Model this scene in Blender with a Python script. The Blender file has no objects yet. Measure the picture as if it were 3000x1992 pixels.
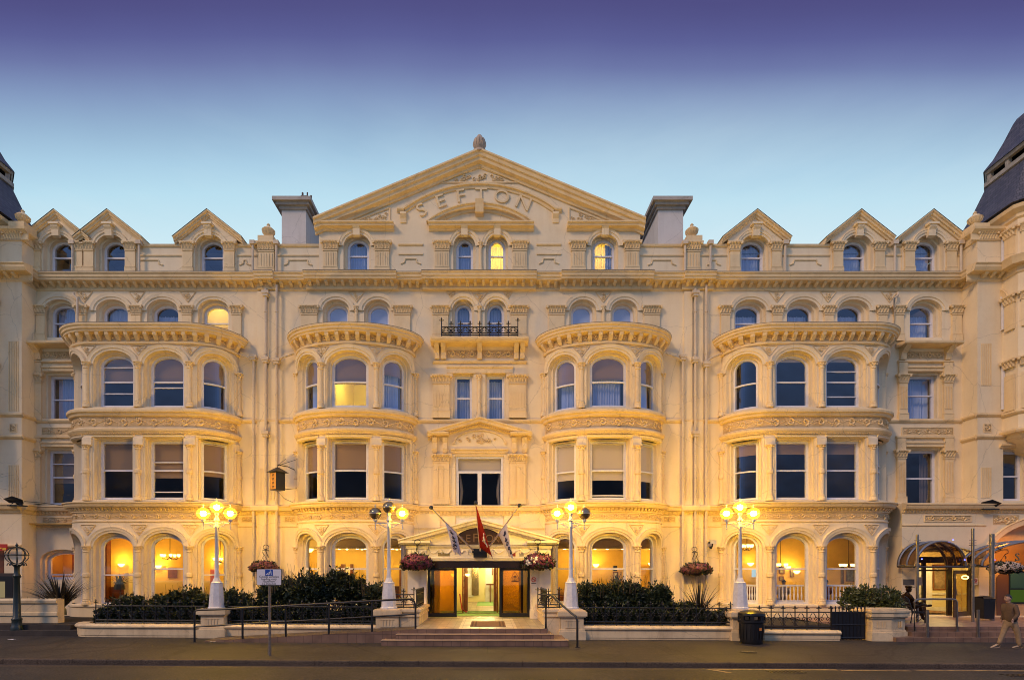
import bpy, bmesh, math, random
from math import sin, cos, pi, radians, sqrt, atan2, hypot
from mathutils import Vector, Matrix, geometry
random.seed(7)
sc = bpy.context.scene
COL = sc.collection
# ---------------------------------------------------------------- photo measures -> metres
FOC, VX, HY, EYE, CAMD = 1224.0, 1125.0, 1310.0, 2.48, 23.5
def X(px, d=CAMD): return (px - VX) * d / FOC
def Z(py, d=CAMD): return EYE + (HY - py) * d / FOC
def gz(x): return -0.005 * x              # the street falls gently to the right
GLOBE_E, BULB_E = .9, 1100.
SKY_S, SUN_E, SUN_A, SUN_AZ, SUN_EL, EXPO = 1., 1.52, 11., 47., 37., .0
SUN_C = (1., .66, .38)
# ---------------------------------------------------------------- materials
def _nt(name):
    m = bpy.data.materials.new(name); m.use_nodes = True
    nt = m.node_tree; b = nt.nodes['Principled BSDF']
    return m, nt, b
def N(nt, t, **kw):
    n = nt.nodes.new(t)
    for k, v in kw.items():
        if k.startswith('i_'):
            n.inputs[int(k[2:]) if k[2:].isdigit() else k[2:].replace('_', ' ')].default_value = v
        else: setattr(n, k, v)
    return n
def simple(name, col, rough=.5, metal=0., bump=0., bscale=40., var=.0, vscale=3., spec=None, col2=None, emit=None, estr=0.):
    m, nt, b = _nt(name)
    b.inputs['Base Color'].default_value = (*col, 1); b.inputs['Roughness'].default_value = rough
    b.inputs['Metallic'].default_value = metal
    if spec is not None: b.inputs['Specular IOR Level'].default_value = spec
    tc = N(nt, 'ShaderNodeTexCoord')
    if var > 0 or col2:
        ns = N(nt, 'ShaderNodeTexNoise'); ns.inputs['Scale'].default_value = vscale; ns.inputs['Detail'].default_value = 8
        ns.inputs['Roughness'].default_value = .65
        nt.links.new(tc.outputs['Object'], ns.inputs['Vector'])
        rp = N(nt, 'ShaderNodeValToRGB')
        c2 = col2 or tuple(c * (1 - var) for c in col)
        rp.color_ramp.elements[0].position = .32; rp.color_ramp.elements[0].color = (*c2, 1)
        rp.color_ramp.elements[1].position = .66; rp.color_ramp.elements[1].color = (*col, 1)
        nt.links.new(ns.outputs['Fac'], rp.inputs['Fac']); nt.links.new(rp.outputs['Color'], b.inputs['Base Color'])
    if bump > 0:
        n2 = N(nt, 'ShaderNodeTexNoise'); n2.inputs['Scale'].default_value = bscale; n2.inputs['Detail'].default_value = 5
        nt.links.new(tc.outputs['Object'], n2.inputs['Vector'])
        bp = N(nt, 'ShaderNodeBump'); bp.inputs['Strength'].default_value = bump; bp.inputs['Distance'].default_value = .02
        nt.links.new(n2.outputs['Fac'], bp.inputs['Height']); nt.links.new(bp.outputs['Normal'], b.inputs['Normal'])
    if emit:
        b.inputs['Emission Color'].default_value = (*emit, 1); b.inputs['Emission Strength'].default_value = estr
    return m
def stucco(name, col, stain, amount=.5):
    """painted render: broad patchiness, rain streaks and a fine sandy grain"""
    m, nt, b = _nt(name)
    tc = N(nt, 'ShaderNodeTexCoord')
    n1 = N(nt, 'ShaderNodeTexNoise'); n1.inputs['Scale'].default_value = .9; n1.inputs['Detail'].default_value = 9; n1.inputs['Roughness'].default_value = .7
    nt.links.new(tc.outputs['Object'], n1.inputs['Vector'])
    mp = N(nt, 'ShaderNodeMapping'); mp.inputs['Scale'].default_value = (3.2, 3.2, .5)
    nt.links.new(tc.outputs['Object'], mp.inputs['Vector'])
    n2 = N(nt, 'ShaderNodeTexNoise'); n2.inputs['Scale'].default_value = 1.; n2.inputs['Detail'].default_value = 6
    nt.links.new(mp.outputs['Vector'], n2.inputs['Vector'])
    n4 = N(nt, 'ShaderNodeTexNoise'); n4.inputs['Scale'].default_value = 14.; n4.inputs['Detail'].default_value = 6
    nt.links.new(tc.outputs['Object'], n4.inputs['Vector'])
    r1 = N(nt, 'ShaderNodeMapRange'); r1.inputs[1].default_value = .45; r1.inputs[2].default_value = .8
    nt.links.new(n1.outputs['Fac'], r1.inputs[0])
    r2 = N(nt, 'ShaderNodeMapRange'); r2.inputs[1].default_value = .5; r2.inputs[2].default_value = .85
    nt.links.new(n2.outputs['Fac'], r2.inputs[0])
    r4 = N(nt, 'ShaderNodeMapRange'); r4.inputs[1].default_value = .56; r4.inputs[2].default_value = .8
    nt.links.new(n4.outputs['Fac'], r4.inputs[0])
    ad = N(nt, 'ShaderNodeMath', operation='ADD'); nt.links.new(r1.outputs[0], ad.inputs[0]); nt.links.new(r2.outputs[0], ad.inputs[1])
    ad2 = N(nt, 'ShaderNodeMath', operation='MULTIPLY_ADD'); nt.links.new(r4.outputs[0], ad2.inputs[0]); ad2.inputs[1].default_value = .5; nt.links.new(ad.outputs[0], ad2.inputs[2])
    ml = N(nt, 'ShaderNodeMath', operation='MULTIPLY'); nt.links.new(ad2.outputs[0], ml.inputs[0]); ml.inputs[1].default_value = amount; ml.use_clamp = True
    mx = N(nt, 'ShaderNodeMix', data_type='RGBA'); mx.inputs[6].default_value = (*col, 1); mx.inputs[7].default_value = (*stain, 1)
    v = N(nt, 'ShaderNodeTexVoronoi', feature='DISTANCE_TO_EDGE'); v.inputs['Scale'].default_value = .55
    vm = N(nt, 'ShaderNodeMix', data_type='RGBA'); vm.inputs[0].default_value = .3; nt.links.new(tc.outputs['Object'], vm.inputs[6]); nt.links.new(n1.outputs['Color'], vm.inputs[7]); nt.links.new(vm.outputs[2], v.inputs['Vector'])
    cr = N(nt, 'ShaderNodeMapRange'); cr.inputs[1].default_value = .002; cr.inputs[2].default_value = .006; cr.inputs[3].default_value = .82; cr.inputs[4].default_value = 1.; nt.links.new(v.outputs['Distance'], cr.inputs[0])
    m2 = N(nt, 'ShaderNodeMix', data_type='RGBA', blend_type='MULTIPLY'); m2.inputs[0].default_value = 1.; nt.links.new(mx.outputs[2], m2.inputs[6]); nt.links.new(cr.outputs[0], m2.inputs[7])
    nt.links.new(ml.outputs[0], mx.inputs[0]); nt.links.new(m2.outputs[2], b.inputs['Base Color'])
    b.inputs['Roughness'].default_value = .62; b.inputs['Specular IOR Level'].default_value = .3
    n3 = N(nt, 'ShaderNodeTexNoise'); n3.inputs['Scale'].default_value = 55; n3.inputs['Detail'].default_value = 6
    nt.links.new(tc.outputs['Object'], n3.inputs['Vector'])
    bp = N(nt, 'ShaderNodeBump'); bp.inputs['Strength'].default_value = .15; bp.inputs['Distance'].default_value = .012
    nt.links.new(n3.outputs['Fac'], bp.inputs['Height']); nt.links.new(bp.outputs['Normal'], b.inputs['Normal'])
    return m
def glass(name, tint=(1, 1, 1), ior=1.75, wave=.015):
    """thin pane: clear + Fresnel mirror, a little old-glass waviness"""
    m = bpy.data.materials.new(name); m.use_nodes = True; nt = m.node_tree; nt.nodes.clear()
    o = N(nt, 'ShaderNodeOutputMaterial'); tr = N(nt, 'ShaderNodeBsdfTransparent'); gl = N(nt, 'ShaderNodeBsdfGlossy'); mx = N(nt, 'ShaderNodeMixShader'); lw = N(nt, 'ShaderNodeLayerWeight'); pw = N(nt, 'ShaderNodeMath', operation='POWER'); fr = N(nt, 'ShaderNodeMath', operation='MULTIPLY_ADD')
    tr.inputs['Color'].default_value = (*tint, 1); gl.inputs['Roughness'].default_value = .02; f0 = ((ior-1)/(ior+1))**2*1.6; lw.inputs['Blend'].default_value = .5; pw.inputs[1].default_value = 5.; fr.inputs[1].default_value = 1-f0; fr.inputs[2].default_value = f0; nt.links.new(lw.outputs['Facing'], pw.inputs[0]); nt.links.new(pw.outputs[0], fr.inputs[0])
    tc = N(nt, 'ShaderNodeTexCoord'); ns = N(nt, 'ShaderNodeTexNoise'); ns.inputs['Scale'].default_value = 1.3; ns.inputs['Detail'].default_value = 1
    bp = N(nt, 'ShaderNodeBump'); bp.inputs['Strength'].default_value = 1.; bp.inputs['Distance'].default_value = wave
    nt.links.new(tc.outputs['Object'], ns.inputs['Vector']); nt.links.new(ns.outputs['Fac'], bp.inputs['Height']); nt.links.new(bp.outputs['Normal'], gl.inputs['Normal'])
    nt.links.new(fr.outputs[0], mx.inputs[0]); nt.links.new(tr.outputs[0], mx.inputs[1]); nt.links.new(gl.outputs[0], mx.inputs[2]); nt.links.new(mx.outputs[0], o.inputs['Surface'])
    return m
def fabric(name, col, fold=18., thin=0.):
    m, nt, b = _nt(name)
    b.inputs['Roughness'].default_value = .9; b.inputs['Specular IOR Level'].default_value = .1
    b.inputs['Base Color'].default_value = (*col, 1)
    if thin > 0:
        o = nt.nodes['Material Output']; t = N(nt, 'ShaderNodeBsdfTranslucent'); t.inputs['Color'].default_value = (*col, 1)
        mx = N(nt, 'ShaderNodeMixShader'); mx.inputs[0].default_value = thin
        nt.links.new(b.outputs[0], mx.inputs[1]); nt.links.new(t.outputs[0], mx.inputs[2]); nt.links.new(mx.outputs[0], o.inputs['Surface'])
    return m
def emis(name, col, s):
    m = bpy.data.materials.new(name); m.use_nodes = True; nt = m.node_tree; nt.nodes.clear()
    o = N(nt, 'ShaderNodeOutputMaterial'); e = N(nt, 'ShaderNodeEmission'); e.inputs[0].default_value = (*col, 1); e.inputs[1].default_value = s
    nt.links.new(e.outputs[0], o.inputs['Surface']); return m
CREAM, CSTAIN = (.86, .71, .47), (.62, .46, .25)
M = dict(
    wall=stucco('cream_render', CREAM, CSTAIN, .34),
    trim=stucco('shade_toned_mouldings', (.85, .65, .365), (.50, .32, .13), .36),  # orange of shaded undersides is put into the whole trim colour
    capm=stucco('grey_chimney_cap', (.44, .40, .35), (.25, .22, .19), .6),
    lead=stucco('weathered_ledge', (.30, .25, .20), (.14, .12, .10), .7),
    grime=stucco('dark_relief_ground', (.66, .47, .24), (.44, .28, .12), .6),  # darker tone for the flat backing behind carved scrolls
    carpet=simple('lobby_carpet', (.22, .40, .17), .95),
    white=simple('white_sash_paint', (.80, .78, .80), .45, var=.12, vscale=6),
    glass=glass('window_glass', ior=2.0),
    lowglass=glass('first_floor_glass', ior=1.42),
    gfglass=glass('clear_shop_glass', ior=1.45, wave=.004),
    slate=None,
    blind=fabric('taupe_blind', (.27, .185, .115)), blindlt=fabric('pale_blind', (.50, .43, .34)),
    net=fabric('sky_tinted_net', (.45, .55, .80)), netlit=fabric('lamp_tinted_net', (.85, .78, .52), thin=.7),  # sky blue and lamp yellow are put into the two net colours
    drape=fabric('dark_drape', (.16, .15, .17)),
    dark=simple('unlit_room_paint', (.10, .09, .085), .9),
    iron=simple('black_iron', (.012, .012, .014), .4, metal=.0, bump=.15, bscale=60),
    castgreen=simple('dark_green_cast_iron', (.018, .030, .026), .38, bump=.2, bscale=40),
    pipe=stucco('painted_pipe', (.70, .58, .42), (.42, .32, .21), .6),
    yroom=simple('warm_yellow_room_paint', (.80, .55, .16), .8, var=.18, vscale=1.2),
    broom=simple('bedroom_paint', (.85, .72, .34), .8),
    oroom=simple('ochre_room_paint', (.70, .42, .12), .8, var=.15, vscale=1.5),
    ceil=simple('room_ceiling_paint', (.78, .66, .42), .8, var=.06),
    wood=simple('varnished_mahogany', (.22, .07, .025), .28, var=.45, vscale=5, bump=.1, bscale=30),
    timber=simple('grey_timber', (.42, .37, .31), .8, var=.4, vscale=5),
    steel=simple('brushed_steel', (.36, .31, .26), .36, metal=1., var=.2, vscale=8),
    tileriser=None, platform=None, asphalt=None, road=None,
    wallwhite=stucco('lamp_toned_white_wall', (.82, .63, .36), (.40, .28, .15), .6),  # white wall with the globe lamps' yellow put into its colour
    white_iron=simple('white_lamp_paint', (.80, .76, .72), .4, var=.2, vscale=9),
    leaf=simple('dark_shrub_leaves', (.034, .050, .020), .45, var=.55, vscale=9),
    leaf2=simple('olive_shrub_leaves', (.075, .095, .030), .45, var=.5, vscale=9),
    leaf3=simple('bronze_flax_blades', (.055, .045, .030), .42, var=.5, vscale=4),
    stem=simple('shrub_stems', (.05, .035, .022), .9),
    soil=simple('dark_soil', (.025, .02, .015), 1., bump=.6, bscale=18),
    redflag=fabric('red_flag_cloth', (.20, .010, .008), thin=.2), whiteflag=fabric('white_flag_cloth', (.72, .70, .74), thin=.25),
    pole=simple('pale_flagpole', (.62, .52, .42), .4, var=.3, vscale=20),
    black=simple('black_plastic', (.010, .010, .011), .35, bump=.05),
    bronze=simple('dark_bronze', (.045, .022, .010), .32, metal=.85, var=.5, vscale=12),
    green=simple('green_carpet', (.14, .26, .09), .95, bump=.4, bscale=120),
    skin=simple('skin', (.45, .27, .18), .55), hair=simple('dark_hair', (.02, .015, .012), .6),
    chrome=simple('mirrored_globe', (.34, .26, .15), .18, metal=.75, var=.3, vscale=4),
)
def globe_mat():
    m = bpy.data.materials.new('lit_globe'); m.use_nodes = True; nt = m.node_tree; nt.nodes.clear()
    o = N(nt, 'ShaderNodeOutputMaterial'); t = N(nt, 'ShaderNodeBsdfTransparent'); e = N(nt, 'ShaderNodeEmission'); a = N(nt, 'ShaderNodeAddShader')
    t.inputs[0].default_value = (.80, .74, .60, 1); e.inputs[0].default_value = (1., .66, .05, 1); e.inputs[1].default_value = GLOBE_E
    nt.links.new(t.outputs[0], a.inputs[0]); nt.links.new(e.outputs[0], a.inputs[1]); nt.links.new(a.outputs[0], o.inputs[0]); return m
globe_on = globe_mat(); bulb_on = emis('globe_bulb', (1., .60, .02), BULB_E)
lampglow = emis('lamp_bulb_glow', (1., .62, .16), 6.)
spotglow = emis('downlight_glow', (1., .78, .40), 22.)
def slate_mat():
    m, nt, b = _nt('blue_slates')
    tc = N(nt, 'ShaderNodeTexCoord'); br = N(nt, 'ShaderNodeTexBrick')
    sp = N(nt, 'ShaderNodeSeparateXYZ'); cb = N(nt, 'ShaderNodeCombineXYZ'); ad = N(nt, 'ShaderNodeMath', operation='SUBTRACT')
    nt.links.new(tc.outputs['Object'], sp.inputs[0]); nt.links.new(sp.outputs[0], ad.inputs[0]); nt.links.new(sp.outputs[1], ad.inputs[1])
    nt.links.new(ad.outputs[0], cb.inputs[0]); nt.links.new(sp.outputs[2], cb.inputs[1]); nt.links.new(cb.outputs[0], br.inputs['Vector'])
    br.inputs['Scale'].default_value = 3.4; br.inputs['Color1'].default_value = (.052, .053, .075, 1); br.inputs['Color2'].default_value = (.10, .095, .118, 1)
    br.inputs['Mortar'].default_value = (.012, .012, .016, 1); br.inputs['Mortar Size'].default_value = .03
    br.inputs['Brick Width'].default_value = .8; br.inputs['Row Height'].default_value = .5
    nt.links.new(br.outputs['Color'], b.inputs['Base Color']); b.inputs['Roughness'].default_value = .5
    bp = N(nt, 'ShaderNodeBump'); bp.inputs['Strength'].default_value = .6; bp.inputs['Distance'].default_value = .02
    nt.links.new(br.outputs['Fac'], bp.inputs['Height']); bp.invert = True; nt.links.new(bp.outputs['Normal'], b.inputs['Normal'])
    return m
M['slate'] = slate_mat()
def tile_mat(name, c1, c2, mortar, sx, sy, rough=.5, axes=(0, 2)):
    m, nt, b = _nt(name)
    tc = N(nt, 'ShaderNodeTexCoord'); sp = N(nt, 'ShaderNodeSeparateXYZ'); cb = N(nt, 'ShaderNodeCombineXYZ')
    nt.links.new(tc.outputs['Object'], sp.inputs[0]); nt.links.new(sp.outputs[axes[0]], cb.inputs[0]); nt.links.new(sp.outputs[axes[1]], cb.inputs[1])
    br = N(nt, 'ShaderNodeTexBrick'); br.offset = 0.; br.inputs['Scale'].default_value = 1.
    br.inputs['Brick Width'].default_value = sx; br.inputs['Row Height'].default_value = sy; br.inputs['Mortar Size'].default_value = .006
    br.inputs['Color1'].default_value = (*c1, 1); br.inputs['Color2'].default_value = (*c2, 1); br.inputs['Mortar'].default_value = (*mortar, 1)
    nt.links.new(cb.outputs[0], br.inputs['Vector'])
    ns = N(nt, 'ShaderNodeTexNoise'); ns.inputs['Scale'].default_value = 2.2; ns.inputs['Detail'].default_value = 9; nt.links.new(tc.outputs['Object'], ns.inputs['Vector'])
    rp = N(nt, 'ShaderNodeMapRange'); rp.inputs[1].default_value = .3; rp.inputs[2].default_value = .7; rp.inputs[3].default_value = .6; rp.inputs[4].default_value = 1.1
    nt.links.new(ns.outputs['Fac'], rp.inputs[0])
    mx = N(nt, 'ShaderNodeMix', data_type='RGBA', blend_type='MULTIPLY'); mx.inputs[0].default_value = 1.
    nt.links.new(br.outputs['Color'], mx.inputs[6]); nt.links.new(rp.outputs[0], mx.inputs[7]); nt.links.new(mx.outputs[2], b.inputs['Base Color'])
    b.inputs['Roughness'].default_value = rough
    return m
M['tileriser'] = tile_mat('terracotta_step_tiles', (.235, .135, .080), (.27, .16, .10), (.10, .06, .04), .29, .3)
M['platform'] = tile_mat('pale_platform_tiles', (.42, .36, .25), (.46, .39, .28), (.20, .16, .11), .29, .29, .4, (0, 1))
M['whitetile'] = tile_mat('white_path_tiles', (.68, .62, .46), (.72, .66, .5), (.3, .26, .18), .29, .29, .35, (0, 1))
def asphalt(name, c1, c2, grain, crack=False):
    m, nt, b = _nt(name)
    tc = N(nt, 'ShaderNodeTexCoord')
    a = N(nt, 'ShaderNodeTexNoise'); a.inputs['Scale'].default_value = .45; a.inputs['Detail'].default_value = 10; a.inputs['Roughness'].default_value = .7; nt.links.new(tc.outputs['Object'], a.inputs['Vector'])
    g = N(nt, 'ShaderNodeTexNoise'); g.inputs['Scale'].default_value = grain; g.inputs['Detail'].default_value = 4; nt.links.new(tc.outputs['Object'], g.inputs['Vector'])
    rp = N(nt, 'ShaderNodeValToRGB'); rp.color_ramp.elements[0].position = .3; rp.color_ramp.elements[1].position = .7
    rp.color_ramp.elements[0].color = (*c2, 1); rp.color_ramp.elements[1].color = (*c1, 1); nt.links.new(a.outputs['Fac'], rp.inputs['Fac'])
    gr = N(nt, 'ShaderNodeMapRange'); gr.inputs[1].default_value = .3; gr.inputs[2].default_value = .75; gr.inputs[3].default_value = .35; gr.inputs[4].default_value = 1.75; nt.links.new(g.outputs['Fac'], gr.inputs[0])
    mx = N(nt, 'ShaderNodeMix', data_type='RGBA', blend_type='MULTIPLY'); mx.inputs[0].default_value = 1.
    nt.links.new(rp.outputs['Color'], mx.inputs[6]); nt.links.new(gr.outputs[0], mx.inputs[7])
    last = mx.outputs[2]
    if crack:
        v = N(nt, 'ShaderNodeTexVoronoi', feature='DISTANCE_TO_EDGE'); v.inputs['Scale'].default_value = .33
        ds = N(nt, 'ShaderNodeTexNoise'); ds.inputs['Scale'].default_value = 1.4; nt.links.new(tc.outputs['Object'], ds.inputs['Vector'])
        vm = N(nt, 'ShaderNodeMix', data_type='RGBA'); vm.inputs[0].default_value = .22; nt.links.new(tc.outputs['Object'], vm.inputs[6]); nt.links.new(ds.outputs['Color'], vm.inputs[7]); nt.links.new(vm.outputs[2], v.inputs['Vector'])
        cr = N(nt, 'ShaderNodeMapRange'); cr.inputs[1].default_value = .003; cr.inputs[2].default_value = .014; cr.inputs[3].default_value = .6; cr.inputs[4].default_value = 1.; nt.links.new(v.outputs['Distance'], cr.inputs[0])
        m2 = N(nt, 'ShaderNodeMix', data_type='RGBA', blend_type='MULTIPLY'); m2.inputs[0].default_value = 1.; nt.links.new(last, m2.inputs[6]); nt.links.new(cr.outputs[0], m2.inputs[7]); last = m2.outputs[2]
    nt.links.new(last, b.inputs['Base Color']); b.inputs['Roughness'].default_value = .7; b.inputs['Specular IOR Level'].default_value = .35
    if crack:   # laid in long strips with tarred joints
        br = N(nt, 'ShaderNodeTexBrick'); br.inputs['Scale'].default_value = 1.; br.inputs['Brick Width'].default_value = 5.2; br.inputs['Row Height'].default_value = 1.55; br.inputs['Mortar Size'].default_value = .012; br.inputs['Mortar Smooth'].default_value = .3
        br.inputs['Color1'].default_value = (.86, .86, .86, 1); br.inputs['Color2'].default_value = (1.12, 1.06, 1., 1); br.inputs['Mortar'].default_value = (.45, .45, .45, 1)
        vd = N(nt, 'ShaderNodeMix', data_type='RGBA'); vd.inputs[0].default_value = .03; nt.links.new(tc.outputs['Object'], vd.inputs[6]); nt.links.new(ds.outputs['Color'], vd.inputs[7]); nt.links.new(vd.outputs[2], br.inputs['Vector'])
        m3 = N(nt, 'ShaderNodeMix', data_type='RGBA', blend_type='MULTIPLY'); m3.inputs[0].default_value = 1.; nt.links.new(last, m3.inputs[6]); nt.links.new(br.outputs['Color'], m3.inputs[7]); nt.links.new(m3.outputs[2], b.inputs['Base Color'])
    bp = N(nt, 'ShaderNodeBump'); bp.inputs['Strength'].default_value = .5; bp.inputs['Distance'].default_value = .012
    nt.links.new(g.outputs['Fac'], bp.inputs['Height']); nt.links.new(bp.outputs['Normal'], b.inputs['Normal'])
    return m
M['asphalt'] = asphalt('pavement_asphalt', (.058, .049, .041), (.027, .023, .020), 24, True)
M['road'] = asphalt('road_asphalt', (.056, .047, .040), (.020, .0175, .015), 22)
# ---------------------------------------------------------------- surface frames: (u along, z up, n outward) -> world
class Flat:
    du = 9e9
    def __init__(s, y=0., x0=0.): s.y, s.x0 = y, x0
    def __call__(s, u, z, n): return (s.x0 + u, s.y - n, z)
class Ret:
    """a wall that faces +x or -x (a return); u runs along world y"""
    du = 9e9
    def __init__(s, x, side): s.x, s.side = x, side
    def __call__(s, u, z, n): return (s.x + s.side * n, u, z)
class Ang:
    du = 9e9
    def __init__(s, p, ang): s.p, s.t, s.nn = p, (cos(ang), sin(ang)), (sin(ang), -cos(ang))
    def __call__(s, u, z, n): return (s.p[0] + s.t[0]*u + s.nn[0]*n, s.p[1] + s.t[1]*u + s.nn[1]*n, z)
class Path:
    du = .12
    def __init__(s, pts):
        s.p = pts; s.L = [0.]
        for a, b in zip(pts, pts[1:]): s.L.append(s.L[-1] + hypot(b[0]-a[0], b[1]-a[1]))
        mid = s.L[-1] / 2; s.L = [l - mid for l in s.L]
        s.nrm = []
        for i in range(len(pts)):
            a = pts[max(i-1, 0)]; b = pts[min(i+1, len(pts)-1)]
            tx, ty = b[0]-a[0], b[1]-a[1]; l = hypot(tx, ty); s.nrm.append((ty/l, -tx/l))
        s.u0, s.u1 = s.L[0], s.L[-1]
    def __call__(s, u, z, n):
        u = min(max(u, s.u0), s.u1); lo, hi = 0, len(s.L)-1
        while hi - lo > 1:
            m = (lo+hi)//2
            if s.L[m] <= u: lo = m
            else: hi = m
        f = (u - s.L[lo]) / max(s.L[hi]-s.L[lo], 1e-9)
        x = s.p[lo][0]*(1-f)+s.p[hi][0]*f; y = s.p[lo][1]*(1-f)+s.p[hi][1]*f
        nx = s.nrm[lo][0]*(1-f)+s.nrm[hi][0]*f; ny = s.nrm[lo][1]*(1-f)+s.nrm[hi][1]*f
        l = hypot(nx, ny) or 1.
        return (x + nx/l*n, y + ny/l*n, z)
    def u_at_x(s, x):
        for i in range(len(s.p)-1):
            a, b = s.p[i][0], s.p[i+1][0]
            if a <= x <= b: return s.L[i] + (s.L[i+1]-s.L[i])*(x-a)/max(b-a, 1e-9)
        return s.u0 if x < s.p[0][0] else s.u1
def us(F, u0, u1):
    k = max(1, int(math.ceil(abs(u1-u0)/F.du - 1e-6))) if F.du < 1e8 else 1
    return [u0 + (u1-u0)*i/k for i in range(k+1)]
W0 = Flat(0.)
# ---------------------------------------------------------------- mesh builder
def wmat(o):
    m = o.matrix_basis.copy()
    return wmat(o.parent) @ o.matrix_parent_inverse @ m if o.parent else m
class MB:
    def __init__(s): s.v, s.f, s.mi, s.mats, s.cur = [], [], [], [], 0
    def mat(s, m):
        if m not in s.mats: s.mats.append(m)
        s.cur = s.mats.index(m); return s
    def grid(s, rows, close=False):
        b = len(s.v); n = len(rows[0])
        for r in rows: s.v.extend(r)
        for i in range(len(rows)-1):
            for j in range(n if close else n-1):
                k = (j+1) % n
                s.f.append((b+i*n+j, b+i*n+k, b+(i+1)*n+k, b+(i+1)*n+j)); s.mi.append(s.cur)
    def face(s, pts):
        b = len(s.v); s.v.extend(pts); s.f.append(tuple(range(b, b+len(pts)))); s.mi.append(s.cur)
    def box(s, F, u0, u1, z0, z1, n0, n1):
        U = us(F, u0, u1)
        s.grid([[F(u, z0, n0), F(u, z0, n1), F(u, z1, n1), F(u, z1, n0)] for u in U], True)
        for u in (U[0], U[-1]): s.face([F(u, z0, n0), F(u, z0, n1), F(u, z1, n1), F(u, z1, n0)])
    def prism(s, F, u0, u1, prof):
        """closed (n,z) profile between u0 and u1"""
        U = us(F, u0, u1)
        s.grid([[F(u, z, n) for n, z in prof] for u in U], True)
        for u in (U[0], U[-1]): s.face([F(u, z, n) for n, z in prof])
    def band(s, F, u0, u1, prof, caps=True):
        """a moulding: open (n,z) profile from the wall out and back"""
        U = us(F, u0, u1)
        s.grid([[F(u, z, n) for n, z in prof] for u in U])
        if caps:
            for u in (U[0], U[-1]): s.face([F(u, z, n) for n, z in prof])
    def fbox(s, c, sx, sy, sz, rot=0.):
        cx, cy, cz = c; ca, sa = cos(rot), sin(rot)
        P = [(cx+ca*x-sa*y, cy+sa*x+ca*y, cz+z) for z in (-sz/2, sz/2) for x, y in ((-sx/2, -sy/2), (sx/2, -sy/2), (sx/2, sy/2), (-sx/2, sy/2))]
        b = len(s.v); s.v.extend(P)
        for f in ((0, 3, 2, 1), (4, 5, 6, 7), (0, 1, 5, 4), (1, 2, 6, 5), (2, 3, 7, 6), (3, 0, 4, 7)): s.f.append(tuple(b+i for i in f)); s.mi.append(s.cur)
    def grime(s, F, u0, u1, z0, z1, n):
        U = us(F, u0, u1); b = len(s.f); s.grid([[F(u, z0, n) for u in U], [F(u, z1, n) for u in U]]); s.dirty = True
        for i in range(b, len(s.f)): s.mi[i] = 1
    dirty = False
    def mark(s): s.marks = getattr(s, 'marks', [0])+[len(s.f)]; s.marks = sorted(set(s.marks))
    def build_each(s, name, mat=None, parent=None, smooth=False):
        """every marked stretch becomes an object of its own"""
        mk = getattr(s, 'marks', [0])+[len(s.f)]; out = []
        for a, b in zip(mk, mk[1:]):
            if b <= a: continue
            q = MB(); q.mats, q.dirty = s.mats, s.dirty; ids = {}
            for f, m in zip(s.f[a:b], s.mi[a:b]):
                for i in f:
                    if i not in ids: ids[i] = len(q.v); q.v.append(s.v[i])
                q.f.append(tuple(ids[i] for i in f)); q.mi.append(m)
            out.append(q.build(name, mat, parent, smooth))
        return out
    def xyz(s, x0, x1, y0, y1, z0, z1): s.fbox(((x0+x1)/2, (y0+y1)/2, (z0+z1)/2), abs(x1-x0), abs(y1-y0), abs(z1-z0))
    def lathe(s, c, prof, k=12, ell=1.):
        """prof (r,z) from bottom to top around (x,y)"""
        s.grid([[(c[0]+r*cos(2*pi*i/k), c[1]+r*ell*sin(2*pi*i/k), c[2]+z) for i in range(k)] for r, z in prof], True)
        for r, z in (prof[0], prof[-1]):
            if r > 1e-4: s.face([(c[0]+r*cos(2*pi*i/k), c[1]+r*ell*sin(2*pi*i/k), c[2]+z) for i in range(k)])
    def tube(s, pts, r, k=6, taper=None):
        P = [Vector(p) for p in pts]; rows = []; up = Vector((0, 0, 1))
        for i, p in enumerate(P):
            t = (P[min(i+1, len(P)-1)] - P[max(i-1, 0)])
            if t.length < 1e-9: t = up.copy()
            t.normalize(); a = t.cross(up)
            if a.length < .05: a = t.cross(Vector((1, 0, 0)))
            a.normalize(); b = t.cross(a)
            rr = r if taper is None else r + (taper-r)*i/max(len(P)-1, 1)
            rows.append([tuple(p + a*rr*cos(2*pi*j/k) + b*rr*sin(2*pi*j/k)) for j in range(k)])
        s.grid(rows, True); s.face(rows[0]); s.face(rows[-1])
    def poly(s, F, outer, holes=(), n=0., nfun=None):
        """flat polygon with holes in (u,z), cut into slices where F is curved"""
        polys = [[Vector((u, z, 0)) for u, z in outer]] + [[Vector((u, z, 0)) for u, z in h] for h in holes]
        tr = geometry.tessellate_polygon(polys); flat = [p for q in polys for p in q]
        if F.du > 1e8:
            b = len(s.v); s.v.extend([F(p.x, p.y, n) for p in flat])
            for t in tr: s.f.append((b+t[0], b+t[1], b+t[2])); s.mi.append(s.cur)
            return
        bm = bmesh.new(); vs = [bm.verts.new(p) for p in flat]
        for t in tr:
            try: bm.faces.new([vs[i] for i in t])
            except ValueError: pass
        lo = min(p.x for p in flat); hi = max(p.x for p in flat); k = int((hi-lo)/F.du)+1
        for i in range(1, k):
            bmesh.ops.bisect_plane(bm, geom=bm.verts[:]+bm.edges[:]+bm.faces[:], plane_co=(lo+(hi-lo)*i/k, 0, 0), plane_no=(1, 0, 0))
        bm.verts.index_update(); b = len(s.v); s.v.extend([F(v.co.x, v.co.y, n) for v in bm.verts])
        for f in bm.faces: s.f.append(tuple(b+v.index for v in f.verts)); s.mi.append(s.cur)
        bm.free()
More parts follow.
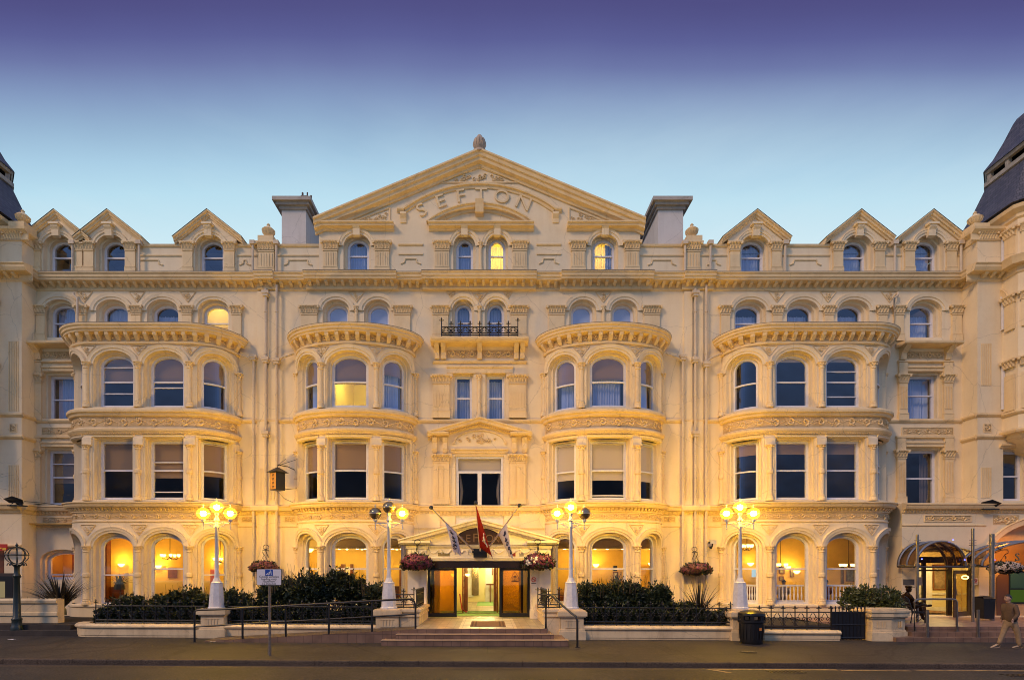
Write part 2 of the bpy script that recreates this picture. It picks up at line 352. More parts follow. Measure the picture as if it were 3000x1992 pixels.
    def loop(s, F, pts, n0, n1, pts2=None):
        """strip between an outline at depth n0 and the same (or another) outline at n1"""
        q = pts2 or pts
        def dense(P):
            out = []
            for i in range(len(P)):
                a, b = P[i], P[(i+1) % len(P)]; k = 1 if F.du > 1e8 else max(1, int(abs(b[0]-a[0])/F.du)+1)
                out += [(a[0]+(b[0]-a[0])*j/k, a[1]+(b[1]-a[1])*j/k) for j in range(k)]
            return out
        if pts2 is None: pts = q = dense(pts)
        s.grid([[F(u, z, n0) for u, z in pts], [F(u, z, n1) for u, z in q]], True)
    def build(s, name, mat=None, parent=None, smooth=False, loc=None):
        me = bpy.data.meshes.new(name); me.from_pydata(s.v, [], s.f)
        if s.mats:
            for m in s.mats: me.materials.append(m)
            me.polygons.foreach_set('material_index', s.mi)
        elif mat:
            me.materials.append(mat)
            if s.dirty: me.materials.append(M['grime']); me.polygons.foreach_set('material_index', s.mi)
        bm = bmesh.new(); bm.from_mesh(me); bmesh.ops.remove_doubles(bm, verts=bm.verts[:], dist=1e-5)
        bmesh.ops.recalc_face_normals(bm, faces=bm.faces[:]); bm.to_mesh(me); bm.free()
        if smooth:
            me.polygons.foreach_set('use_smooth', [True]*len(me.polygons))
            try: me.set_sharp_from_angle(angle=radians(38))
            except Exception: pass
        o = bpy.data.objects.new(name, me); COL.objects.link(o)
        if parent: o.parent = parent; o.matrix_parent_inverse = wmat(parent).inverted()
        return o
def tag(o, label=None, cat=None, group=None, kind=None):
    if label: o['label'] = label
    if cat: o['category'] = cat
    if group: o['group'] = group
    if kind: o['kind'] = kind
    return o
def thing(name, label, cat, loc=(0, 0, 0), group=None, rz=0.):
    o = bpy.data.objects.new(name, None); COL.objects.link(o); o.location = loc; o.rotation_euler.z = rz; o.empty_display_size = .2
    return tag(o, label, cat, group)
def local(mb, name, mat, parent, smooth=False):
    """mesh already in the parent's local coordinates"""
    o = mb.build(name, mat, None, smooth); o.parent = parent; return o
def dup(root, loc, rz=0., label=None):
    r = root.copy(); COL.objects.link(r); r.location = loc; r.rotation_euler.z = rz
    if label: r['label'] = label
    for ch in list(root.children):
        c = ch.copy(); COL.objects.link(c); c.parent = r; c.matrix_parent_inverse = ch.matrix_parent_inverse.copy()
        for g in list(ch.children):
            d = g.copy(); COL.objects.link(d); d.parent = c; d.matrix_parent_inverse = g.matrix_parent_inverse.copy()
    return r
def text_mesh(body, size, depth, mat, xf, name='lettering', parent=None, align='CENTER', sx=1.):
    cu = bpy.data.curves.new('t', 'FONT'); cu.body = body; cu.size = size; cu.extrude = depth; cu.align_x = align; cu.align_y = 'CENTER'; cu.resolution_u = 3
    o = bpy.data.objects.new('t', cu); COL.objects.link(o); dg = bpy.context.evaluated_depsgraph_get(); dg.update()
    me = bpy.data.meshes.new_from_object(o.evaluated_get(dg)); bpy.data.objects.remove(o); bpy.data.curves.remove(cu)
    for v in me.vertices: v.co = xf(Vector((v.co.x*sx, v.co.y, v.co.z)))
    me.materials.clear(); me.materials.append(mat)
    ob = bpy.data.objects.new(name, me); COL.objects.link(ob)
    if parent: ob.parent = parent; ob.matrix_parent_inverse = wmat(parent).inverted()
    return ob
# ---------------------------------------------------------------- architectural pieces
def arch(cx, w, z0, zs, rise, k=16):
    return [(cx-w, z0), (cx+w, z0)] + [(cx+w*cos(pi*i/k), zs+rise*sin(pi*i/k)) for i in range(k+1)]
def rect(cx, w, z0, z1): return [(cx-w, z0), (cx+w, z0), (cx+w, z1), (cx-w, z1)]
def outline(o, g=0.):
    """o = dict(cx,w,z0,z1,zs,rise); g grows it"""
    if o['rise'] > 0: return arch(o['cx'], o['w']+g, o['z0']-g*.4, o['zs'], o['rise']+g)
    return rect(o['cx'], o['w']+g, o['z0']-g*.4, o['z1']+g)
def archivolt(mb, F, cx, w, zs, rise, prof, k=20):
    mb.grid([[F(cx+(w+dr)*cos(pi*i/k), zs+(rise+dr)*sin(pi*i/k), n) for dr, n in prof] for i in range(k+1)])
def opening(mb, F, o, depth, g=.16, step=.18):
    """two-step reveal behind a front hole grown by g"""
    a, b = outline(o, g), outline(o, .03)
    mb.loop(F, a, 0, -step); mb.loop(F, a, -step, -step, b); mb.loop(F, b, -step, -depth-.1)
def sash(F, o, n, parent, name='window', rail=None, bars=(), fw=.08, gm=None, blind=None, curtain=None, lit=False, deep=.06, shut=1., fill=None):
    """window frame (part) > pane, blind, curtain"""
    mb = MB(); a = outline(o, .03); b = outline(o, -fw)
    mb.loop(F, a, n-deep, n); mb.loop(F, a, n, n, b); mb.loop(F, b, n, n-deep*1.5)
    rail = o['z0']+(((o['zs']+o['rise']) if o['rise'] > 0 else o['z1'])-o['z0'])*.5 if rail is None else rail
    if rail: mb.box(F, o['cx']-o['w']+fw*.5, o['cx']+o['w']-fw*.5, rail-.03, rail+.03, n-.05, n+.015)
    for z in bars: mb.box(F, o['cx']-o['w']+fw*.5, o['cx']+o['w']-fw*.5, z-.02, z+.02, n-.07, n+.005)
    mb.box(F, o['cx']-o['w']+fw*.5, o['cx']+o['w']-fw*.5, o['z0']-.01, o['z0']+.09, n-.04, n+.01)
    w = mb.build(name, M['white'], parent)
    pb = MB(); pb.poly(F, outline(o, -fw+.01), n=n-.035); pb.build('pane', gm or M['glass'], w)
    top = (o['zs']+o['rise']) if o['rise'] > 0 else o['z1']
    if blind:
        zb, bm_ = blind; q = MB(); h = [p for p in outline(o, -.02)]
        q.poly(F, [(u, max(z, zb)) for u, z in h], n=n-.09); q.build('blind', bm_, w)
    for cur_ in ([curtain] if isinstance(curtain, tuple) else curtain or []):
        cm, u0, u1, z0, z1 = cur_; q = MB(); k = max(10, int((u1-u0)*26)); rows = []
        for i in range(k+1):
            u = u0+(u1-u0)*i/k; nn = n-.3+.035*sin(i*1.9)+.018*sin(i*.77+cx_hash(o))
            rows.append([F(u, z0, nn), F(u, z1, nn-.01)])
        q.grid(rows); q.build('curtain', cm, w, smooth=True)
    return w
def cx_hash(o): return (o['cx']*7.3) % 6.28
def O(cx, w, z0, top, zs=None):
    return dict(cx=cx, w=w, z0=z0, z1=top, zs=zs if zs is not None else top, rise=(top-zs) if zs is not None else 0.)
def capital(mb, F, u, z0, z1, w, n, k=3):
    """leafy capital block flaring outwards, with scroll corners"""
    h = z1-z0
    for a, b, g0, g1 in ((0, .12, .03, .03), (.12, .55, 0., .05), (.55, .82, .03, .09)):
        mb.grid([[F(u-w-g, z0+h*t, -.02), F(u-w-g, z0+h*t, n+g), F(u+w+g, z0+h*t, n+g), F(u+w+g, z0+h*t, -.02)] for t, g in ((a, g0), (b, g1))])
    mb.box(F, u-w-.12, u+w+.12, z0+h*.82, z1, -.02, n+.11)
    nl = max(2, int(w*2/.11))
    for r, (t0, t1, ex) in enumerate(((.10, .5, .05), (.42, .84, .09))):
        for i in range(nl+1):
            c = u-w+2*w*(i+(.5 if r else 0))/nl
            if c > u+w+.01: continue
            lw = w/nl*.8
            mb.grid([[F(c-lw, z0+h*t0, n+.01), F(c, z0+h*t0, n+.05), F(c+lw, z0+h*t0, n+.01)], [F(c-lw*.9, z0+h*(t0+t1)/2, n+.03), F(c, z0+h*(t0+t1)/2, n+.07), F(c+lw*.9, z0+h*(t0+t1)/2, n+.03)],
                     [F(c-lw*.5, z0+h*t1, n+ex+.03), F(c, z0+h*t1, n+ex+.06), F(c+lw*.5, z0+h*t1, n+ex+.03)]])
    for sgn in (-1, 1):
        c = F(u+sgn*(w+.07), z0+h*.72, n+.07)
        mb.lathe((c[0], c[1], c[2]-.05), [(.0, 0), (.05, .015), (.055, .05), (.05, .085), (0, .1)], 7)
def flutes(mb, F, u, w, z0, z1, n, k=5):
    for i in range(k):
        c = u-w*.72+1.44*w*i/(k-1); mb.box(F, c-w*.085, c+w*.085, z0, z1, n, n+.022)
def scrolls(mb, F, u0, u1, z0, z1, n, pitch=None, r=None, seed=0):
    r = r*1.45 if r else r
    """running acanthus scroll in low relief"""
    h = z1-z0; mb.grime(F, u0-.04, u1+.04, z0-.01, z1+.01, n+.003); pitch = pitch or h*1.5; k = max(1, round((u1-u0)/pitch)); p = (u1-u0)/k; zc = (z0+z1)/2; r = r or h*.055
    vine = [F(u0+(u1-u0)*i/(k*6), zc+h*.24*sin(pi*i/6.), n+.01) for i in range(k*6+1)]
    mb.tube(vine, r*.6, 4)
    rnd = random.Random(seed)
    for i in range(k):
        c = u0+p*(i+.5); sg = 1 if i % 2 else -1
        sp = []
        for j in range(13):
            a = -pi/2*sg + sg*j*.55; rr = h*.41*(1-j/15.)
            sp.append(F(c+rr*cos(a)*.95, zc+rr*sin(a)*.95, n+.02))
        mb.tube(sp, r*1.25, 4, r*.9)
        for j in range(11):
            a = rnd.uniform(0, 6.28); rr = h*rnd.uniform(.15, .46); q = c+rr*cos(a)*1.7; zz = zc+rr*sin(a)*.95
            d = h*.15; b = a+rnd.uniform(-.8, .8)
            mb.grid([[F(q-d*cos(b), zz-d*sin(b), n+.005), F(q-d*.3*sin(b), zz+d*.3*cos(b), n+.05)], [F(q+d*.3*sin(b), zz-d*.3*cos(b), n+.05), F(q+d*cos(b), zz+d*sin(b), n+.012)]])
def spandrel(mb, F, u, z0, z1, w, n, seed=0):
    """inverted triangle of foliage between two arches"""
    fr = [(u-w, z1), (u+w, z1), (u, z0)]
    for i in range(3):
        a, b = fr[i], fr[(i+1) % 3]; mb.tube([F(a[0]+(b[0]-a[0])*t/4, a[1]+(b[1]-a[1])*t/4, n+.012) for t in range(5)], .018, 4)
    rnd = random.Random(seed); h = z1-z0
    for i in range(9):
        t = rnd.uniform(.3, .92); ww = w*(t-.18)*.8; q = u+rnd.uniform(-ww, ww); zz = z0+h*t*.93; rr = h*.10
        mb.tube([F(q+rr*cos(j*.8+i), zz+rr*(1-j*.08)*sin(j*.8+i), n+.02) for j in range(7)], .016, 4, .01)
def modillions(mb, F, u0, u1, z0, z1, n0, n1, w, pitch):
    k = max(1, round((u1-u0)/pitch))
    for i in range(k):
        c = u0+(u1-u0)*(i+.5)/k
        mb.prism(F, c-w/2, c+w/2, [(n0, z0), (n0+.04, z0), (n1-.03, z0+(z1-z0)*.6), (n1, z1), (n0, z1)])
def column(mb, F, u, n, z0, z1, r, cap, ring=None):
    """engaged colonnette: plinth, torus base, shaft with an optional ring, leafy capital"""
    b = F(u, 0, n); z0, z1 = z0, z1
    prof = [(r*1.6, z0), (r*1.6, z0+.12), (r*1.45, z0+.14), (r*1.5, z0+.18), (r*1.1, z0+.21), (r*1.2, z0+.25), (r, z0+.28)]
    if ring: prof += [(r, ring-.10), (r*1.35, ring-.08), (r*1.45, ring), (r*1.35, ring+.08), (r, ring+.10)]
    prof += [(r*.92, z1-cap-.05), (r*1.15, z1-cap-.03), (r*1.15, z1-cap), (r*1.0, z1-cap+.02), (r*1.25, z1-cap*.6), (r*1.15, z1-cap*.55), (r*1.55, z1-cap*.22), (r*1.8, z1-cap*.2), (r*1.8, z1)]
    mb.lathe((b[0], b[1], 0), prof, 12)
    k = 8
    for i in range(k):
        a = 2*pi*i/k; c = (b[0]+r*1.35*cos(a), b[1]+r*1.35*sin(a), z1-cap*.5)
        mb.lathe((c[0], c[1], c[2]-.04), [(0, 0), (r*.28, .02), (r*.34, .05), (0, .09)], 5)
# ================================================================ THE HOTEL
HC = -.37
hotel = thing('hotel_building', 'long cream stuccoed seafront hotel with four bow windows, gabled dormers and a central pediment', 'hotel', (HC, 0, 0))
TR, WA = M['trim'], M['wall']
# ---- bow window plans
def bow_path(xc, kind):
    pts = []
    if kind == 'narrow':
        a, b = 2.55, 1.40; pts = [(xc+a*sin(t), -b*cos(t)) for t in [radians(-90+180*i/60) for i in range(61)]]
    else:
        a, b, fl = 1.55, 1.36, 1.97
        pts = [(xc-fl+a*sin(t), -b*cos(t)) for t in [radians(-90+90*i/28) for i in range(29)]]
        pts += [(xc-fl+2*fl*i/12, -b) for i in range(1, 12)]
        pts += [(xc+fl+a*sin(t), -b*cos(t)) for t in [radians(90*i/28) for i in range(29)]]
    return Path(pts)
BAYS = [(-14.56, 'wide'), (-5.82, 'narrow'), (5.08, 'narrow'), (13.88, 'wide')]
HALF = {'wide': 3.52, 'narrow': 2.55}
BAYNAME = ['bow window at the left end', 'bow window left of the entrance', 'bow window right of the entrance', 'bow window at the right end']
bayF, bayU = [], []
for xc, kind in BAYS:
    F = bow_path(xc, kind); bayF.append(F)
    if kind == 'narrow':
        ux = lambda t: F.u_at_x(xc+2.55*sin(radians(t)))
        c1 = ux(50); wins = [(-c1, .52), (0., .74), (c1, .52)]; cols = [F.u0+.08, ux(-26.8), ux(26.8), F.u1-.08]
    else:
        uc = F.u_at_x(xc+1.97+1.55*sin(radians(45))); wins = [(-uc, .56), (-1.06, .64), (1.06, .64), (uc, .56)]
        cols = [F.u0+.08, F.u_at_x(xc-2.14), 0., F.u_at_x(xc+2.14), F.u1-.08]
    bayU.append((wins, cols))
def bay_open(c, w, fl):
    if fl == 0: return O(c, w+.06, .98, 3.84, 3.36)
    if fl == 1: return O(c, w+.06, 5.38, 7.82)
    return O(c, w+.06, 9.26, 11.42, 10.98)
def build_bay(i):
    F = bayF[i]; wins, cols = bayU[i]; U0, U1 = F.u0, F.u1
    mb = MB(); holes = []
    for c, w in wins:
        for fl in range(3):
            o = bay_open(c, w, fl); opening(mb, F, o, .36, .14 if fl != 1 else .10, .16); holes.append(outline(o, .14 if fl != 1 else .10))
            if fl != 1: # two stepped arch rings
                archivolt(mb, F, c, o['w'], o['zs'], o['rise'], [(.13, 0), (.13, .03), (.22, .045), (.23, .075), (.30, .085), (.36, .11), (.37, 0)])
            else:       # shouldered lintel moulding
                mb.band(F, c-w-.22, c+w+.22, [(0, 7.93), (.05, 7.96), (.05, 8.0), (.09, 8.04), (0, 8.06)])
    mb.poly(F, [(U0, -.1), (U1, -.1), (U1, 12.4), (U0, 12.4)], holes)
    for c in cols:      # flat piers behind the colonnettes, corbelled out at the first-floor heads
        for z0, z1 in ((.9, 3.3), (5.3, 7.5), (9.2, 10.9)): mb.box(F, c-.19, c+.19, z0, z1, 0, .035)
        mb.prism(F, c-.2, c+.2, [(0, 7.55), (.07, 7.62), (.07, 7.9), (0, 7.98)])
    mb.band(F, U0, U1, [(0, .45), (.10, .45), (.10, .84), (.14, .88), (.14, .95), (0, .99)])
    bay = mb.build('bay_window', WA, hotel); bay['label'] = BAYNAME[i]
    # top cornice on brackets
    mb = MB(); mb.band(F, U0, U1, [(0, 11.80), (.07, 11.82), (.09, 11.90), (.05, 11.91), (.05, 12.2), (.10, 12.22), (.30, 12.24), (.32, 12.31), (.37, 12.34), (.38, 12.42), (.43, 12.46), (.44, 12.53), (0, 12.6)])
    modillions(mb, F, U0+.1, U1-.1, 11.93, 12.235, .05, .28, .15, .40)
    scrolls(mb, F, U0, U1, 11.95, 12.18, .05, .40, .014, i)
    pl = [(x, y, 12.56) for x, y in F.p]; mb.face(pl)
    c = mb.build('cornice', TR, bay)
    mb = MB(); mb.mat(M['lead']); mb.band(F, U0, U1, [(.0, 12.606), (.445, 12.536), (.445, 12.55), (0, 12.63)]); mb.build('lead_flashing', None, bay)
    # second-floor sill course, carved frieze and lower moulding
    mb = MB(); mb.band(F, U0, U1, [(0, 8.80), (.10, 8.83), (.13, 8.92), (.2, 8.96), (.21, 9.05), (.17, 9.11), (0, 9.17)]); mb.build('sill_course', TR, bay)
    mb = MB(); mb.band(F, U0, U1, [(0, 8.06), (.05, 8.09), (.09, 8.13), (.14, 8.2), (.15, 8.27), (0, 8.34)]); mb.build('string_course', TR, bay)
    mb = MB(); scrolls(mb, F, U0+.15, U1-.15, 8.38, 8.78, .0, .62, .022, 3+i)
    modillions(mb, F, U0, U1, 8.085, 8.13, .03, .09, .05, .1); mb.build('carved_frieze', TR, bay)
    # ground-floor entablature
    mb = MB(); mb.band(F, U0, U1, [(0, 4.80), (.06, 4.82), (.06, 4.88), (.1, 5.0), (.24, 5.01), (.29, 5.08), (.31, 5.16), (.36, 5.18), (.36, 5.22), (0, 5.28)])
    modillions(mb, F, U0, U1, 4.87, 4.99, .05, .19, .085, .16)
    mb.band(F, U0, U1, [(0, 4.40), (.04, 4.42), (.04, 4.46), (0, 4.48)]); mb.build('entablature', TR, bay)
    mb = MB(); scrolls(mb, F, U0+.15, U1-.15, 4.53, 4.77, .0, .5, .016, 9+i); mb.build('carved_frieze', TR, bay)
    mb = MB()           # foliage in the spandrels
    for c in cols[1:-1]:
        mb.mark(); spandrel(mb, F, c, 11.35, 11.76, .34, .01, int(c*10)); mb.mark(); spandrel(mb, F, c, 3.86, 4.3, .34, .01, int(c*10)+5)
    mb.build_each('spandrel_relief', TR, bay)
    for c in cols:
        for a in ((.06, .96, 3.43, .105, .24, 2.2), (.06, 5.3, 7.62, .095, .17, 6.5), (.06, 9.16, 11.06, .095, .24)): mb = MB(); column(mb, F, c, *a); mb.build('column', TR, bay, True)
    return bay
for i in range(4): build_bay(i)
# ---- windows of the bows
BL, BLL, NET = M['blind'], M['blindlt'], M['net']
def blnd(z, m=None): return (z, m or BL)
specs = {  # bay -> floor -> per-window keyword sets
 (0, 2): [dict(blind=blnd(10.3)), dict(blind=blnd(10.35), bars=(9.85, 10.95)), dict(blind=blnd(10.3), bars=(10.1,)), dict(blind=blnd(10.3))],
 (1, 2): [dict(blind=blnd(10.3), net=1), dict(blind=blnd(10.28), lit=1), dict(blind=blnd(10.75), net=1)],
 (2, 2): [dict(blind=blnd(10.3), net=1), dict(blind=blnd(10.45), net=1), dict(blind=blnd(10.4), net=1)],
 (3, 2): [dict(), dict(blind=blnd(11.2, BLL)), dict(blind=blnd(11.2, BLL), bars=(9.72, 10.78)), dict()],
 (0, 1): [dict(blind=blnd(6.6)), dict(blind=blnd(6.6)), dict(blind=blnd(6.3), bars=(5.7, 6.95)), dict(blind=blnd(6.4))],
 (1, 1): [dict(blind=blnd(6.6)), dict(blind=blnd(6.6)), dict(blind=blnd(6.6))],
 (2, 1): [dict(blind=blnd(6.25, BLL)), dict(blind=blnd(6.2, BLL), bars=(5.55,)), dict(blind=blnd(6.2, BLL))],
 (3, 1): [dict(blind=blnd(7.3, BL)), dict(blind=blnd(7.3, BL)), dict(blind=blnd(7.3, BL)), dict(blind=blnd(7.3, BL), bars=(5.7, 6.85))],
}
for i in range(4):
    F = bayF[i]; wins, cols = bayU[i]
    for k, (c, w) in enumerate(wins):
        for fl in (0, 1, 2):
            o = bay_open(c, w, fl); s = specs.get((i, fl), [{}]*4)[k] if fl else {}
            rail = (2.46, 6.6, 10.33)[fl]; kw = {}
            if fl == 0 and i == 0 and k != 2: rail = 2.2
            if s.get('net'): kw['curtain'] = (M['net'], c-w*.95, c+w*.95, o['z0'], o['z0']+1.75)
            wd = sash(F, o, -.30, hotel, rail=rail, bars=s.get('bars', ()), blind=s.get('blind'), gm=(M['gfglass'], M['lowglass'] if i < 3 else M['glass'], M['glass'])[fl], **kw)
            if fl == 0 and i == 3:      # white balustrade standing inside the bar windows
                mb = MB(); ub, z0 = o['cx'], 1.02
                mb.box(F, ub-w, ub+w, 1.72, 1.79, -.55, -.47); mb.box(F, ub-w, ub+w, 1.06, 1.13, -.55, -.47)
                nb = 8
                for q in range(nb):
                    b = F(ub-w+2*w*(q+.5)/nb, 0, -.51); mb.lathe((b[0], b[1], 0), [(.022, 1.12), (.03, 1.2), (.042, 1.32), (.024, 1.45), (.03, 1.6), (.024, 1.73)], 6)
                mb.build('balustrade', M['white'], wd)
# ---- main wall
XL, XR = -20.0, 21.0
mb = MB()
gaps = [(xc-HALF[k]+.04, xc+HALF[k]-.04) for xc, k in BAYS]
lev3 = []
def o3(px, w, lft=False, z0=12.75): return O(X(px), w, z0, 14.24, 13.86)
for px in (137, 258, 375, 492.6): lev3.append((px, .56))
for px in (775, 870.6): lev3.append((px, .46))
for px in (1068, 1143): lev3.append((px, .35))
for px in (1344, 1439): lev3.append((px, .46))
for px in (1730, 1851, 1967.7, 2135): lev3.append((px, .57))
holes3 = []
wing3 = []
for px, w in lev3:
    o = o3(px, w)
    holes3.append(outline(o, .14)); wing3.append(o)
mb.poly(W0, [(XL, 12.4), (XR, 12.4), (XR, 15.2), (XL, 15.2)], holes3)
for o in wing3:
    opening(mb, W0, o, .38, .14, .17)
    archivolt(mb, W0, o['cx'], o['w'], o['zs'], o['rise'], [(.13, 0), (.13, .03), (.22, .045), (.23, .075), (.31, .085), (.37, .10), (.38, 0)])
# columns of wall between and beside the bows
segs = [(XL, gaps[0][0]), (gaps[0][1], gaps[1][0]), (gaps[1][1], gaps[2][0]), (gaps[2][1], gaps[3][0]), (gaps[3][1], XR)]
lw = dict(cx=X(149)-.0, w=.62)                   # left recess rectangular windows
OL2 = O(-18.95, .62, 9.0, 11.05); OL1 = O(-18.95, .66, 5.32, 7.72); OLG = O(-18.85, .85, 2.0, 3.2, 2.85)
OR2 = O(19.32, .66, 9.0, 11.05); OR1 = O(19.3, .72, 5.32, 7.72)
OC2a, OC2b = O(X(1068), .36, 9.05, 11.02), O(X(1143), .36, 9.05, 11.02)
OC1 = O(HC, 1.02, 4.45, 7.42)
for k, (a, b) in enumerate(segs):
    hs = []
    if k == 0: hs = [outline(o, .12) for o in (OL2, OL1, OLG)]
    if k == 4: hs = [outline(o, .12) for o in (OR2, OR1)]+[rect(19.68, 1.27, .45, 3.2)]
    if k == 2: hs = [outline(o, .10) for o in (OC2a, OC2b)]+[outline(OC1, .06)]+[rect(HC, 1.75, .3, 3.55)]
    mb.poly(W0, [(a, -.1), (b, -.1), (b, 12.4), (a, 12.4)], hs)
for o in (OL2, OL1, OLG, OR2, OR1): opening(mb, W0, o, .38, .12, .16)
for o in (OC2a, OC2b): opening(mb, W0, o, .3, .10, .12)
opening(mb, W0, OC1, .2, .06, .10)
mb.build('wall', WA, hotel)
# sashes of the flat walls
def flat_win(o, n=-.33, **kw): return sash(W0, o, n, hotel, **kw)
for j, o in enumerate(wing3):
    kw = {}
    cx, w = o['cx'], o['w']
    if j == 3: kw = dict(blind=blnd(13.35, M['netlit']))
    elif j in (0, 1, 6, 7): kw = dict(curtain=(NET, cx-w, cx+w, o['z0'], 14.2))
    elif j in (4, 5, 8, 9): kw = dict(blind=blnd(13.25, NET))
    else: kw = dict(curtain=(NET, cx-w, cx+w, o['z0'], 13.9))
    flat_win(o, -.30 if j in (6, 7) else -.36, rail=13.45 if j not in (4, 5, 8, 9) else 13.05, **kw)
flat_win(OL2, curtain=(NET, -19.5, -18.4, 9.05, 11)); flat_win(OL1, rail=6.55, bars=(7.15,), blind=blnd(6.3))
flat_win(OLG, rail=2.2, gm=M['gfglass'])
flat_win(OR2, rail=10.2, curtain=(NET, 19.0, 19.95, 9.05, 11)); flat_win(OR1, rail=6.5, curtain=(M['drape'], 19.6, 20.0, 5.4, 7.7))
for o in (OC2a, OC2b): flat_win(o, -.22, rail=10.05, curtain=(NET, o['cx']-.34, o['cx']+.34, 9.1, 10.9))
# central first-floor french window: transom with blind, two dark leaves, white apron
mb = MB(); a, b = outline(OC1, .03), outline(OC1, -.07); mb.loop(W0, a, -.2, -.1); mb.loop(W0, a, -.1, -.1, b); mb.loop(W0, b, -.1, -.2)
mb.box(W0, HC-1., HC+1., 6.70, 6.80, -.2, -.09); mb.box(W0, HC-.09, HC+.09, 5.2, 6.72, -.2, -.085); mb.box(W0, HC-1.0, HC-.93, 5.2, 6.72, -.2, -.095); mb.box(W0, HC+.93, HC+1.0, 5.2, 6.72, -.2, -.095)
mb.box(W0, HC-1., HC+1., 4.46, 5.22, -.22, -.11)
fw = mb.build('window', M['white'], hotel); fw['label'] = 'tall french window above the porch'
mb = MB(); mb.face([W0(u, z, -.16) for u, z in rect(HC, .97, 5.2, 7.38)]); mb.build('pane', M['lowglass'], fw)
mb = MB(); mb.face([W0(u, z, -.24) for u, z in rect(HC, .97, 6.78, 7.38)]); mb.build('blind', BLL, fw)
for s in (-1, 1):
    mb = MB(); mb.grid([[W0(HC+s*(.98-.26*(1-abs(z-5.9)/1.6)*f), z, -.3-.05*sin(f*9)) for f in [q/8 for q in range(9)]] for z in [5.2+.2*r for r in range(9)]]); mb.build('curtain', M['drape'], fw, True)
# ---- string courses and ground-floor entablature along the flat walls
mb = MB()
for k, (a, b) in enumerate(segs):
    mb.mark(); mb.band(W0, a, b, [(0, 8.9), (.05, 8.92), (.09, 8.98), (.09, 9.05), (0, 9.1)])
mb.build_each('string_course', TR, hotel)
mb = MB()
for k, (a, b) in enumerate(segs):
    if k == 4: b = 17.75
    mb.mark()
    mb.band(W0, a, b, [(0, 4.82), (.05, 4.86), (.08, 4.98), (.19, 5.0), (.23, 5.08), (.25, 5.15), (.29, 5.18), (.29, 5.22), (0, 5.28)])
    modillions(mb, W0, a+.03, b-.03, 4.86, 4.985, .03, .15, .085, .16)
    mb.band(W0, a, b, [(0, 4.28), (.035, 4.3), (.035, 4.35), (0, 4.37)])
mb.build_each('entablature', TR, hotel)
mb = MB()
for u0, u1, z0, z1 in ((-19.7, -18.1, 4.46, 4.76), (-10.9, -10.35, 4.5, 4.78), (-9.0, -8.5, 4.5, 4.78), (-3.1, -2.35, 4.55, 4.82), (1.65, 2.35, 4.55, 4.82), (7.75, 8.3, 4.5, 4.78), (9.9, 10.35, 4.5, 4.78), (18.3, 20.6, 8.35, 8.72), (-19.75, -18.2, 8.35, 8.72)):
    mb.mark()
    for r in (rect((u0+u1)/2, (u1-u0)/2, z0, z1),): mb.loop(W0, r, .0, .03); mb.loop(W0, r, .03, .03, rect((u0+u1)/2, (u1-u0)/2-.04, z0+.04, z1-.04))
    scrolls(mb, W0, u0+.06, u1-.06, z0+.04, z1-.04, .005, .42, .014, int(u0*9))
mb.build_each('carved_panel', TR, hotel)
# ---- third floor: pilasters with capitals, spandrels, colonnettes
def pilaster(F, u, w, z0, z1, cap, n=.09, fl=None, base=True):
    mb = MB(); mb.box(F, u-w, u+w, z0, z1-cap, 0, n)
    if base: mb.box(F, u-w-.03, u+w+.03, z0, z0+.28, 0, n+.03); mb.box(F, u-w-.015, u+w+.015, z0+.28, z0+.33, 0, n+.045)
    if fl: flutes(mb, F, u, w, fl[0], fl[1], n)
    mb.box(F, u-w-.02, u+w+.02, z1-cap-.07, z1-cap-.03, 0, n+.025)
    capital(mb, F, u, z1-cap, z1, w, n); return mb.build('pilaster', TR, hotel)
for u in (-19.75, -17.95, -15.53, -13.28, -11.1): pilaster(W0, u, .2, 12.5, 14.06, .34)
for u in (X(714), X(928), X(1016), X(1196), X(1283), X(1502)): pilaster(W0, u, .34, 12.5, 14.06, .34)
for u in (X(1671), X(1791), X(1909), X(2030)+.05, X(2070), X(2203)): pilaster(W0, u, .2, 12.5, 14.06, .34)
mb = MB()
for u in (X(822), X(1106), X(1391)): mb.mark(); column(mb, W0, u, .03, 12.6, 14.04, .075, .2)
mb.build_each('column', TR, hotel, True)
mb = MB()
for u in (-17.85, -15.53, -13.28, X(822), X(1106), X(1391), X(1791), X(1909), X(2050)): mb.mark(); spandrel(mb, W0, u, 14.25, 14.72, .36, .01, int(u*5))
for u in (X(1040), X(1171)): mb.mark(); spandrel(mb, W0, u, 14.4, 14.72, .2, .01, 3)
mb.build_each('spandrel_relief', TR, hotel)
# ---- main cornice, breaking forward over the three central groups
BRK = [(XL-.1, -10.16, 0.), (-10.16, -9.32, .1), (-9.32, X(708), 0.), (X(708), X(918), .12), (X(918), X(975), 0.), (X(975), X(1235), .12), (X(1235), X(1291), 0.), (X(1291), X(1500), .12), (X(1500), X(1570), 0.), (X(1570), X(1641), .1), (X(1641), XR+.1, 0.)]
mb = MB(); ld = MB()
for a, b, e in BRK:
    mb.band(W0, a, b, [(0, 14.74), (.03+e, 14.75), (.06+e, 14.80), (.03+e, 14.82), (.03+e, 15.02), (.10+e, 15.04), (.36+e, 15.05), (.38+e, 15.13), (.42+e, 15.16), (.43+e, 15.25), (.48+e, 15.30), (.48+e, 15.33), (0, 15.42)])
    ld.band(W0, a, b, [(0, 15.432), (.485+e, 15.342), (.485+e, 15.36), (0, 15.47)])
    modillions(mb, W0, a+.04, b-.04, 14.87, 15.045, .03+e, .28+e, .13, .36)
mb.build('cornice', TR, hotel); ld.build('lead_flashing', M['lead'], hotel)
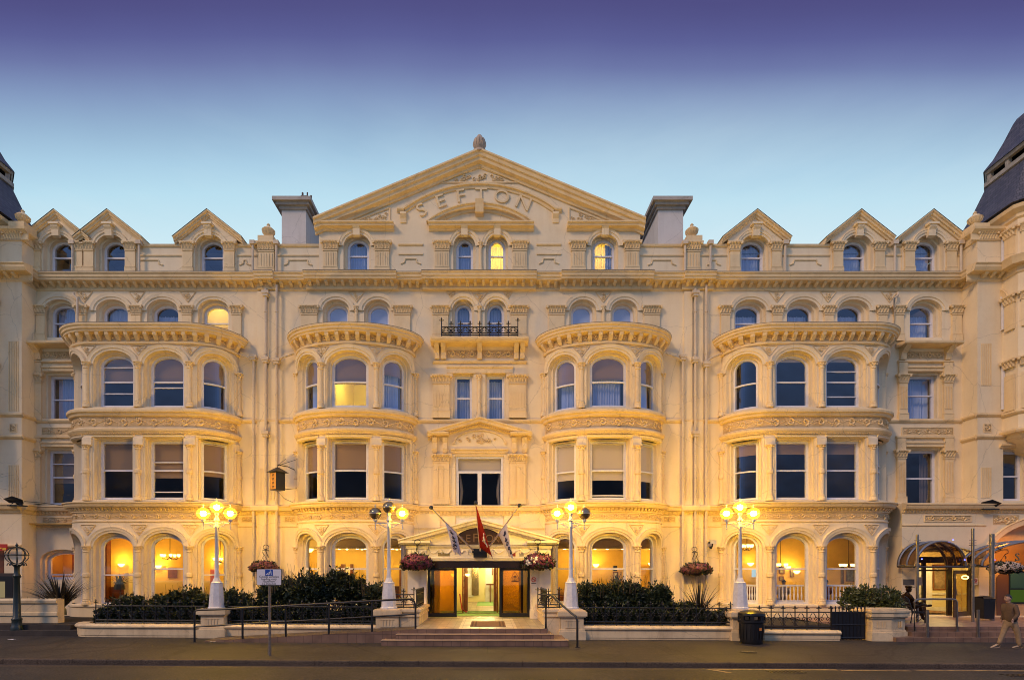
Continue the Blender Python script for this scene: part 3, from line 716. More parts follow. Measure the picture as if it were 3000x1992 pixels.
# ---- attic storey
attic = [(-19.0, .49), (-16.67, .49), (-12.3, .49), (X(824.5), .46), (X(1071), .35), (X(1146), .35), (X(1393), .46), (11.79, .50), (16.34, .50), (19.5, .49)]
AO = [O(u, w, 15.45, 17.06, 16.66) for u, w in attic]
mb = MB(); GABLE = []
for k in (0, 1, 2, 7, 8, 9):
    u = attic[k][0]; GABLE.append(u); hw = 1.2
    hi = 17.12
    mb.poly(W0, [(u-hw, 15.2), (u+hw, 15.2), (u+hw, hi), (u, hi+hw*.79), (u-hw, hi)], [outline(AO[k], .14)], n=.06)
    for s in (-1, 1): mb.face([W0(u+s*hw, 15.2, .06), W0(u+s*hw, hi, .06), W0(u+s*hw, hi, -1.2), W0(u+s*hw, 15.2, -1.2)])
cells = [(u-1.2, u+1.2) for u in GABLE]; PE = (-7.45, 6.71)
cur = XL; parts = sorted(cells+[PE])
for a, b in parts+[(XR, XR)]:
    if a > cur: mb.poly(W0, [(cur, 15.2), (a, 15.2), (a, 16.74), (cur, 16.74)]); mb.face([W0(cur, 16.74, 0), W0(a, 16.74, 0), W0(a, 16.74, -.5), W0(cur, 16.74, -.5)])
    cur = max(cur, b)
# pediment wall
apex = 20.28; zb = 17.45
mb.poly(W0, [(PE[0], 15.2), (PE[1], 15.2), (PE[1], zb), (HC, apex), (PE[0], zb)], [outline(AO[k], .14) for k in (3, 4, 5, 6)], n=.1)
for u in PE: mb.face([W0(u, 15.2, .1), W0(u, zb, .1), W0(u, zb, -5), W0(u, 15.2, -5)])
class Off:
    du = 9e9
    def __init__(s, F, d): s.F, s.d, s.du = F, d, F.du
    def __call__(s, u, z, n): return s.F(u, z, n+s.d)
for k, o in enumerate(AO):
    Fk = Off(W0, .1 if 3 <= k <= 6 else .06)
    opening(mb, Fk, o, .42 if not 3 <= k <= 6 else .34, .14, .2)
    archivolt(mb, Fk, o['cx'], o['w'], o['zs'], o['rise'], [(.13, 0), (.13, .03), (.22, .04), (.23, .07), (.30, .08), (.33, .10), (.34, 0)])
    kz = 17.06+.26    # carved keystone
    mb.prism(Fk, o['cx']-.15, o['cx']+.15, [(0, kz-.28), (.14, kz-.24), (.17, kz+.02), (.24, kz+.12), (.22, kz+.2), (0, kz+.22)])
    mb.box(Fk, o['cx']-.22, o['cx']+.22, kz+.2, kz+.29, 0, .27)
mb.build('attic_wall', WA, hotel)
for k, o in enumerate(AO):
    Fk = Off(W0, .1 if 3 <= k <= 6 else .06); cx, w = o['cx'], o['w']; n = -.36 if not 3 <= k <= 6 else -.28
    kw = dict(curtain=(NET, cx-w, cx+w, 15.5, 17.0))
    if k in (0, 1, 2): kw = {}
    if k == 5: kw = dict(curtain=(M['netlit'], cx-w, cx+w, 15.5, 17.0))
    if k == 6: kw = dict(curtain=[(M['netlit'], cx-w, cx+.14, 15.5, 17.05), (NET, cx+.14, cx+w, 15.5, 17.05)])  # blue net on the right stands in for a sky reflection
    sash(Fk, o, n, hotel, rail=16.36, **kw)
mb = MB()       # attic rail and sunk panels
cur = XL
for a, b in parts+[(XR, XR)]:
    if a-cur > .25:
        mb.mark(); mb.band(W0, cur, a, [(0, 16.26), (.04, 16.28), (.04, 16.34), (.0, 16.36)]); mb.band(W0, cur, a, [(0, 16.66), (.06, 16.70), (.08, 16.78), (0, 16.8)])
    cur = max(cur, b)
for u, w, n in ((-15.0, .62, 0), (-10.75, .25, 0), (-8.4, .62, 0), (X(948), .44, .1), (X(1265), .44, .1), (7.7, .62, 0), (10.0, .3, 0), (14.05, .7, 0)):
    mb.mark(); z0, z1 = 15.5, 16.1; pts = [(u-w, z0), (u+w, z0), (u+w, z1-.22), (u+w-.16, z1-.16), (u+w-.2, z1), (u-w+.2, z1), (u-w+.16, z1-.16), (u-w, z1-.22)]
    for i in range(2, 7):
        a, b = pts[i], pts[i+1]; mb.tube([W0(*a, n+.01), W0(*b, n+.01)], .035, 6)
    if n: mb.band(W0, u-.54, u+.54, [(n, 16.26), (n+.04, 16.28), (n+.04, 16.34), (n, 16.36)]); mb.band(W0, u-.54, u+.54, [(n, 16.66), (n+.05, 16.70), (n+.05, 16.76), (n, 16.8)])
mb.build_each('attic_panel', TR, hotel)
for k in (0, 1, 2, 7, 8, 9):
    u = attic[k][0]
    for s in (-1, 1): pilaster(Off(W0, .06), u+s*.92, .21, 15.42, 16.82, .32, .08, None)
for u in (X(764.5), X(883), X(1020), X(1198), X(1332), X(1455)): pilaster(Off(W0, .1), u, .30, 15.42, 16.84, .36, .09, (15.55, 16.34))
mb = MB(); column(mb, W0, X(1108.5), .13, 15.5, 16.8, .07, .2); mb.build('column', TR, hotel, True)
# dormer gables: raking cornices and slated roofs behind
for j, u in enumerate(GABLE):
    mb = MB(); zr, hw = 18.13, 1.5; zl = zr-hw*.79
    for s in (-1, 1):
        prof = [(.06, -.20), (.12, -.20), (.14, -.13), (.20, -.11), (.22, -.03), (.28, 0.0), (.28, .06), (-1.3, .06), (-1.3, 0)]
        mb.grid([[W0(u+s*f*hw, zr-f*hw*.79+z, n) for n, z in prof] for f in (0, 1)])
        mb.face([W0(u+s*hw, zl+z, n) for n, z in prof])
    d = mb.build('dormer_gable', TR, hotel)
    mb = MB()
    for s in (-1, 1): mb.face([W0(u, zr+.075, .3), W0(u+s*(hw+.03), zl+.075-.02, .3), W0(u+s*(hw+.03), zl+.075-.02, -4), W0(u, zr+.075, -4)])
    mb.build('roof', M['slate'], d)
# ---- the great pediment
ped_mb = MB(); zpt, hwp = 20.62, 7.22; sl = (zpt-17.62)/hwp; zpl = zpt-hwp*sl
for s in (-1, 1):
    prof = [(.1, -.50), (.17, -.48), (.19, -.38), (.34, -.32), (.36, -.20), (.43, -.16), (.46, -.04), (.52, 0), (.52, .07), (-.3, .09)]
    ped_mb.grid([[W0(HC+s*f*hwp, zpt-f*hwp*sl+z, n) for n, z in prof] for f in (0, 1)]); ped_mb.face([W0(HC+s*hwp, zpl+z, n) for n, z in prof])
sprof = lambda e: [(.1, 17.30+e), (.16, 17.32+e), (.2, 17.40+e), (.34, 17.43+e), (.36, 17.5+e), (.42, 17.54+e), (.42, 17.60+e), (.1, 17.64+e)]
for a, b in ((HC-hwp, X(910)), (X(1306), HC+hwp), (X(990), X(1230))): ped_mb.band(W0, a, b, sprof(.0))
def circ(R, zc, a0, a1, k): return [(HC+R*sin(a0+(a1-a0)*i/k), zc+R*cos(a0+(a1-a0)*i/k)) for i in range(k+1)]
# segmental hood over the paired windows, and the wide label arch over the lettering
ch, sg = 2.28, .80; R = (ch*ch+sg*sg)/(2*sg); aa = math.asin(ch/R)
ped_mb.grid([[W0(HC+(R+dr)*sin(t), 18.38-R+(R+dr)*cos(t), n) for dr, n in ((-.24, .1), (-.22, .17), (-.14, .19), (-.12, .32), (-.04, .34), (0, .4), (.05, .4), (.08, .1))] for t in [-aa+2*aa*i/28 for i in range(29)]])
ch2, sg2 = 3.30, 1.08; R2 = (ch2**2+sg2**2)/(2*sg2); a2 = math.asin(ch2/R2); zc2 = 19.32-R2
ped_mb.grid([[W0(HC+(R2+dr)*sin(t), zc2+(R2+dr)*cos(t), n) for dr, n in ((-.14, .1), (-.12, .15), (-.02, .17), (.0, .24), (.06, .25), (.08, .1))] for t in [-a2+2*a2*i/36 for i in range(37)]])
for s in (-1, 1):
    x = HC+s*(ch2+.32); ped_mb.band(W0, min(x, HC+s*ch2), max(x, HC+s*ch2), [(.1, 18.1), (.15, 18.13), (.24, 18.22), (.25, 18.29), (.1, 18.31)])
    ped_mb.prism(W0, HC+s*(ch2+.05)-.13, HC+s*(ch2+.05)+.13, [(.1, 17.66), (.14, 17.68), (.15, 17.85), (.24, 18.02), (.22, 18.12), (.1, 18.14)])
ped_mb.prism(W0, HC-.18, HC+.18, [(.1, 17.95), (.4, 17.98), (.44, 18.3), (.5, 18.5), (.1, 18.55)])   # keystone of the hood
ped = ped_mb.build('pediment', TR, hotel)
mb = MB()
tri = lambda pts: [mb.mark()]+[mb.tube([W0(pts[i][0], pts[i][1], .12), W0(pts[(i+1) % 3][0], pts[(i+1) % 3][1], .12)], .035, 6) for i in range(3)]
tri([(HC-1.8, 19.45), (HC+1.8, 19.45), (HC, 20.12)])
rnd = random.Random(4)
for i in range(26):
    t = rnd.uniform(-1, 1); x = HC+t*1.15; z = 19.55+rnd.random()*(.42*(1-abs(t))); mb.tube([W0(x+.07*(1-j*.08)*cos(j*.9+i), z+.07*(1-j*.08)*sin(j*.9+i), .13) for j in range(7)], .024, 4)
for s in (-1, 1):
    tri([(HC+s*3.95, 17.72), (HC+s*5.6, 17.72), (HC+s*3.95, 18.34)])
    for i in range(12):
        t = rnd.random(); x = HC+s*(4.08+t*.95); z = 17.8+rnd.random()*.42*(1-t); mb.tube([W0(x+.06*cos(j*.9+i), z+.06*(1-j*.08)*sin(j*.9+i), .13) for j in range(6)], .022, 4)
mb.build_each('carved_panel', TR, ped)
# raised letters on an arc
Rl = 267*.0191; zcl = Z(447.6, 23.3)-Rl; let = []
for ch_, px in zip('SEFTON', (972, 1016, 1062, 1109, 1157, 1207)):
    t = math.asin((X(px, 23.3)-HC)/Rl)
    def xf(v, t=t): return Vector((HC+Rl*sin(t)+v.x*cos(t)+v.y*sin(t), -.12-v.z, zcl+Rl*cos(t)-v.x*sin(t)+v.y*cos(t)))
    let.append(text_mesh(ch_, .80, .045, TR, xf, 'lettering', ped, sx=1.15))
bpy.context.view_layer.update()
lm = let[0].data; bm = bmesh.new()
for o in let: bm.from_mesh(o.data)
bm.to_mesh(lm); bm.free()
for o in let[1:]:
    d = o.data; bpy.data.objects.remove(o); bpy.data.meshes.remove(d)
# ---- roofs
mb = MB()
for a, b in ((XL, -7.45), (6.71, XR)): mb.face([(a, .5, 16.7), (b, .5, 16.7), (b, 4.2, 17.7), (a, 4.2, 17.7)])
for s in (-1, 1): mb.face([(HC, .3, 20.66), (HC+s*hwp, .3, zpl+.05), (HC+s*hwp, 9, zpl+.05), (HC, 9, 20.66)])
mb.build('roof', M['slate'], hotel)
# ---- urns
def urn(name, x, y, z, s, pb):
    mb = MB(); mb.lathe((x, y, z), [(.30*s, 0), (.30*s, .07*s), (.12*s, .12*s), (.10*s, .2*s), (.24*s, .3*s), (.40*s, .46*s), (.43*s, .6*s), (.46*s, .64*s), (.40*s, .7*s), (.28*s, .82*s), (.12*s, .92*s), (.09*s, 1.0*s), (.13*s, 1.05*s), (.05*s, 1.16*s), (0, 1.2*s)], 18)
    for i in range(14):
        a = 2*pi*i/14; mb.tube([(x+r*cos(a)*s, y+r*sin(a)*s, z+h*s) for r, h in ((.25, .32), (.405, .47), (.43, .58))], .03*s, 4)
    if pb: mb.xyz(x-pb, x+pb, y-pb, y+pb, z-.3, z+.001)
    return mb.build(name, M['trim'], hotel, True)
urn('urn', X(618, 23.6), .15, 17.1, .62, .34); urn('urn', X(1596, 23.6), .15, 17.1, .62, .34)
urn('urn', X(48, 22.9), -.5, Z(518, 22.9), .6, .33); urn('urn', X(2253, 22.9), -.5, Z(522, 22.9), .6, .33)
mb = MB(); mb.lathe((HC, -.2, 20.58), [(.34, 0), (.34, .1), (.18, .14), (.16, .2), (.23, .3), (.285, .44), (.27, .58), (.2, .70), (.14, .75), (.12, .8), (.1, .85), (.05, .9), (0, .92)], 18)
for i in range(12):
    a = 2*pi*i/12; mb.tube([(HC+r*cos(a), -.2+r*sin(a), 20.58+h) for r, h in ((.23, .3), (.285, .44), (.27, .58), (.2, .7))], .014, 4)
mb.build('finial', simple('weathered_stone_finial', (.55, .42, .30), .8, var=.4), hotel, True)
for u in (X(616), X(1594)):     # pedestal piers under the urns
    pilaster(W0, u, .34, 15.42, 16.84, .36, .12, (15.55, 16.34))
# ---- chimneys
chm = stucco('chimney_render', (.66, .62, .57), (.46, .42, .37), .5)
for x0, x1, pot in ((-9.40, -8.30, 1), (7.76, 8.90, 0)):
    mb = MB(); mb.xyz(x0, x1, .7, 4.5, 16.6, 18.95); c = mb.build('chimney', chm, hotel)
    mb = MB()
    for e, z0, z1 in ((.08, 18.8, 18.93), (.2, 18.93, 19.05), (.32, 19.05, 19.22)): mb.xyz(x0-e, x1+e, .7-e, 4.5+e, z0, z1)
    if not pot: mb.xyz(x0-.02, x1-.1, 1.0, 4.2, 19.22, 19.40)
    mb.build('cap', M['capm'], c)
    if pot:
        mb = MB(); px = -8.55
        mb.lathe((px, 1.5, 19.2), [(.22, 0), (.24, .08), (.19, .12), (.2, .55), (.25, .6), (.25, .66), (.16, .67)], 10)
        for i in range(6): a = i*pi/3; mb.fbox((px+.22*cos(a), 1.5+.22*sin(a), 19.93), .07, .05, .18, a)
        mb.build('chimney_pot', simple('buff_pot', (.16, .10, .07), .8, var=.4), c)
# ---- drain strips and pipes beside bows 1/2 and 3/4
def drain(sgn):
    x = lambda px: X(px) if sgn < 0 else X(px)
    c = X(616) if sgn < 0 else X(1598)
    mb = MB()
    for a, b in ((c-.42, c-.06), (c+.10, c+.42)): mb.box(W0, a, b, 5.29, 14.7, 0, .08)
    mb.box(W0, c-.42, c+.42, .3, 5.0, 0, .06)
    for a in (c-.25, c+.25):
        for z0, z1 in ((5.5, 6.9), ): flutes(mb, W0, a, .13, z0, z1, .08, 4)
    mb.band(W0, c-.62, c+.62, [(.0, 4.9), (.2, 5.0), (.3, 5.02), (.34, 5.16), (.34, 5.23), (0, 5.3)])
    mb.box(W0, c-.18, c+.18, 8.25, 8.7, .08, .11)
    mb.build('pilaster', WA, hotel)
    for px, zt, zb, hz in ((c-.52, 11.7, .3, (11.7,)), (c+.02, 14.75, .3, (14.5, 11.6, 8.35)), (c+.50, 14.9, .3, (11.55,) if sgn < 0 else (11.4,))):
        mb = MB(); mb.tube([(px, -.20, zb), (px, -.20, zt)], .055, 8)
        for z in hz: mb.xyz(px-.15, px+.15, -.32, -.08, z, z+.13); mb.xyz(px-.11, px+.11, -.29, -.1, z-.1, z)
        z = .9
        while z < zt: mb.tube([(px, -.2, z), (px, -.2, z+.07)], .075, 8); z += 1.83
        mb.build('drainpipe', M['pipe'], hotel, True)
    mb = MB()
    for a, s in ((c-.52, -1), (c+.5, 1)): mb.tube([(a, -.2, 11.55), (a+s*.25, -.22, 11.72), (a+s*.75, -.15, 11.92)], .045, 6)
    mb.build('drainpipe', M['pipe'], hotel, True)
drain(-1); drain(1)
for px, zt in ((188, 14.6), (2052, 14.6)):
    x = X(px); mb = MB(); s = -1 if px < 1000 else 1
    mb.tube([(x+s*.25, -.12, zt), (x+s*.22, -.16, zt-.14), (x, -.24, zt-.3), (x, -.24, 12.5)], .05, 7); mb.build('drainpipe', M['pipe'], hotel, True)
for px in (175, 327, 587, 641, 1576, 1634, 1805, 2056, 2207):  # short attic pipes
    x = X(px); mb = MB(); mb.tube([(x, -.19, 15.4), (x, -.19, 16.75)], .05, 7); mb.xyz(x-.11, x+.11, -.28, -.06, 16.68, 16.84); mb.build('drainpipe', M['pipe'], hotel, True)
# ---- recess windows with pilasters and hoods (left and right of the end bows)
def surround(o, pw, ztop, hood, fl):
    u = o['cx']; a = u-o['w']-.14; b = u+o['w']+.14
    for s, q in ((-1, a-pw), (1, b+pw)): pilaster(W0, q, pw, o['z0'], o['z1']-.02, .32, .10, (o['z0']+.5, o['z1']-.55) if fl else None)
    mb = MB(); z = o['z1']
    for s, q in ((-1, a-pw), (1, b+pw)): mb.box(W0, q-pw, q+pw, z, z+.5, 0, .1)
    mb.band(W0, a-.02, b+.02, [(0, z+.12), (.05, z+.14), (.05, z+.26), (.1, z+.28), (.1, z+.34), (0, z+.38)])
    mb.band(W0, a-pw*2-.03, b+pw*2+.03, [(0, z+.5), (.06, z+.5), (.12, z+.52), (.12, z+.58), (0, z+.62)])
    if hood:
        for q in (a-pw, b+pw): mb.prism(W0, q-.12, q+.12, [(0, z+.62), (.1, z+.64), (.14, z+.9), (.45, z+1.16), (0, z+1.16)])
        mb.band(W0, a-pw*2-.1, b+pw*2+.1, [(0, z+1.14), (.5, z+1.16), (.55, z+1.2), (.56, z+1.28), (0, z+1.34)])
        scrolls(mb, W0, a, b, z+.7, z+1.0, .0, .4, .016, 5)
    mb.build('window_surround', TR, hotel)
surround(OL2, .15, 0, True, False); surround(OL1, .15, 0, False, False)
surround(OR2, .19, 0, True, True); surround(OR1, .19, 0, False, True)
# ---- central bay: colonnette and pilasters of the second floor, balcony, small pediment of the first floor
for u in (X(1018), X(1193)): pilaster(W0, u, .36, 9.1, 11.0, .34, .12, (9.6, 10.25)); pilaster(W0, u, .34, 5.3, 7.50, .30, .12)
mb = MB(); column(mb, W0, HC-.02, .05, 9.1, 11.0, .08, .2); mb.build('column', TR, hotel, True)
mb = MB(); c0, c1 = X(995), X(1217)
mb.band(W0, X(1030), X(1182), [(0, 11.08), (.05, 11.1), (.05, 11.3), (.1, 11.34), (.1, 11.42), (0, 11.46)])
mb.band(W0, c0+.06, c1-.06, [(0, 11.52), (.06, 11.54), (.1, 11.62), (.0, 11.66)])
mb.band(W0, c0, c1, [(0, 12.28), (.42, 12.30), (.5, 12.34), (.55, 12.42), (.56, 12.5), (0, 12.54)])
for u in (X(1008), X(1023), X(1106), X(1190), X(1204)): mb.prism(W0, u-.1, u+.1, [(0, 11.7), (.1, 11.72), (.14, 11.98), (.42, 12.28), (0, 12.28)])
scrolls(mb, W0, X(1032), X(1098), 11.78, 12.12, 0, .42, .018, 2); scrolls(mb, W0, X(1114), X(1182), 11.78, 12.12, 0, .42, .018, 7)
mb.build('balcony', TR, hotel)
def scroll_panel(mb, p, q, h, pitch, r, z0=None, spear=.16, tall_ends=0):
    """cast-iron railing between ground points p and q: rails, spear posts and paired scrolls; q may be higher"""
    P, Q = Vector(p), Vector(q); L = (Q-P).length; k = max(1, round(L/pitch)); t = (Q-P)/L; up = Vector((0, 0, 1))
    pt = lambda s, z: tuple(P+t*s+up*z)
    for z in (.04, .13, h-.03): mb.tube([pt(0, z), pt(L, z)], r*1.2, 5)
    for i in range(k+1):
        s = L*i/k; e = tall_ends if i in (0, k) else 0
        mb.tube([pt(s, 0), pt(s, h+spear*.55+e)], r*1.1, 5)
        z = h+spear*.5+e; mb.lathe(pt(s, z), [(r, 0), (r*2.6, spear*.16), (r*.9, spear*.3), (r*2., spear*.45), (0, spear)], 5)
        for sg in (-1, 1): mb.tube([pt(s, z+spear*.1), pt(s+sg*r*5, z+spear*.22)], r*.8, 4)
    for i in range(k):
        c = L*(i+.5)/k; w = L/k
        for sg in (-1, 1):
            rad = min(w*.22, h*.25); cc = c+sg*w*.25; zc = h*.58
            mb.tube([pt(cc+rad*(1-j/13.)*cos(sg*(-1.2+j*.75))*sg, zc+rad*(1-j/13.)*sin(-1.2+j*.75)) for j in range(12)], r*.85, 4)
            mb.tube([pt(cc, .13), pt(cc+sg*w*.16, .13+h*.14), pt(cc, zc-rad)], r*.8, 4)
            mb.tube([pt(cc, zc+rad*.9), pt(c+sg*w*.06, h-.06)], r*.8, 4)
mb = MB(); y = -.50; z = 12.53
x0, x1 = X(1018, 23.0), X(1194, 23.0)
scroll_panel(mb, (x0, y, z), (x1, y, z), .42, .42, .021, spear=.18, tall_ends=.14)
for x in (x0, x1): mb.tube([(x, y, z+.39), (x, -.02, z+.39)], .018, 5); mb.tube([(x, y, z+.05), (x, -.02, z+.05)], .018, 5)
mb.build('balcony_railing', M['iron'], hotel)
# small pediment over the french window
mb = MB(); zt, hw2, zlow = Z(968), 2.28, Z(1001)
for s in (-1, 1):
    prof = [(0, -.26), (.1, -.25), (.12, -.18), (.3, -.15), (.33, -.05), (.38, 0), (.38, .05), (0, .09)]
    mb.grid([[W0(HC+s*f*hw2, zt-f*(zt-zlow)+z, n) for n, z in prof] for f in (0, 1)]); mb.face([W0(HC+s*hw2, zlow+z, n) for n, z in prof])
    for i in range(26):
        f = (i+.5)/26; mb.box(W0, HC+s*f*hw2-.025, HC+s*f*hw2+.025, zt-f*(zt-zlow)-.25, zt-f*(zt-zlow)-.18, .06, .16)
    a, b = sorted((HC+s*hw2, HC+s*1.35)); mb.band(W0, a, b, [(0, zlow-.12), (.3, zlow-.1), (.36, zlow-.03), (.36, zlow+.02), (0, zlow+.03)])
    for q in (1.52, 1.98):
        mb.prism(W0, HC+s*q-.10, HC+s*q+.10, [(0, 7.62), (.08, 7.6), (.13, 7.75), (.12, 8.0), (.24, 8.22), (0, 8.24)])
        mb.lathe(W0(HC+s*q, 7.5, .07), [(0, 0), (.06, .05), (.09, .12), (0, .14)], 6)
mb.grid([[W0(HC+r*1.2*cos(t), 7.98+r*.62*sin(t), n) for r, n in ((1., 0), (1., .06), (.93, .06), (.92, 0.02))] for t in [pi*i/20 for i in range(21)]])
mb.band(W0, HC-1.25, HC+1.25, [(0, 7.55), (.06, 7.57), (.08, 7.66), (.14, 7.7), (.14, 7.76), (0, 7.8)])
rnd = random.Random(11)
for i in range(22):
    t = rnd.uniform(.2, 2.94); q = rnd.uniform(.1, .82); mb.tube([W0(HC+q*1.1*cos(t)+.08*(1-j*.08)*cos(j*.8+i), 8.03+q*.52*sin(t)+.07*(1-j*.08)*sin(j*.8+i), .03) for j in range(8)], .022, 4)
for s in (-1, 1):   # sunk panels beside the window
    r = rect(HC+s*1.72, .14, 5.6, 7.0); mb.loop(W0, r, .122, .15); mb.loop(W0, r, .15, .15, rect(HC+s*1.72, .10, 5.64, 6.96)); mb.loop(W0, rect(HC+s*1.72, .10, 5.64, 6.96), .15, .122)
mb.build('window_pediment', TR, hotel)
# pale corner blocks at first-floor level beside the porch roof
mb = MB()
for s in (-1, 1): mb.mark(); mb.box(W0, HC+s*2.35-.6, HC+s*2.35+.6, 4.25, 5.05, 0, .08)
mb.build_each('wall_panel', WA, hotel)
# ---- end pavilions
RP = 20.98; LP = -19.98
FR = Flat(-.75)
mb = MB()
# right pavilion: upper front, its return, and the ground-floor front that runs flush to the right
ORP1 = O(X(2333, 22.9), .42, 5.4, 7.5); RGD = O(19.68, 1.28, .45, 3.35, 2.9); RGB = O(24.4, 2.9, .45, 4.5, 2.9)
mb.poly(FR, [(RP, 5.2), (29, 5.2), (29, 16.95), (RP, 16.95)], [outline(ORP1, .1)])
mb.face([(RP, -.75, 5.2), (RP, 0, 5.2), (RP, 0, 16.95), (RP, -.75, 16.95)]); mb.face([(RP, -.75, 16.95), (29, -.75, 16.95), (29, 3, 16.95), (RP, 3, 16.95)])
FG = Flat(-.78)
mb.poly(FG, [(17.72, -.1), (29, -.1), (29, 5.25), (17.72, 5.25)], [outline(RGD, .06), outline(RGB, .06)])
mb.face([(17.72, -.78, -.1), (17.72, 0, -.1), (17.72, 0, 5.25), (17.72, -.78, 5.25)]); mb.face([(17.72, -.78, 5.25), (29, -.78, 5.25), (29, 0, 5.25), (17.72, 0, 5.25)])
opening(mb, FR, ORP1, .3, .1, .12); opening(mb, FG, RGD, .4, .06, .2); opening(mb, FG, RGB, .4, .06, .2)
mb.mark()
# left pavilion
FLF = Flat(-.75)
mb.poly(FLF, [(-29, -.1), (LP, -.1), (LP, 16.95), (-29, 16.95)], [rect(-21.75, .62, 5.4, 7.5), rect(-21.35, .62, .6, 3.3)])
mb.face([(LP, -.75, -.1), (LP, 0, -.1), (LP, 0, 16.95), (LP, -.75, 16.95)]); mb.face([(-29, -.75, 16.95), (LP, -.75, 16.95), (LP, 3, 16.95), (-29, 3, 16.95)])
mb.build_each('pavilion_wall', WA, hotel)
w = sash(FR, ORP1, -.25, hotel); 
oL = O(-21.75, .6, 5.4, 7.5); sash(FLF, oL, -.2, hotel)
mb = MB(); mb.xyz(-21.9, -20.8, -.70, -.62, .6, 3.3); mb.build('shop_window', M['wood'], hotel)
def pav_trim(F, u0, u1, side, x):
    mb = MB()
    R_ = Ret(x, side)
    for f, a, b in ((F, u0, u1), (R_, -.75, 0.)):
        if f is R_: a = -.75-.0
        mb.band(f, a-(.48 if f is not R_ else 0), b+(.0 if f is R_ else .48), [(0, 14.74), (.06, 14.8), (.03, 14.82), (.03, 15.02), (.1, 15.04), (.36, 15.05), (.42, 15.16), (.43, 15.25), (.48, 15.30), (.48, 15.33), (0, 15.42)])
        for z0 in (8.95, 8.0): mb.band(f, a-(.1 if f is not R_ else 0), b+(0 if f is R_ else .1), [(0, z0), (.05, z0+.03), (.1, z0+.09), (.1, z0+.16), (0, z0+.2)])
        mb.band(f, a-(.3 if f is not R_ else 0), b+(0 if f is R_ else .3), [(0, 16.5), (.05, 16.52), (.05, 16.78), (.2, 16.9), (.22, 17.0), (0, 17.05)])
    modillions(mb, F, u0, u1, 14.87, 15.045, .03, .28, .13, .36)
    return mb
mb = pav_trim(FR, RP, 22.0, -1, RP); flutes(mb, FR, 21.35, .27, 10.3, 12.1, 0, 6); flutes(mb, FR, 21.35, .27, 5.5, 6.8, 0, 6)
capital(mb, FR, 21.38, 16.5, 16.9, .34, .02); r = rect(21.4, .16, 8.3, 8.68); mb.loop(FR, r, 0, .03); mb.loop(FR, r, .03, .03, rect(21.4, .12, 8.34, 8.64)); scrolls(mb, FR, 21.28, 21.52, 8.34, 8.64, 0, .24, .016)
mb.band(FR, X(2306, 22.7)-.0, X(2306, 22.7)+1.2, [(0, 7.62), (.06, 7.64), (.08, 7.7), (.14, 7.72), (.14, 7.78), (0, 7.8)]); mb.build('pavilion_mouldings', TR, hotel)
mb = pav_trim(FLF, -22.0, LP, 1, LP); flutes(mb, FLF, -20.33, .27, 9.2, 12.2, 0, 6); flutes(mb, FLF, -20.33, .27, 5.5, 6.9, 0, 6)
capital(mb, FLF, -20.33, 16.5, 16.9, .34, .02); r = rect(-20.33, .16, 8.3, 8.68); mb.loop(FLF, r, 0, .03); mb.loop(FLF, r, .03, .03, rect(-20.33, .12, 8.34, 8.64)); scrolls(mb, FLF, -20.45, -20.21, 8.34, 8.64, 0, .24, .016)
mb.band(FLF, -24, LP, [(0, 4.82), (.05, 4.86), (.08, 4.98), (.19, 5.0), (.25, 5.15), (.29, 5.18), (.29, 5.24), (0, 5.3)]); mb.band(Ret(LP, 1), -.75, 0, [(0, 4.82), (.05, 4.86), (.08, 4.98), (.19, 5.0), (.25, 5.15), (.29, 5.18), (.29, 5.24), (0, 5.3)])
mb.band(FLF, -24, LP+.02, [(0, 3.36), (.1, 3.4), (.12, 3.46), (0, 3.5)]); mb.build('pavilion_mouldings', TR, hotel)
mb = MB(); mb.band(FG, 17.72, 29, [(0, 4.84), (.05, 4.86), (.08, 4.98), (.19, 5.0), (.23, 5.08), (.25, 5.15), (.29, 5.18), (.29, 5.22), (0, 5.28)]); modillions(mb, FG, 17.75, 28.9, 4.87, 4.975, .03, .12, .07, .125)
mb.band(FG, 17.72, 21.3, [(0, 4.28), (.035, 4.3), (.035, 4.35), (0, 4.37)]); mb.band(FG, 17.72, 18.35, [(0, 3.28), (.05, 3.3), (.05, 3.34), (0, 3.36)])
r = rect(19.68, 1.02, 4.47, 4.76); mb.loop(FG, r, 0, .03); mb.loop(FG, r, .03, .03, rect(19.68, .98, 4.51, 4.72)); scrolls(mb, FG, 18.75, 20.6, 4.5, 4.73, 0, .46, .016, 3)
archivolt(mb, FG, RGB['cx'], RGB['w'], RGB['zs'], RGB['rise'], [(.06, 0), (.06, .05), (.26, .07), (.30, .1), (.32, 0)], 30)
scrolls(mb, FG, 21.65, 22.7, 4.35, 4.75, 0, .4, .02, 4); mb.build('entablature', TR, hotel)
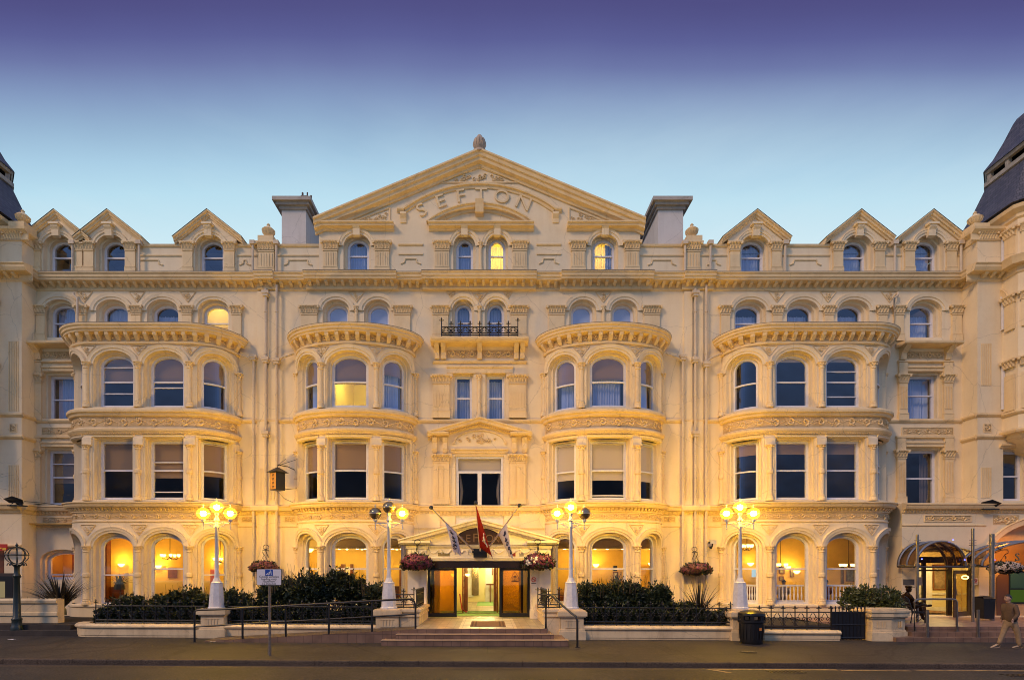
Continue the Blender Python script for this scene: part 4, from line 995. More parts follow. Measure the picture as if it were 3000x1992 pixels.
# oriel towers with steep slate roofs
def octa(cx, cy, ap, z): r = ap/cos(pi/8); return [(cx+r*cos(pi/8+i*pi/4), cy+r*sin(pi/8+i*pi/4), z) for i in range(8)]
darkpane = simple('dark_reflecting_pane', (.012, .018, .035), .04)
def tower(cx, cy, up):
    mb = MB()
    mb.grid([octa(cx, cy, a, z) for a, z in ((.9, 6.9), (1.9, 7.4), (2.55, 8.0), (2.7, 8.25), (2.72, 17.2))], True); t = mb.build('corner_tower', WA, hotel)
    mb = MB()
    for z, prof in ((8.9, [(0, 0), (.05, .03), (.1, .09), (.1, .16), (0, .2)]), (8.2, [(0, -.1), (.1, -.05), (.14, .03), (.14, .08), (0, .12)]), (14.74, [(0, 0), (.06, .06), (.03, .3), (.36, .31), (.43, .5), (.48, .6), (0, .68)]), (17.0, [(0, 0), (.08, .06), (.08, .2), (.3, .34), (.34, .48), (0, .58)])):
        mb.mark(); mb.grid([octa(cx, cy, 2.72+n, z+q) for n, q in prof], True)
    # canted face windows and their pilasters
    a0 = octa(cx, cy, 2.72, 0); 
    mb.build_each('string_course', TR, t)
    for i in range(8):
        p, q = a0[i], a0[(i+1) % 8]; mx, my = (p[0]+q[0])/2-cx, (p[1]+q[1])/2-cy
        if my > .5: continue
        ang = atan2(q[1]-p[1], q[0]-p[0]); L = hypot(q[0]-p[0], q[1]-p[1]); Fk = Ang(p, ang)
        for z0, top, zs in ((9.3, 11.1, None), (12.7, 14.24, 13.8), (15.5, 17.0, 16.6)):
            o = O(L/2, .48, z0, top, zs); m2 = MB(); m2.poly(Fk, outline(o, 0), n=.02); m2.build('pane', darkpane, t)
            m2 = MB(); m2.loop(Fk, outline(o, .0), .02, .06); m2.loop(Fk, outline(o, 0), .06, .06, outline(o, .1)); m2.loop(Fk, outline(o, .1), .06, 0); m2.build('window_frame', M['white'], t)
            m2 = MB()
            for u in (L/2-.82, L/2+.82): m2.box(Fk, u-.2, u+.2, z0-.2, top-.5, 0, .07); capital(m2, Fk, u, (zs or top)-.2, (zs or top)+.15, .2, .07)
            if zs: archivolt(m2, Fk, L/2, .48, zs, top-zs, [(.1, 0), (.1, .06), (.26, .08), (.3, .1), (.3, 0)])
            m2.build('pilaster', TR, t)
    zl = 17.57
    mb = MB(); mb.grid([octa(cx, cy, a, z) for a, z in ((3.14, zl), (3.10, zl+.05), (2.60, 18.6), (2.2, 19.6), (2.12, 19.8))], True); mb.face(octa(cx, cy, 3.14, zl)); mb.build('lower_roof', M['slate'], t)
    mb = MB(); mb.grid([octa(cx, cy, a, z) for a, z in ((2.12, 19.7), (2.22, 19.75), (2.22, 19.93), (2.05, 19.95), (2.05, 19.9))], True)
    mb.grid([octa(cx, cy, a, z) for a, z in ((2.0, 20.3), (2.14, 20.32), (2.2, 20.42), (2.2, 20.5), (2.0, 20.5))], True)
    for i in range(8):
        p, q = octa(cx, cy, 2.0, 19.93)[i], octa(cx, cy, 2.0, 19.93)[(i+1) % 8]
        for f in (0., .5): mb.fbox((p[0]+(q[0]-p[0])*f, p[1]+(q[1]-p[1])*f, 20.13), .16, .16, .42, atan2(q[1]-p[1], q[0]-p[0]))
    mb.build('belfry', M['timber'], t)
    mb = MB(); mb.grid([octa(cx, cy, 1.6, z) for z in (19.8, 20.5)], True); mb.build('louvre', M['dark'], t)
    mb = MB(); mb.grid([octa(cx, cy, a, z) for a, z in ((2.24, 20.44), (2.22, 20.5), (1.93, 20.9), (1.58, 21.6), (1.28, 22.3), (1.16, 22.5), (.92, 22.66), (.0, 22.7))], True); mb.face(octa(cx, cy, 2.24, 20.44)); mb.build('spire', M['slate'], t)
    return t
tower(24.75, -.3, 1); tower(-23.75, -.3, 1)
# ---- floor slabs, rear wall and the rooms behind the windows
def slab(name, z0, z1, mat):
    mb = MB()
    poly = [(XL, 9.0), (XL, .04)]
    for F, (xc, k) in zip(bayF, BAYS): 
        if z1 < 12.3: q = [(F(u, 0, -.42)[0], min(F(u, 0, -.42)[1], .04)) for u in us(F, F.u0+.35, F.u1-.35)]; poly += [(q[0][0], .04)]+q[1:-1]+[(q[-1][0], .04)]
    poly += [(XR, .04), (XR, 9.0)]
    vs = [[Vector((x, y, 0)) for x, y in poly]]; tr = geometry.tessellate_polygon(vs)
    for t in tr:
        mb.face([(vs[0][i].x, vs[0][i].y, z0) for i in t]); mb.face([(vs[0][i].x, vs[0][i].y, z1) for i in t])
    return mb.build(name, mat, hotel)
slab('ground_floor', .42, .5, simple('dining_room_carpet', (.16, .07, .03), .9, var=.3))
slab('floor_slab', 4.42, 4.9, M['ceil'])
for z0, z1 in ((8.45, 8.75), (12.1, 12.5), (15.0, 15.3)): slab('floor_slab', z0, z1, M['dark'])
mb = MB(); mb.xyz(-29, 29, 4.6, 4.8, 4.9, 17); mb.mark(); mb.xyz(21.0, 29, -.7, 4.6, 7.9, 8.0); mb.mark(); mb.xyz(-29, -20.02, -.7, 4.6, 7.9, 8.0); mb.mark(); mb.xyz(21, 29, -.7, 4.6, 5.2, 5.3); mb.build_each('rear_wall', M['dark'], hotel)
mb = MB()
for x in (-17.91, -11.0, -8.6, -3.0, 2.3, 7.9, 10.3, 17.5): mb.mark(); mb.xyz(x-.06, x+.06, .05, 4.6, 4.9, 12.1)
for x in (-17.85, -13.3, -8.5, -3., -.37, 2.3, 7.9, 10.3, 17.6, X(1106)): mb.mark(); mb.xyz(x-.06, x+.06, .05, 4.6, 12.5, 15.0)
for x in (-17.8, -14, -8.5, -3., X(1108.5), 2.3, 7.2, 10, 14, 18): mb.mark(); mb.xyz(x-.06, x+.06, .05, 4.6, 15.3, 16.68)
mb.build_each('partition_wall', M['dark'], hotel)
mb = MB()
for x in (-21.5, -10.95, -9.75, -3.1, 2.4, 8.8, 10.3): mb.mark(); mb.xyz(x-.08, x+.08, .05, 4.6, .5, 4.42)
mb.build_each('partition_wall', M['yroom'], hotel)
mb = MB(); mb.xyz(-22, -3.1, 4.5, 4.59, .5, 4.42); mb.mark(); mb.xyz(2.4, 22, 4.5, 4.59, .5, 4.42); mb.build_each('rear_wall', M['yroom'], hotel)
mb = MB()
mb.xyz(-19.9, -18.06, 1.3, 1.36, .5, 4.42); mb.xyz(-18.1, -18.06, .05, 1.36, .5, 4.42); mb.xyz(-19.9, -19.86, .05, 1.36, .5, 4.42); mb.xyz(-21.6, -17.9, -.4, 4.6, 4.40, 4.45); mb.xyz(-21.6, -17.9, .05, 4.6, .4, .5)
mb.build('rear_wall', M['oroom'], hotel)
def lamp(loc, power, col=(1., .62, .16), r=.12):
    d = bpy.data.lights.new('room_light', 'POINT'); d.energy = power; d.color = col; d.shadow_soft_size = r
    o = bpy.data.objects.new('room_light', d); COL.objects.link(o); o.location = loc; return o
def chandelier(x, y, z, n=5, drop=.8, r=.34, crystal=False):
    t = thing('chandelier', None, None, (x, y, z)); mb = MB(); mb.tube([(x, y, z+drop), (x, y, z)], .015, 5); mb.lathe((x, y, z-.1), [(0, 0), (.06, .05), (.03, .12), (.05, .25)], 8)
    for i in range(n):
        a = 2*pi*i/n+.3; mb.tube([(x+q*cos(a), y+q*sin(a), z+h) for q, h in ((0, 0), (r*.4, -.12), (r*.8, -.1), (r, 0.))], .014, 5)
    bpy.data.objects.remove(t); c = mb.build('chandelier', M['bronze'] if not crystal else M['chrome'], hotel)
    for i in range(n):
        a = 2*pi*i/n+.3; m2 = MB(); m2.lathe((x+r*cos(a), y+r*sin(a), z), [(.03, 0), (.065, .05), (.08, .11), (.06, .14)], 8); m2.build('lamp_shade', lampglow, c)
    return c
def sconce(x, y, z):
    mb = MB(); mb.lathe((x, y, z), [(.05, 0), (.14, .08), (.17, .16), (.15, .17)], 9); return mb.build('wall_lamp', lampglow, hotel)
def spot(x, y, z=4.405):
    mb = MB(); mb.lathe((x, y, z), [(.055, 0), (.055, .012)], 8); mb.build('downlight', spotglow, hotel)
def frame(x, y, z, w, h, m=None, fm=None):
    mb = MB(); mb.xyz(x-w/2, x+w/2, y-.04, y, z-h/2, z+h/2); f = mb.build('picture', fm or M['wood'], hotel)
    mb = MB(); mb.xyz(x-w/2+.06, x+w/2-.06, y-.05, y-.035, z-h/2+.06, z+h/2-.06); mb.build('canvas', m or simple('picture_print', (.35, .25, .16), .6, var=.7, vscale=3), f)
WARM = (1., .56, .08)
def at(px, py, y): return (X(px, CAMD+y), y, Z(py, CAMD+y))
def wall_glow(px, py, y=4.45, p=36, col=WARM):
    """a wall lamp with its pool of light on the wall behind"""
    x, y, z = at(px, py, y); sconce(x, y-.12, z-.1); lamp((x, y-.42, z+.16), p, col, .06)
def panel_box(name, px0, px1, py0, py1, y, mat, dep=.05):
    a, b = at(px0, py0, y), at(px1, py1, y); mb = MB(); mb.xyz(a[0], b[0], y-dep, y, b[2], a[2]); return mb.build(name, mat, hotel)
# dining room (bow 1)
p = at(392, 1284, 1.3); chandelier(*p, 5, 4.4-p[2], .36); lamp((p[0], p[1], p[2]-.25), 60, WARM)
p = at(508, 1292, 1.6); chandelier(*p, 4, 4.4-p[2], .26, True)
for a in ((283, 1302), (368, 1306), (505, 1297)): wall_glow(*a, p=55)
lamp(at(300, 1262, 2.6), 36, WARM, .3); lamp(at(440, 1262, 2.6), 32, WARM, .3); spot(*at(256, 1238, .2)[:2])
panel_box('doorway_panel', 388, 409, 1308, 1332, 4.48, M['wood']); panel_box('brown_pier', 236, 256, 1238, 1385, 3.2, M['wood'], .3); panel_box('dado', 232, 545, 1338, 1400, 4.49, simple('cream_dado', (.70, .58, .34), .7), .03)
panel_box('sideboard', 244, 300, 1352, 1400, 3.6, M['wood'], .5); panel_box('red_screen', 486, 500, 1312, 1345, 4.2, simple('red_screen', (.4, .06, .03), .6)); panel_box('column', 296, 306, 1320, 1385, 3.0, M['white'], .3)
lamp((-19.0, .7, 3.0), 16, (1., .42, .05)); spot(-18.6, .5); mb = MB(); mb.xyz(-19.35, -18.95, 1.2, 1.29, .5, 4.4); mb.build('curtain', M['wood'], hotel)
# lounge (bow 2): dropped ceiling edge, downlights, pictures
for a in ((790, 1246), (808, 1244), (820, 1247), (832, 1246)): spot(*at(a[0], a[1]-8, -.4)[:2])
mb = MB(); mb.band(Flat(2.0), -9.7, -3.2, [(0, 3.45), (.35, 3.45), (.4, 3.52), (.4, 3.8), (0, 4.42)]); mb.build('ceiling_bulkhead', M['ceil'], hotel)
mb = MB(); mb.xyz(-9.7, -3.2, 2.0, 4.5, 3.44, 3.5); mb.build('dropped_ceiling', M['ceil'], hotel)
for px in (782, 800, 824, 842, 905, 925): spot(at(px, 1280, 2.6)[0], 2.6, 3.43)
for px in (800, 835, 915): spot(at(px, 1280, 3.6)[0], 3.6, 3.43)
lamp(at(775, 1296, 3.4), 30, (1., .66, .16)); lamp(at(845, 1296, 3.6), 22, (1., .66, .16)); lamp(at(915, 1296, 3.4), 30, (1., .64, .14)); lamp(at(712, 1296, 3.2), 45, (1., .64, .14)); wall_glow(717, 1268, 1.2, 14)
panel_box('picture', 796, 808, 1306, 1326, 4.48, simple('pale_print', (.85, .80, .65), .7)); panel_box('door_frame', 786, 796, 1300, 1400, 4.48, M['wood']); panel_box('door_frame', 808, 815, 1300, 1400, 4.47, M['wood']); panel_box('mirror_strip', 706, 711, 1290, 1400, 4.3, M['white']); panel_box('door_frame', 921, 932, 1305, 1400, 4.4, M['wood']); panel_box('desk', 890, 925, 1350, 1400, 3.0, M['wood'], .6)
# sitting room (bow 3)
for a in ((1380, 1253), (1397, 1246), (1412, 1246), (1430, 1254)): spot(*at(a[0], a[1]-10, -.4)[:2])
mb = MB(); mb.band(Flat(2.4), 2.5, 8.7, [(0, 3.45), (.35, 3.45), (.4, 3.52), (.4, 3.8), (0, 4.42)]); mb.build('ceiling_bulkhead', M['ceil'], hotel)
mb = MB(); mb.xyz(2.5, 8.7, 2.4, 4.5, 3.44, 3.5); mb.build('dropped_ceiling', M['ceil'], hotel)
for px in (1302, 1372, 1400, 1436, 1500): spot(at(px, 1280, 3.0)[0], 3.0, 3.43)
wall_glow(1373, 1303, 4.4, 30); wall_glow(1500, 1300, 4.0, 40); lamp(at(1310, 1290, 3.6), 30, (1., .62, .12)); lamp(at(1408, 1298, 3.4), 12, (1., .66, .16))
panel_box('loudspeaker', 1413, 1421, 1304, 1316, 4.3, M['black'], .2); panel_box('picture_frame', 1413, 1425, 1318, 1346, 4.48, M['wood']); panel_box('picture', 1415, 1423, 1321, 1343, 4.425, simple('pale_scroll', (.82, .76, .55), .7), .02)
a, b = at(1290, 1370, 3.4), at(1505, 1370, 3.4); mb = MB()
mb.xyz(a[0], b[0], 3.4, 4.2, .5, 1.05); mb.xyz(a[0], b[0], 4.1, 4.35, .5, 1.42); mb.build('settee', simple('rust_settee', (.30, .09, .03), .8, var=.3), hotel)
for px, c_ in ((1296, (.5, .3, .12)), (1310, (.35, .05, .03)), (1325, (.6, .5, .3)), (1385, (.32, .06, .03)), (1420, (.6, .5, .32))):
    c = at(px, 1357, 3.9); mb = MB(); mb.lathe((c[0], c[1], 1.02), [(.04, 0), (.2, .1), (.22, .24), (.12, .38), (0, .4)], 9, .6); mb.build('cushion', simple('cushion', c_, .9), hotel)
# bar (bow 4)
p = at(1722, 1262, .6); chandelier(*p, 6, 4.4-p[2], .22, True); p = at(1800, 1305, 2.4); chandelier(*p, 5, 4.4-p[2], .28); p = at(1957, 1306, 2.4); chandelier(*p, 6, 4.4-p[2], .34)
lamp(at(1957, 1312, 2.4), 26, WARM); lamp(at(1800, 1312, 2.6), 24, WARM)
for a in ((1834, 1318), (1813, 1308), (1728, 1300)): wall_glow(*a, 4.4, 22)
lamp(at(1740, 1290, 3.4), 16, (1., .60, .14)); lamp(at(1900, 1262, 3.0), 14, (1., .56, .10), .3)
for a in ((1830, 1246), (1832, 1258), (1960, 1250), (1745, 1300)): spot(at(a[0], 1240, .6)[0], .6)
panel_box('television', 1733, 1747, 1310, 1330, 4.2, emis('screen_glow', (.55, .75, .80), .8))
for a in ((1796, 1808, 1305, 1322), (1796, 1806, 1328, 1338), (1821, 1830, 1312, 1330), (1938, 1944, 1305, 1345), (1950, 1978, 1310, 1340)): panel_box('picture_frame', *a, 4.48, M['wood']); panel_box('picture', a[0]+2, a[1]-2, a[2]+2, a[3]-2, 4.425, simple('picture_print', (.30, .26, .17), .5, var=.8, vscale=4), .02)
panel_box('bar_counter', 1700, 1760, 1352, 1400, 3.0, M['wood'], .5)
# the few lit bedrooms: a ceiling bulb in each
def bedroom(x0, x1, z0, z1, power, y=3.0, col=(1., .72, .18)):
    mb = MB()
    mb.xyz(x0, x1, y, y+.05, z0, z1); mb.xyz(x0, x0+.04, .45, y, z0, z1); mb.xyz(x1-.04, x1, .45, y, z0, z1); mb.xyz(x0, x1, .45, y, z1-.04, z1); mb.xyz(x0, x1, .45, y, z0, z0+.04)
    mb.build('bedroom', M['broom'], hotel)
    xm = (x0+x1)/2+.35; mb = MB(); mb.tube([(xm, 1.5, z1), (xm, 1.5, z1-.25)], .012, 4); mb.lathe((xm, 1.5, z1-.42), [(.16, 0), (.12, .14), (.04, .18)], 10); mb.build('ceiling_lamp', lampglow, hotel)
    lamp((xm-.35, 1.2, z1-.7), power, col)
bedroom(-13.05, -11.2, 12.55, 14.95, 40); bedroom(X(1146)-.6, X(1146)+.6, 15.35, 17.15, 40); bedroom(X(1393)-.85, X(1393)+.55, 15.35, 17.15, 30)
mb = MB(); F = bayF[1]
bedroom(-7.0, -4.6, 8.80, 12.0, 110, 4.0, (1., .80, .16))
# ================================================================ ENTRANCE PORCH (part of the hotel)
PY = -2.05; FP = Flat(PY); DP = 21.45
px0, px1 = X(917, 21.1), X(1290, 21.1); pc = (px0+px1)/2
mb = MB()
ixl, ixr = X(984, DP), X(1223, DP)            # clear opening
oxl, oxr = X(940, DP), X(1270, DP)
for a, b in ((oxl, ixl), (ixr, oxr)):
    mb.xyz(a, b, PY, 0., .40, 2.80)                       # piers run back to the house
    mb.xyz(a-.02, b+.02, PY-.05, PY+.3, .46, .80)
mb.xyz(ixl-.001, ixr+.001, PY+.02, PY+.30, 2.78, 2.9)
mb.xyz(oxl, oxr, PY, 0., 2.802, 3.42)                     # frieze block
zap = Z(1197, 21.1); zlo = Z(1246, 21.1); hw = (px1-px0)/2
mb.poly(FP, [(oxl, 3.40), (oxr, 3.40), (oxr, 3.5), (pc, zap-.15), (oxl, 3.5)], [arch(pc, X(1163, DP)-pc, 3.44, 3.46, .66, 20)])
for s in (-1, 1): mb.face([FP(pc, zap-.1, 0), FP(pc+s*(hw-.2), zlo-.1, 0), FP(pc+s*(hw-.2), zlo-.1, -2.0), FP(pc, zap-.1, -2.0)])
PM = stucco('white_porch_paint', (.82, .75, .62), (.5, .4, .26), .4)
porch = mb.build('entrance_porch', PM, hotel)
mb = MB()
for s in (-1, 1):
    prof = [(0, -.22), (.08, -.21), (.1, -.15), (.26, -.13), (.29, -.04), (.34, 0), (.34, .05), (-2.0, .06)]
    mb.grid([[FP(pc+s*f*hw, zap-f*(zap-zlo)+z, n) for n, z in prof] for f in (0, 1)]); mb.face([FP(pc+s*hw, zlo+z, n) for n, z in prof])
    a, b = sorted((pc+s*(hw-.08), pc+s*(hw-1.28))); mb.band(FP, a, b, [(0, 3.38), (.1, 3.4), (.24, 3.44), (.3, 3.5), (.3, 3.58), (0, 3.6)])
    q = (ixl+oxl)/2 if s < 0 else (ixr+oxr)/2
    mb.box(FP, q-.38, q+.38, .8, 3.36, 0, .07); mb.band(FP, q-.45, q+.45, [(0, 3.24), (.1, 3.26), (.13, 3.34), (.13, 3.38), (0, 3.4)]); mb.band(FP, q-.4, q+.4, [(.0, 2.82), (.1, 2.84), (.1, 2.9), (0, 2.92)])
    mb.box(FP, q-.06, q+.10, .8, 2.8, .07, .10)
    mb.box(FP, q-.44, q+.44, .46, .82, 0, .12)
mb.band(FP, oxl, oxr, [(0, 3.30), (.05, 3.32), (.09, 3.38), (0, 3.4)]); mb.band(FP, oxl, oxr, [(0, 2.86), (.03, 2.88), (.03, 2.92), (0, 2.94)])
mb.build('pediment', PM, porch)
mb = MB()
def swag(u, w, z): mb.tube([FP(u-w+2*w*i/12, z-.13*sin(pi*i/12), .022) for i in range(13)], .026, 5); mb.tube([FP(u-w, z+.02, .02), FP(u-w, z-.16, .02)], .02, 4); mb.lathe(FP(u-w, z-.03, .02), [(0, 0), (.045, .03), (0, .07)], 6)
for i in range(8): swag(ixl+.28+(ixr-ixl-.5)*i/7., .19, 3.22)
for q in (oxl+.4, oxr-.4): mb.tube([FP(q-.25+.5*i/12, 3.2-.16*sin(pi*i/12), .1) for i in range(13)], .03, 5)
mb.build('swag_frieze', PM, porch)
mb = MB(); mb.poly(FP, arch(pc, X(1163, DP)-pc, 3.44, 3.46, .66, 20), n=-.06); fan = mb.build('fanlight', simple('dark_fanlight', (.05, .028, .012), .2), porch)
gold = simple('dull_gold_letters', (.17, .095, .035), .5)
for ch_, t in zip('SEFTON', (-1, -.6, -.2, .2, .6, 1.)):
    def xf(v, t=t): return Vector((pc+t*.72+v.x, PY+.04-v.z, 3.70-.06*t*t+v.y))
    text_mesh(ch_, (.36, .44, .50, .50, .44, .36)[int(round((t+1)/.4))], .006, gold, xf, 'lettering', fan)
# black door header, side screens, sliding leaves
mb = MB(); mb.xyz(ixl, ixr, PY+.06, PY+.5, 2.50, 2.778); mb.build('door_header', simple('dark_bronze_header', (.022, .010, .006), .25, var=.3), porch)
dg = glass('tinted_door_glass', (.80, .66, .30), 1.3, .002)
def leaf(a, b, y, name='sliding_door'):
    mb = MB(); z0, z1 = .50, 2.498
    for x0, x1 in ((a, a+.09), (b-.09, b)): mb.xyz(x0, x1, y-.03, y+.03, z0, z1)
    mb.xyz(a, b, y-.029, y+.029, z0, z0+.16); mb.xyz(a, b, y-.029, y+.029, z1-.10, z1)
    d = mb.build(name, M['black'], porch); mb = MB(); mb.xyz(a+.08, b-.08, y-.006, y+.006, z0+.14, z1-.08); mb.build('pane', dg, d); return d
Dd = lambda px: X(px, 21.9)
leaf(ixl+.02, Dd(1054), PY+.22, 'side_screen'); leaf(Dd(1151), ixr-.02, PY+.22, 'side_screen')
leaf(Dd(1000)-.05, Dd(1052), PY+.36); leaf(Dd(1155), Dd(1206), PY+.36)
# triangle notice on the right leaf
mb = MB(); cx, cz = Dd(1187), 2.16
for i in range(3):
    a, b = (cx+.2*sin(i*2*pi/3), cz+.2*cos(i*2*pi/3)), (cx+.2*sin((i+1)*2*pi/3), cz+.2*cos((i+1)*2*pi/3)); mb.tube([(a[0], PY+.33, a[1]), (b[0], PY+.33, b[1])], .014, 4)
mb.xyz(cx-.06, cx+.06, PY+.32, PY+.335, cz-.05, cz+.03); mb.xyz(cx-.15, cx+.15, PY+.32, PY+.335, cz-.24, cz-.17); mb.build('door_notice', M['wood'], porch)
# vestibule
mb = MB()
mb.xyz(ixl-.05, ixl, PY+.3, 3.0, .46, 2.8); mb.mark(); mb.xyz(ixr, ixr+.05, PY+.3, 3.0, .46, 2.8)
mb.mark(); mb.xyz(-1.25-1.4, -.96, 1.1, 1.2, .46, 2.9); mb.mark(); mb.xyz(.30, 2.2, 1.1, 1.2, .46, 2.9); mb.build_each('vestibule_wall', M['broom'], porch)
mb = MB(); mb.xyz(ixl-.2, ixr+.2, PY+.3, 8.2, 2.85, 2.9); mb.build('vestibule_ceiling', M['ceil'], porch)
mb = MB(); mb.xyz(ixl, ixr, -1.2, .04, .475, .487); mb.xyz(ixl, ixr, .06, 1.2, .508, .514); mb.build('door_mat', M['green'], porch)
mb = MB(); mb.xyz(ixl-.5, ixr+.5, PY, .05, .40, .472); mb.xyz(-2.9, 2.2, .05, 8.0, .49, .506); mb.build('lobby_floor', M['platform'], porch)
mb = MB()
for a, b in ((-1.10, -.93), (.26, .40)): mb.xyz(a, b, .95, 1.3, .48, 2.85)
mb.xyz(-1.1, .4, .95, 1.3, 2.66, 2.85); mb.build('inner_door_frame', M['wood'], porch)
def inner(x, s):
    mb = MB(); mb.xyz(x-.03, x+.03, .15, 1.0, .49, 2.62); d = mb.build('inner_door', M['wood'], porch)
    mb = MB()
    for k in range(4): mb.xyz(x-.034, x+.034, .3, .85, 1.35+k*.31, 1.58+k*.31)
    mb.build('pane', simple('door_glass_white', (.7, .66, .55), .3), d)
inner(-1.12, -1); inner(.42, 1)
mb = MB(); mb.tube([(-1.25, .1, 1.35), (-1.2, 0, 1.0), (-1.15, -.05, .7), (-.98, .1, .55), (-.95, .5, .52)], .03, 6); mb.build('rope', simple('red_rope', (.35, .02, .03), .7), porch)
# the lobby seen through the doors
mb = MB(); mb.xyz(-3., 2.3, 8.0, 8.2, .46, 4.4); mb.xyz(-3, -2.9, 1.2, 8, .46, 4.4); mb.xyz(2.2, 2.3, 1.2, 8, .46, 4.4); mb.build('lobby_wall', simple('lobby_paint', (.82, .72, .42), .7), hotel)
mb = MB(); mb.xyz(-.15, .22, 7.9, 8.0, .47, 2.5); mb.xyz(-1.3, -.85, 7.93, 8.0, .8, 2.6); mb.build('lobby_door', M['white'], hotel)
mb = MB(); mb.xyz(-.95, -.55, 7.88, 7.99, .9, 2.5); mb.build('mirror', M['chrome'], hotel)
mb = MB(); mb.xyz(.1, .16, 7.2, 7.9, .47, 1.6); mb.xyz(-.1, .5, 7.6, 7.7, 1.5, 1.58); mb.build('stand', M['wood'], hotel)
frame(.1, 7.99, 2.35, .4, .55); frame(.55, 7.99, 2.4, .35, .5)
mb = MB(); mb.xyz(-.6, 1.8, 4.5, 7.95, .509, .516); mb.build('carpet', M['carpet'], hotel)
lamp((pc-.3, -.9, 2.55), 120, (1., .70, .2)); lamp((1.35, .1, 2.2), 55, (1., .72, .2)); lamp((-2.0, .1, 2.2), 55, (1., .72, .2)); lamp((-.35, 4.2, 2.6), 240, (1., .74, .28)); lamp((.2, 6.8, 2.6), 90, (1., .78, .34))  # includes two lights without fittings, added to brighten the side screens
chandelier(-.35, 4.0, 2.62, 4, .2, .25)
for x in (-1.6, -.95+.0): 
    mb = MB(); mb.lathe((x, 1.0, 2.1), [(.03, 0), (.10, .06), (.12, .12), (.1, .14)], 9); mb.build('wall_lamp', lampglow, porch)
mb = MB(); mb.xyz(X(1009, 21.3), X(1036, 21.3), PY-.012, PY-.004, 2.98, 3.12); mb.build('plaque', simple('brass_plaque', (.65, .42, .14), .25, metal=.9), porch)
mb = MB(); mb.xyz(X(1173, 21.3), X(1189, 21.3), PY-.012, PY-.004, 2.97, 3.13); mb.build('plaque', simple('red_plaque', (.25, .03, .03), .4), porch)
mb = MB(); mb.xyz(X(1198, 21.3), X(1208, 21.3), PY-.012, PY-.004, 2.97, 3.11); mb.build('plaque', simple('grey_plaque', (.30, .28, .26), .4), porch)
def nosmoke(x, y, z, s=.14):
    mb = MB(); mb.mat(simple('notice_white', (.75, .66, .58), .5)).xyz(x-s, x+s, y-.01, y, z-s*1.2, z+s*1.2)
    mb.mat(simple('notice_red', (.5, .05, .05), .5)).tube([(x+s*.62*cos(a), y-.014, z+s*.25+s*.62*sin(a)) for a in [2*pi*i/16 for i in range(17)]], s*.11, 4); mb.tube([(x-s*.45, y-.014, z+s*.7), (x+s*.45, y-.014, z-s*.2)], s*.09, 4)
    mb.mat(M['black']).xyz(x-s*.4, x+s*.35, y-.016, y-.01, z+s*.18, z+s*.32); mb.xyz(x-s*.7, x+s*.7, y-.012, y-.01, z-s*.9, z-s*.7)
    return mb.build('no_smoking_sign')
tag(nosmoke(X(1232, 21.1), PY-.075, Z(1338, 21.1)), 'small square no smoking notice on the porch pilaster under the white-flowered basket', 'sign')
tag(nosmoke(X(2253, 22.6), -.79, Z(1340, 22.6), .12), 'small no smoking notice on the orange wall between the canopy posts', 'sign')
# ================================================================ THE STREET
KY = -9.35          # kerb line
def sheet(name, x0, x1, y0, y1, zo, mat, nx=40, kind='structure'):
    mb = MB(); mb.grid([[(x0+(x1-x0)*i/nx, y, gz(max(min(x0+(x1-x0)*i/nx, 60), -60))+zo) for i in range(nx+1)] for y in (y0, y1)]); o = mb.build(name, mat); tag(o, kind=kind); return o
sheet('ground', -400, 400, -60, 600, -.25, simple('dark_ground', (.05, .045, .04), .95, var=.3))
sheet('road', -120, 120, -26, KY, -.135, M['road'])
sheet('pavement', -60, 60, KY+.14, .2, 0., M['asphalt'])
sheet('pavement', -120, 120, -60, -26, .0, M['asphalt'])
mb = MB(); prof = [(KY-.02, -.2), (KY-.01, -.02), (KY+.02, .003), (KY+.138, .005), (KY+.14, -.2)]
kx = [-60+120*i/130 for i in range(131)]
for a, b in zip(kx, kx[1:]): mb.grid([[(x, y, gz(x)+z) for y, z in prof] for x in (a+.006, b-.006)])
tag(mb.build('kerb', asphalt('kerb_granite', (.105, .072, .045), (.045, .032, .022), 30)), kind='structure')
mb = MB(); mb.grid([[(x, y, gz(x)+z) for y, z in ((KY-.36, -.131), (KY-.02, -.131))] for x in (-60, 60)]); tag(mb.build('road', asphalt('gutter_concrete', (.085, .062, .045), (.045, .035, .026), 25)), kind='structure')
mb = MB()
ylw = simple('worn_yellow_paint', (.55, .36, .13), .7, col2=(.16, .11, .06), vscale=6)
mb.grid([[(x, y, gz(x)-.127) for y in (KY-.30, KY-.18)] for x in (11.2, 60)]); mb.grid([[(x, y, gz(x)-.127) for y in (KY-.38, KY-.28)] for x in (9.2, 11.0)]); mb.grid([[(x, y, gz(x)-.127) for y in (KY-.30, KY-.18)] for x in (5.9, 9.15)])
mb.face([(6.05, KY-.7, gz(6)-.127), (6.2, KY-.7, gz(6)-.127), (5.85, KY-.22, gz(6)-.127), (5.7, KY-.22, gz(6)-.127)])
tag(mb.build('road_markings', ylw), kind='structure')
def drain_grate(x, y, w, d):
    mb = MB(); z = gz(x)-.125
    for i in range(9): mb.fbox((x-w/2+w*(i+.5)/9, y, z), w/9*.45, d, .012)
    for s in (-1, 1): mb.fbox((x, y+s*d/2, z), w, .03, .014)
    o = mb.build('drain_grate', simple('cast_iron_grate', (.03, .025, .02), .5)); return o
tag(drain_grate(X(1812, 13.6), -9.9, .9, .25), 'slotted iron drain grate in the gutter, short of the small iron cover', 'drain grate')
tag(drain_grate(X(2385-12, 13.3), -10.2, 1.2, .3), 'long iron drain cover in the road beside the yellow line', 'drain grate')
